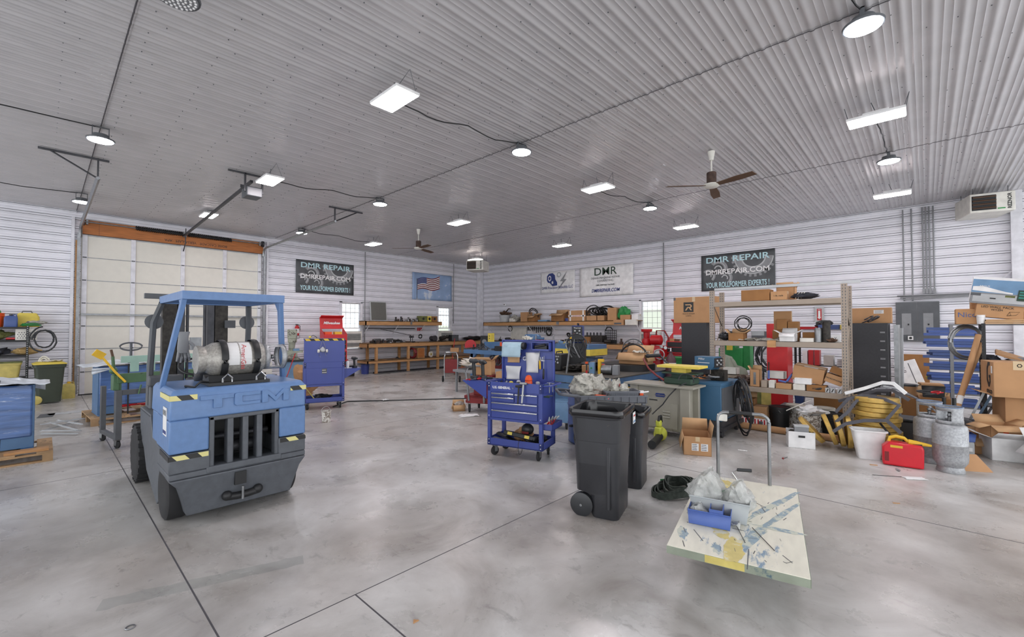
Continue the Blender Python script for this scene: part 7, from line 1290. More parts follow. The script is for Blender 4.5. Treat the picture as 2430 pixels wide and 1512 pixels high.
coil('red_hose_reel', (10.5, 15.6, .74), (1, .3, 0), .19, .022, 5, 'dark red hose coil on the lower shelf of the workbench', 'hose', 'darkred', .02, 3); simple(B().m('wood').bb(-.18, .18, -.15, .15, 0, .42).m('beamwood').bb(-.15, .15, -.155, -.15, .03, .39), 'wooden_box', 'upright wooden box beside the red hose coil', 'box', (10.95, 15.7, .523), 0)
tag(B().m('cream').lathe((0, 0, .13), (.3, -1, 0), [(0, .13), (.05, .13)], 20).m('yellow').lathe((0, -.055, .13), (.3, -1, 0), [(0, .05), (.01, .04)], 12).m('black').cyl((0, -.07, .13), (0, -.075, .13), .015).build('grinding_wheel', loc=(11.5, 15.65, .523)), 'round grinding wheel with a yellow centre on the lower bench shelf', 'wheel')
simple(B().m('steel').bb(0, 2.4, 0, .04, 0, .03), 'steel_bar', 'perforated steel bar lying on the floor under the workbench', 'bar', (8.7, 15.35, 0), .05); cable('extension_cord', [(11.9, 15.2, .01), (12.4, 15.35, .01), (12.9, 15.25, .01), (13.6, 15.3, .01)], .01, 'orange extension cord on the floor by the broom', 'orange', 'cord'); simple(B().m('darksteel').bb(0, 3.5, 0, .08, 0, .06).bb(.5, 3.0, .12, .18, 0, .05), 'steel_bars', 'dark steel bars on the floor under the workbench', 'bars', (8.9, 15.75, 0), 0)
bucket('blue bucket standing at the left end of the workbench', (8.62, 15.95, 0), .16, .37, 'cartblue'); bucket('black bucket with a white band near the red tool chest', (7.85, 15.6, 0), .16, .38, 'black')
t = T('push_broom', 'push broom with a red handle leaning on the saw stand', 'broom', (11.3, 14.0, 0), D(0)); B().m('black').bb(-.3, .3, -.04, .04, .02, .09).build('broom_head', t); B().m('red').cyl((0, 0, .08), (.32, .15, 1.35), .014).build('handle', t)
# ---- chop saw on its stand, blue frame table, dolly
t = T('saw_stand', 'old dark wooden stand carrying a carton and the red chop saw', 'stand', (11.1, 12.9, 0), D(-45)); B().m('brown').bb(-.45, .45, -.2, .2, .74, .86).build('top', t); [B().m('brown').bb(x - .06, x + .06, -.1, .1, 0, .74).build('leg', t) for x in (-.35, .35)]
t = T('chop_saw', 'red chop saw with a big round blade guard on the dark stand', 'saw', (11.25, 12.75, .863), D(-45)); B().m('red').prism([(.22 * math.cos(a), .22 * math.sin(a)) for a in [PI * k / 14 * 1.25 - .3 for k in range(15)]], (0, -.04, .26), (1, 0, 0), (0, 0, 1), (0, .08, 0)).build('blade_guard', t); B().m('darksteel').cyl((0, -.02, .26), (0, .02, .26), .17, n=24).build('blade', t); B().m('greasy').bb(-.25, .25, -.14, .14, 0, .04).cyl((.1, .04, .2), (.1, .22, .2), .07).build('base', t); carton('carton', .32, .25, .16, 'small tan carton on the dark saw stand', 'box', (10.85, 13.2, .863), D(-45))
t = T('frame_table', 'light blue steel frame table behind the drawer cart', 'table', (9.5, 9.2, 0), 0); B().m('machineblue').bb(-.05, 1.1, -.05, 1.85, .96, 1.08).build('table_top', t); [B().m('machineblue').bb(x, x + .12, y, y + .12, 0, .96).build('leg', t) for x in (0, .9) for y in (.02, 1.45)]
B().m('machineblue').prism([(1.3, .96), (1.55, .96), (1.8, .5), (1.7, .5)], (0, 0, 0), (0, 1, 0), (0, 0, 1), (.08, 0, 0)).build('corner_brace', t)
clutter('machine_part', 'loose part or clamp on the light blue frame table', 'parts on the light blue frame table', 12, (9.55, 10.3), (9.3, 10.9), 1.083, ['darksteel', 'greasy', 'brown', 'black', 'cardboard_dark'], 9, .16)
simple(B().m('black').bb(-.12, .12, -.14, .14, 0, .14), 'tool_tray', 'black tool tray with orange handles on the light blue table', 'tray', (9.65, 9.55, 1.083), 0); [tag(B().m('orange').cyl((0, 0, 0), (0, 0, .12), .012).build('screwdriver', loc=(9.6 + .03 * i, 9.45 + .05 * i, 1.225)), 'orange-handled screwdriver standing in the black tool tray', 'screwdriver', 'orange screwdrivers in the black tray') for i in range(4)]
simple(B().m('darkred').bb(0, .5, 0, .8, 0, .55), 'red_metal_box', 'dark red metal box under the light blue table', 'box', (9.75, 9.35, .3), 0); 
for i in range(4): coil('wire_spool', (9.5, 9.5 + .09 * i, .78), (.3, 1, 0), .13, .02, 1, 'dark round wire spool under the light blue table', 'spool', ['darkgrey', 'black'][i % 2], 0, i, 'wire spools under the blue table')
lump('rag_heap', (8.4, 9.3, .62), (.5, .8, .28), 'heap of cream and brown rags and cartons behind the two drills', 'rags', 'cloth', 61, amp=.5); simple(B().m('teal').bb(-.1, .1, -.12, .12, 0, .12), 'teal_box', 'small teal box at the right of the rag heap', 'box', (8.2, 8.6, .66), .3); simple(B().m('grey').bb(-.5, .5, -.8, .8, .56, .62).bb(-.45, -.4, -.75, -.7, 0, .56).bb(.4, .45, -.75, -.7, 0, .56).bb(-.45, -.4, .7, .75, 0, .56).bb(.4, .45, .7, .75, 0, .56), 'grey_table', 'low grey table covered with a grey sheet behind the drawer cart', 'table', (8.4, 8.9, 0), 0)
t = T('hand_dolly', 'chrome hand dolly with a dark red plate beside the saw stand', 'dolly', (9.25, 11.45, 0), D(-50)); B().m('chrome').tube([(-.22, 0, .1), (-.22, 0, .85), (-.18, 0, .98), (.18, 0, .98), (.22, 0, .85), (.22, 0, .1)], .018, 8).build('frame', t); B().m('darkred').bb(-.2, .2, -.01, .01, .3, .75).build('back_plate', t); [B().m('rubber').cyl((s * .26, .06, .1), (s * .3, .06, .1), .1).build('wheel', t) for s in (-1, 1)]
# ---- mill, stand, extinguisher, chests at the left
t = T('milling_machine', 'pale green-grey milling machine beside the rear blue cart', 'milling machine', (5.4, 14.6, .78), D(-15)); B().m('millgrey').bb(-.13, .13, -.12, .16, .66, .96).build('head_cover', t, bev=.02); B().m('millgrey').lathe((0, -.02, .66), (0, 0, -1), [(0, .13), (.1, .13), (.14, .09), (.3, .07), (.32, .04), (.38, .03)], 16).build('spindle', t); B().m('millgrey').bb(-.08, .08, .12, .3, 0, .9).build('column', t)
B().m('millgrey').bb(-.3, .3, -.12, .12, .22, .28).bb(-.14, .14, -.12, .18, .1, .22).bb(-.2, .2, -.2, .3, 0, .06).lathe((0, 0, .0), (0, 0, 1), [(0, .12), (.1, .1)], 12).build('work_table', t); B().m('steel').ring((-.36, 0, .25), (1, 0, 0), .055, .01, 14, 5).ring((.36, 0, .25), (1, 0, 0), .055, .01, 14, 5).ring((.0, -.24, .14), (0, 1, 0), .055, .01, 14, 5).ring((.15, -.14, .72), (0, 1, 0), .05, .01, 14, 5).split('hand_wheel', t); B().m('lightblue').bb(.02, .2, -.1, .1, .28, .35).build('vise', t)
t = T('mill_stand', 'blue-grey cabinet stand under the milling machine', 'stand', (5.35, 14.6, 0), D(-10)); B().m('black').bb(-.45, .5, -.35, .4, .74, .78).build('top', t); B().m('lightblue').bb(-.2, .45, -.3, .35, 0, .74).build('cabinet', t); simple(B().m('offwhite').bb(-.15, .15, -.2, .2, 0, .75), 'white_cabinet', 'white cabinet left of the blue-grey mill stand', 'cabinet', (4.62, 14.6, 0), -.1); simple(B().m('steel').lathe((0, 0, 0), (0, 0, 1), [(0, .18), (.15, .18), (.16, .19), (.3, .18), (.5, .18)], 20), 'steel_drum', 'ribbed steel drum seen under the forklift tank collar', 'drum', (4.3, 13.2, 0), 0)
tag(B().m('red').tube([(4.9, 13.9, .05), (5.35, 14.2, 1.0)], .014, 6).build('red_rod'), 'red handled rod leaning beside the mill stand', 'rod'); lump('brown_paper_sack', (4.6, 11.6, .0), (.5, .5, .75), 'crumpled brown paper sack between the forklift and rear blue cart', 'sack', 'cardboard', 66, amp=.5); lump('film_heap', (5.15, 14.4, .785), (.35, .3, .14), 'clear film and small parts on the mill stand', 'film', 'bagdirty', 67, amp=.5)
t = T('fire_extinguisher', 'red fire extinguisher with a white label on the door wall', 'fire extinguisher', (6.15, 16.2, 1.5)); B().m('red').lathe((0, 0, 0), (0, 0, 1), [(0, .07), (.3, .075), (.36, .05), (.38, .025)], 18).build('cylinder', t); B().m('paper').lathe((0, 0, .1), (0, 0, 1), [(0, .076), (.16, .077)], 18).build('label', t); B().m('black').bb(-.05, .03, -.015, .015, .38, .42).tube([(.03, 0, .4), (.1, 0, .36), (.1, 0, .2)], .01, 6).build('valve', t)
def tool_chest(label, loc, rz, W=.75, H=1.55, box='redlid'):
    t = T('tool_chest', label, 'tool chest', loc, D(rz)); dpt = .5
    B().m('redlid').bb(-W / 2, W / 2, 0, dpt, .1, 1.0).bb(-W / 2, W / 2, 0, dpt, 1.02, H - .12).build('chest_body', t, bev=.006); B().m('redlid').prism([(0, H - .12), (dpt, H - .12), (dpt, H + .12), (dpt - .05, H + .12)], (-W / 2, 0, 0), (0, 1, 0), (0, 0, 1), (.015, 0, 0)).prism([(0, H - .12), (dpt, H - .12), (dpt, H + .12), (dpt - .05, H + .12)], (W / 2 - .015, 0, 0), (0, 1, 0), (0, 0, 1), (.015, 0, 0)).split('side_wing', t)
    B().m('redlid').box((0, dpt + .02, H + .28), (W, .03, .42), (D(-10), 0, 0)).box((0, dpt - .06, H + .5), (W, .2, .02), (D(-25), 0, 0)).build('lid', t, bev=.003); text('lettering', 'Milwaukee', .13, t, (0, dpt - .012, H + .28), (D(80), 0, 0), 'white', bold=.004, shear=.3)
    for k in range(5):
        d = B().m('black').bb(-W / 2 + .04, W / 2 - .04, -.012, .0, .16 + k * .165, .3 + k * .165).build('drawer', t); B().m('steel').bb(-W / 2 + .08, W / 2 - .08, -.03, -.012, .27 + k * .165, .285 + k * .165).build('drawer_handle', d)
    for k in range(2): B().m('black').bb(-W / 2 + .04, W / 2 - .04, -.012, .0, 1.06 + k * .16, 1.2 + k * .16).build('drawer', t)
    for x in (-W / 2 + .08, W / 2 - .08): [caster(t, x, y, .045) for y in (.07, .43)]
    return t
tool_chest('red tool chest with open lid behind the rear blue cart', (6.95, 14.9, 0), -8, .78, 1.68); tool_chest('red tool chest with open lid in front of the right wall', (12.9, 5.25, 0), -90, .95, 1.5)
for i, (x, k) in enumerate(((6.75, 'orange'), (7.1, 'yellowp'))): simple(B().m(k).bb(-.12, .12, -.1, .1, 0, .09), 'tool_case', ['orange case in the open top of the left red tool chest', 'amber case in the open top of the left red tool chest'][i], 'case', (x, 15.1, 1.562), -.1)
for i, k in enumerate(('cardboard', 'brown', 'tan', 'white', 'offwhite')): simple(B().m(k).bb(-.07, .07, -.06, .06, 0, .08 - .01 * i), 'small_box', '%s small box in the open top of the right red tool chest' % ('leftmost', 'second', 'middle', 'fourth', 'rightmost')[i], 'box', (13.05, 5.58 - i * .15, 1.382), D(-90), 'small boxes in the right red tool chest')
simple(B().m('orange').bb(-.13, .13, -.04, .04, 0, .2).m('white').bb(-.1, .1, -.045, -.04, .03, .17), 'orange_organizer', 'orange organizer case standing in the right red tool chest', 'case', (13.15, 5.0, 1.382), D(-90)); tag(B().m('yellow').tube([(7.62, 15.5, .0), (7.5, 15.9, .9)], .02, 4).build('yellow_bar'), 'yellow bar leaning right of the left red tool chest', 'bar')
# ---- air compressor
t = T('air_compressor', 'dark red air compressor with pump on top before the right window', 'compressor', (12.5, 6.12, 0), D(-90)); B().m('red').bb(-.42, .42, 0, .6, .85, 1.25).build('top_housing', t, bev=.02); B().m('red').lathe((0, .3, .12), (0, 0, 1), [(0, .2), (.05, .3), (.12, .33), (.9, .33), (1.0, .28)], 24).build('tank', t); B().m('red').lathe((-.18, .3, 1.25), (0, 0, 1), [(0, .13), (.1, .15), (.2, .13), (.22, .09), (.4, .1), (.42, .16), (.5, .17)], 16).build('pump', t); B().m('red').lathe((.02, .2, 1.42), (1, 0, 0), [(0, .1), (.02, .15), (.3, .15), (.34, .08)], 18).build('motor', t)
B().m('redlid').bb(.2, .4, -.03, .0, .9, 1.14).m('paper').bb(.22, .38, -.036, -.03, .98, 1.12).build('switch_box', t); B().m('darkred').tube([(.0, .5, 1.25), (.05, .5, 1.7), (.3, .5, 1.7), (.42, .5, 1.5), (.42, .5, 1.25)], .025, 6).build('belt_guard', t); text('lettering', 'Ingersoll', .1, t, (-.1, -.035, .85), (D(90), 0, 0), 'white')
coil('white_hose', (12.46, 5.74, 1.0), (1, 0, .1), .16, .018, 1.3, 'white hose hanging beside the red compressor', 'hose', 'lightgrey', .02, 3)
# ---- large blue table with hazard stripes and what stands on it
t = T('steel_table', 'large low blue steel table with a yellow and black striped edge', 'table', (7.65, 4.48, 0)); B().m('machineblue').bb(0, 3.6, 0, 2.3, .62, .78).bb(.08, .2, .08, .2, 0, .62).bb(3.4, 3.52, .08, .2, 0, .62).bb(.08, .2, 2.0, 2.12, 0, .62).bb(.05, 3.5, .02, .1, .1, .6).bb(.02, .1, .05, 1.6, .1, .6).build('table_frame', t, bev=.006); B().m('woodtop').bb(-.02, 3.62, -.02, 2.32, .78, .80).build('table_top', t)
t.children[1].data.materials[0] = mat('dirtysteel', '#57544f', .5, .3, .35, 3); b = B()
for k in range(18): b.m('yellow').prism([(.35 + k * .18, .47), (.44 + k * .18, .47), (.48 + k * .18, .57), (.39 + k * .18, .57)], (0, -.006, 0), (1, 0, 0), (0, 0, 1), (0, .003, 0))
b.m('black').bb(.3, 3.55, -.003, .02, .46, .58).build('hazard_stripe', t)
def welder(name, label, loc, rz, w, d, h, key, face='black', txt=None):
    t = T(name, label, 'welder', loc, D(rz)); B().m(key).bb(-w / 2, w / 2, 0, d, 0, h).build('housing', t, bev=.02); B().m(face).bb(-w / 2 + .01, w / 2 - .01, -.012, 0, .02, h - .02).build('front_face', t, bev=.005); b = B().m('lightgrey')
    for x, z in ((-.2, .7), (.2, .7), (.0, .55), (.25, .5)): b.cyl((x * w, -.012, z * h), (x * w, -.03, z * h), .02, n=10)
    b.split('knob', t); B().m('red').cyl((-.28 * w, -.012, .5 * h), (-.28 * w, -.035, .5 * h), .015).build('power_button', t); B().m('black').tube([(0, .05, h), (0, .08, h + .05), (0, d - .08, h + .05), (0, d - .05, h)], .014, 6).build('handle', t)
    if txt: text('lettering', txt, h * .12, t, (0, -.014, h * .86), (D(90), 0, 0), 'paper')
    return t
welder('welder', 'black portable welder on the left end of the blue steel table', (8.05, 6.2, .802), -75, .28, .5, .38, 'black', 'black', 'LINCOLN'); welder('plasma_cutter', 'purple blue tall welder standing high on a black stand', (8.9, 6.18, 1.42), -60, .27, .5, .42, 'navy', 'black', 'Thermal'); simple(B().m('black').bb(-.2, .2, -.05, .5, 0, .615), 'welder_stand', 'black cabinet under the purple blue welder', 'cabinet', (8.9, 6.2, .802), D(-60))
t = T('torch_stand', 'grey pole with a black cross arm hung with clamps and torch cables', 'stand', (7.75, 5.60, .802)); B().m('steel').cyl((0, .12, -.35), (0, -.05, .72), .022).build('pole', t); B().m('black').cyl((0, .1, .72), (.05, -.35, .74), .022).build('cross_arm', t)
for i in range(4): B().m(['steel', 'black', 'steel', 'black'][i]).tube([(0, .05 - .1 * i, .74), (-.03, .06 - .1 * i, .6), (.01, .0 - .1 * i, .45 - .05 * (i % 2)), (.04, -.05 - .1 * i, .35)], .014, 6).build('clamp', t)
coil('torch_cable', (7.78, 5.42, 1.42), (1, .3, 0), .17, .014, 3, 'black and silver torch cable looped over the cross arm', 'cable', 'blackplastic', .06, 5)
simple(B().m('black').rings([B().rrect(1.1, 1.25, .35, z, 8) for z in (0, .14)]), 'black_skid', 'low black rounded base on the blue steel table', 'base', (9.55, 5.25, .802), 0); carton('carton', .66, .4, .26, 'wide open tan carton with a rag on the low black base', 'box', (9.5, 4.95, .945), D(-90), open_=1, flaps=(-60, 60, -60, -70)); rag('rag', (9.35, 4.75, 1.21), .25, .3, 'white rag lying on the wide tan carton', 'rag', 'cloth', 12, .05); coil('hose_arc', (9.4, 4.95, 1.05), (1, 0, 0), .36, .02, .55, 'thick black hose arching over the wide tan carton', 'hose', 'black', .02, 3)
t = T('tool_grinder', 'small yellow and blue tool grinder with a grey motor on the blue table', 'grinder', (8.15, 5.05, .802), D(-75)); B().m('lightblue').bb(-.25, -.14, -.05, .05, 0, .24).build('switch_box', t); B().m('yellowp').bb(-.06, .0, -.04, .04, .0, .3).bb(-.06, .06, -.03, .03, .26, .32).build('frame', t); B().m('steel').lathe((.02, 0, .1), (1, 0, 0), [(0, .09), (.04, .1), (.22, .1), (.24, .05)], 16).build('motor', t); B().m('grey').bb(.26, .38, -.08, .08, 0, .2).build('side_plate', t); B().m('green').cyl((-.2, -.055, .12), (-.2, -.05, .12), .02).build('start_button', t)
tag(B().m('red').ball((0, 0, .09), (.12, .1, .09), 8).m('black').cyl((0, 0, .06), (.3, .1, .05), .03).build('angle_grinder', loc=(8.6, 5.3, .802)), 'red angle grinder lying on the blue steel table', 'grinder'); lump('black_cable_heap', (8.8, 5.75, .802), (.8, .5, .2), 'heap of black cables on the blue steel table', 'cables', 'black', 71, amp=.5); lump('grey_parts_heap', (8.2, 5.8, .802), (.4, .4, .14), 'grey tools and scraps beside the black welder', 'tools', 'greasy', 72, amp=.5); carton('carton', .14, .1, .15, 'small brown carton beside the black stand on the blue table', 'box', (8.3, 5.55, .802), D(-70)); tag(B().m('orange').box((0, 0, .16), (.05, .04, .04)).m('red').cyl((0, 0, -.08), (0, 0, .0), .02).m('black').cyl((0, 0, 0), (0, 0, .14), .014).build('red_hammer', loc=(7.9, 5.25, .885)), 'hammer with red grip and orange head standing on the blue table', 'hammer')
t = T('drum_fan', 'round black wire floor fan behind the wide tan carton', 'fan', (10.9, 5.75, 1.1), D(-60)); B().m('darkgrey').ring((0, 0, .1), (0, 1, 0), .28, .014, 28, 6).ring((0, -.04, .1), (0, 1, 0), .15, .006, 20, 5).build('fan_cage', t); [B().m('darkgrey').cyl((0, -.03, .1), (.27 * math.cos(a), 0, .1 + .27 * math.sin(a)), .004, n=5).build('cage_spoke', t) for a in [2 * PI * k / 12 for k in range(12)]]; B().m('grey').lathe((0, 0, .1), (0, 1, 0), [(0, .1), (.1, .1)], 14).build('motor', t); B().m('darkgrey').cyl((0, 0, -.3), (0, 0, -.1), .02).build('pole', t)
t = T('gas_cylinder', 'maroon gas cylinder with regulator gauges behind the yellow lift table', 'gas cylinder', (10.0, 4.33, 0)); B().m('oxygen').lathe((0, 0, .0), (0, 0, 1), [(0, .12), (1.0, .12), (1.1, .1), (1.16, .05), (1.2, .035), (1.24, .045)], 24).build('cylinder', t); B().m('paper').lathe((0, 0, .95), (0, 0, 1), [(0, .1215), (.06, .118)], 24).build('label', t); B().m('chrome').cyl((0, 0, 1.24), (0, 0, 1.32), .02).cyl((-.06, .1, 1.32), (-.04, .1, 1.32), .04).cyl((-.06, .2, 1.34), (-.04, .2, 1.34), .04).cyl((0, 0, 1.3), (0, .2, 1.32), .012).build('regulator', t); coil('green_cart', (11.9, 4.6, 1.0), (0, 0, 1), .3, .03, 1, 'x', 'x', 'green'); bpy.data.objects.remove(bpy.data.objects['green_cart'])
simple(B().m('green').bb(-.2, .2, -.25, .25, 0, .95).bb(-.22, .22, -.28, .28, .95, 1.0).bb(-.2, -.15, -.25, -.2, 1.0, 1.3), 'green_cart', 'bright green steel cart behind the maroon gas cylinder', 'cart', (11.7, 4.85, 0), 0)
# ---- blue and yellow roll former along the right
t = T('roll_former', 'long blue and yellow roll forming machine behind the drawer cart', 'machine', (10.75, 7.15, 0)); B().m('machineblue').bb(0, .9, 0, 3.2, .15, .92).bb(-.02, .95, -.1, 2.2, 1.15, 1.3).build('machine_body', t, bev=.01); B().m('yellow').bb(-.04, .9, -.15, 2.3, .98, 1.16).build('yellow_guard', t); [B().m('steel').cyl((.0, y, 1.1), (.0, y, 1.55), .022).build('upright', t) for y in (.3, 1.2, 1.9)]; B().m('yellow').tube([(.0, 2.75, 1.35), (-.1, 3.0, 1.1), (-.12, 3.05, .7), (-.12, 3.05, .3)], .05, 6).build('guide_arch', t); simple(B().m('grey').bb(-.3, .3, -1.2, 1.2, 0, .04), 'roller_lid', 'grey roller plate on the roll former', 'plate', (11.3, 8.2, .925), 0)
t = T('blue_motor', 'blue motor with shaft on the roll former behind the cart lid', 'motor', (10.9, 9.3, 1.305), D(-80)); B().m('machineblue').lathe((-.3, 0, .14), (1, 0, 0), [(0, .1), (.05, .14), (.5, .14), (.55, .1), (.56, .04), (.7, .04)], 18).bb(-.2, .2, -.1, .1, 0, .05).build('motor_body', t); simple(B().m('machineblue').bb(-.4, .4, -.5, .5, 0, 1.3), 'motor_pedestal', 'blue pedestal carrying the motor behind the cart lid', 'pedestal', (11.0, 10.8, 0), 0)
simple(B().m('yellow').bb(-.08, .08, -.08, .08, 0, .3).m('black').cyl((-.085, 0, .2), (-.08, 0, .2), .02).cyl((-.085, 0, .12), (-.08, 0, .12), .02), 'control_box', 'yellow upright control box on the blue pedestal', 'control box', (10.75, 11.1, 1.302), 0); simple(B().m('red').cyl((-.0, -.2, .06), (0, .2, .06), .055), 'red_cylinder', 'red cylinder lying on top of the roll former', 'cylinder', (10.6, 8.75, 1.302), 0); simple(B().m('yellowp').lathe((0, 0, 0), (0, 0, 1), [(0, .12), (.2, .12), (.22, .13)], 16).m('black').lathe((0, 0, .08), (0, 0, 1), [(0, .122), (.05, .122)], 16), 'yellow_can', 'yellow and black can on top of the roll former', 'can', (10.65, 7.55, 1.302), 0); clutter('machine_part', 'loose metal part on top of the roll former', 'parts on the roll former', 9, (10.5, 11.2), (7.1, 9.1), 1.302, ['greasy', 'steel', 'lightblue', 'yellow'], 15, .12)
# ---- right wall bench and shelf load
Zb = 1.194
clutter('machine_part', 'loose dark metal part on the workbench along the right wall', 'parts on the right wall workbench', 22, (14.4, 14.9), (7.6, 14.3), Zb, dk, 21, .2); t = T('engine_block', 'dark metal engine-like unit on the right wall workbench', 'engine', (14.6, 9.3, Zb), D(-90)); B().m('greasy').bb(-.4, .4, -.15, .15, .05, .3).build('block', t); [B().m('darksteel').cyl((x, -.1, .3), (x, -.1, .42), .035).build('cylinder_head', t) for x in (-.3, -.15, 0, .15, .3)]; B().m('cardboard_dark').bb(-.45, -.1, -.25, -.16, 0, .25).build('front_cover', t)
t = T('plastic_chair_back', 'black plastic basket with square holes on the right wall workbench', 'basket', (14.75, 8.72, Zb), D(-90)); b = B().m('black'); [b.bb(-.24, .24, -.012, .012, .12 + k * .09, .14 + k * .09) for k in range(5)]; [b.bb(-.24 + k * .08, -.225 + k * .08, -.012, .012, .1, .52) for k in range(7)]; b.bb(-.26, .26, -.02, .02, 0, .12).build('lattice', t); B().m('black').tube([(-.22, 0, .5), (-.15, 0, .62), (.0, 0, .62), (.1, 0, .52)], .02, 6).build('hoop', t)
simple(B().m('red').bb(-.06, .06, -.15, .15, 0, .5).m('redlid').cyl((-.0, -.05, .5), (0, -.05, .62), .05), 'red_press', 'red upright press between the purple welder and the engine block', 'press', (13.7, 9.4, .9), D(-90)); simple(B().m('darkgrey').bb(-.25, .25, -.25, .25, 0, .9), 'press_base', 'dark base under the red upright press', 'base', (13.7, 9.4, 0), 0)
Zs = 2.068; SX = 14.84
def sc(y0, y1, h, lab, **k): return carton('carton', abs(y1 - y0), k.pop('d', .35), h, lab, 'box', (SX, (y0 + y1) / 2, Zs), D(-90), **k)
bucket('galvanised bucket with scrap wood on the right wall shelf', (SX, 14.4, Zs), .25, .32, 'lightgrey', handle=False); lump('scrap_wood', (SX, 14.4, Zs + .29), (.4, .4, .2), 'dark scrap sticking out of the galvanised bucket', 'scrap', 'brown', 81, amp=.5); tag(B().m('rust_dark').tube([(SX, 14.4, Zs + .4), (SX, 14.15, Zs + .62), (SX, 14.05, Zs + .6)], .025, 6).build('rusty_rod'), 'bent rusty rod in the galvanised bucket', 'rod'); sc(13.6, 13.95, .16, 'small pale carton right of the galvanised bucket', key='offwhite'); lump('grey_bag_heap', (SX, 13.7, Zs), (.35, .5, .28), 'grey plastic and metal heap beside the pale carton', 'heap', 'bagdirty', 82, amp=.4)
sc(12.85, 13.25, .42, 'tall brown carton behind the cable-wrapped one on the shelf', key='cardboard'); sc(12.4, 12.8, .26, 'open brown carton with cables on the right wall shelf', open_=1, key='cardboard_dark', flaps=(-30, 50, None, 30)); coil('cable_coil', (SX, 12.65, Zs + .33), (1, 0, .3), .24, .018, 2.5, 'black cable coil over the open brown carton', 'cable', 'black', .05, 4); simple(B().m('lightblue').bb(-.25, .25, -.1, .1, 0, .07), 'blue_tray', 'thin blue tray on the right wall shelf', 'tray', (SX, 12.05, Zs), D(-90))
sc(10.85, 11.5, .32, 'big open-flapped brown carton on the right wall shelf', open_=1, key='cardboard_dark', flaps=(-30, 80, -30, 60)); simple(B().m('navy').lathe((0, 0, 0), (0, 0, 1), [(0, .1), (.12, .1)], 14), 'blue_roll', 'small blue roll between two cartons on the right wall shelf', 'roll', (SX - .1, 10.72, Zs), 0)
sc(9.8, 10.62, .42, 'long tan carton with white and red tape on the right wall shelf', tape=False, marks=lambda t, w, d, h: B().m('white').bb(-w / 2, w / 2, -d / 2 - .002, -d / 2, h * .42, h * .55).bb(-w * .42, -w * .34, -d / 2 - .002, -d / 2, 0, h).bb(w * .34, w * .42, -d / 2 - .002, -d / 2, 0, h).m('red').bb(-w * .25, w * .25, -d / 2 - .004, -d / 2, h * .46, h * .5).build('printed_tape', t)); sc(9.3, 9.75, .2, 'tan carton under the big cable heap on the shelf'); sc(8.95, 9.25, .2, 'small tan carton behind the cable heap right end')
for i in range(4): coil('cable_coil', (SX - .05, 9.5 - .2 * i, Zs + .3 + .05 * (i % 2)), (.6, .2, 1 if i else .1), .24, .02, 3, ['upright black cable loop of the heap on the right wall shelf', 'black cable coil in the middle of the shelf heap', 'lower black cable coil of the shelf heap', 'rightmost black cable coil of the shelf heap'][i], 'cable', 'black', .07, 30 + i)
sc(8.42, 8.8, .48, 'upright tan carton beside the bright green bag', tape=False); lump('green_bag', (SX, 8.2, Zs), (.35, .5, .5), 'bright green plastic bag on the right wall shelf', 'bag', 'green', 83, amp=.2); sc(7.85, 8.25, .2, 'wide tan carton right of the green bag', d=.4); sc(7.55, 7.8, .22, 'white carton at the right end of the wall shelf', key='white')
carton('carton', .42, .1, .2, 'tan carton with a dark printed strip at the front of the wall shelf', 'box', (14.5, 8.22, 1.89), D(-90), marks=lambda t, w, d, h: B().m('darkgrey').bb(-w * .4, w * .3, -d / 2 - .003, -d / 2, .03, .09).build('printed_strip', t), tape=False); carton('carton', .45, .1, .2, 'pale striped carton at the front of the wall shelf right end', 'box', (14.5, 7.72, 1.89), D(-90), key='offwhite')
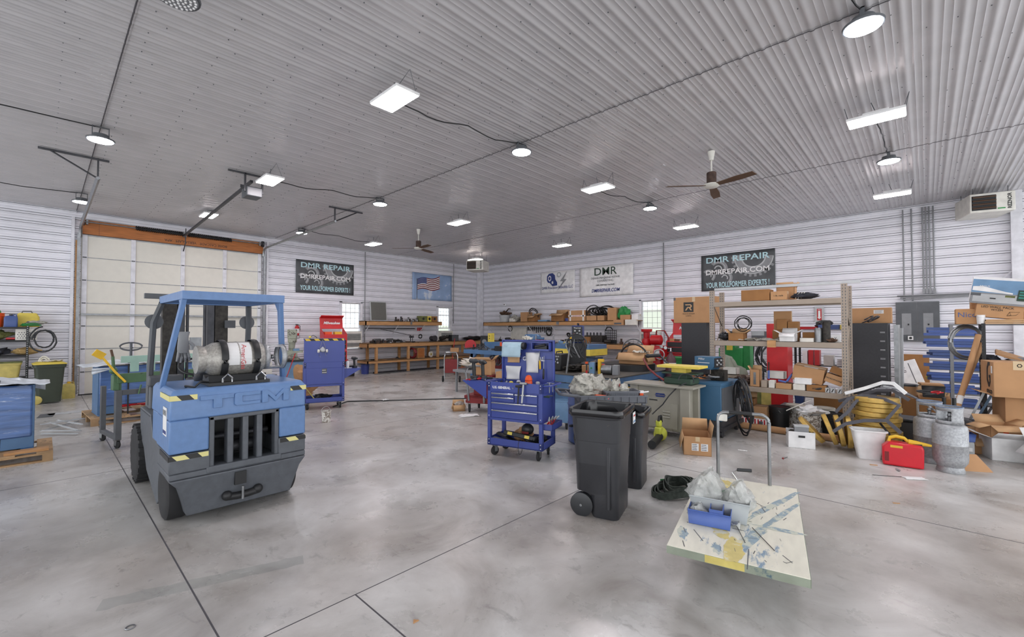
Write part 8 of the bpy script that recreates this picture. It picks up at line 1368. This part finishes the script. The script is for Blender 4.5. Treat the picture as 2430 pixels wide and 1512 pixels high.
# wall tools under the right shelf
rnd = random.Random(91)
for i in range(12): y_ = 13.1 - i * .12; l = rnd.uniform(.15, .28); tag(B().m('darksteel').bb(-.01, .01, -.02, .02, -l, 0).cyl((-.01, 0, -l * .3), (.01, 0, -l * .3), .035).build('hanging_tool', loc=(15.02, y_, 1.84)), 'dark hand tool hanging on the right wall under the shelf', 'hand tool', 'hand tools hanging under the right wall shelf')
for i, (y_, z, R, l) in enumerate(((11.9, 1.6, .13, 'dark hose coil hanging on the right wall under the shelf'), (14.2, 1.75, .12, 'thin cable loop hanging on the right wall near the corner'), (10.85, 1.5, .07, 'white-hubbed black wheel hanging on the right wall'))): coil('wall_coil', (14.98, y_, z), (1, 0, 0), R, .025 if i != 1 else .01, 2, l, 'coil', 'black', .01, i)
simple(B().m('offwhite').bb(-.5, .5, -.01, .01, 0, .55), 'peg_panel', 'white panel on the right wall under the shelf near the corner', 'panel', (15.03, 13.7, 1.25), D(-90)); t = T('security_camera', 'small white round camera on the right wall near the corner', 'camera', (15.085, 14.6, 2.9)); B().m('white').lathe((0, 0, 0), (-1, 0, 0), [(0, .06), (.06, .06), (.08, .03)], 16).build('camera_body', t); B().m('black').lathe((-.08, 0, 0), (-1, 0, 0), [(0, .028), (.004, .02)], 12).build('camera_lens', t)
for i, (p, q, l) in enumerate((((8.76, 16.26, 1.2), (8.76, 16.26, CZ - .07), 'vertical conduit right of the left window on the door wall'), ((13.28, 16.26, 2.0), (13.28, 16.26, CZ - .07), 'vertical conduit right of the flag banner'), ((15.05, 6.75, 1.3), (15.05, 6.75, CZ - .07), 'vertical conduit right of the window on the right wall'))): tag(B().m('grey').cyl(p, q, .018).build('conduit'), l, 'conduit')
carton('carton', .62, .3, .3, 'wide tan carton with a label on top of the black cabinet', 'box', (11.25, .78, 1.875), D(-90), marks=lambda t, w, d, h: label_patch(t, .12, -d / 2, .22, .15, .07)); coil('wire_tangle', (10.95, .75, 1.93), (0, .6, 1), .1, .01, 3, 'tangle of thin wires on top of the black cabinet', 'wires', 'darksteel', .05, 6)
t = open_bin('mop_bucket', 'light blue rolling mop bucket between the drawer cart and the blue drum', (6.35, 4.8, .12), D(-60), .4, .32, .36, 'lightblue', 'bucket'); [caster(t, x, y, .05, 0, z0=-.12) for x in (-.14, .14) for y in (-.1, .1)]; B().m('darkgrey').tube([(-.18, .0, .3), (-.24, 0, .6), (-.1, 0, .8), (-.05, 0, .6)], .014, 6).build('wringer_handle', t)
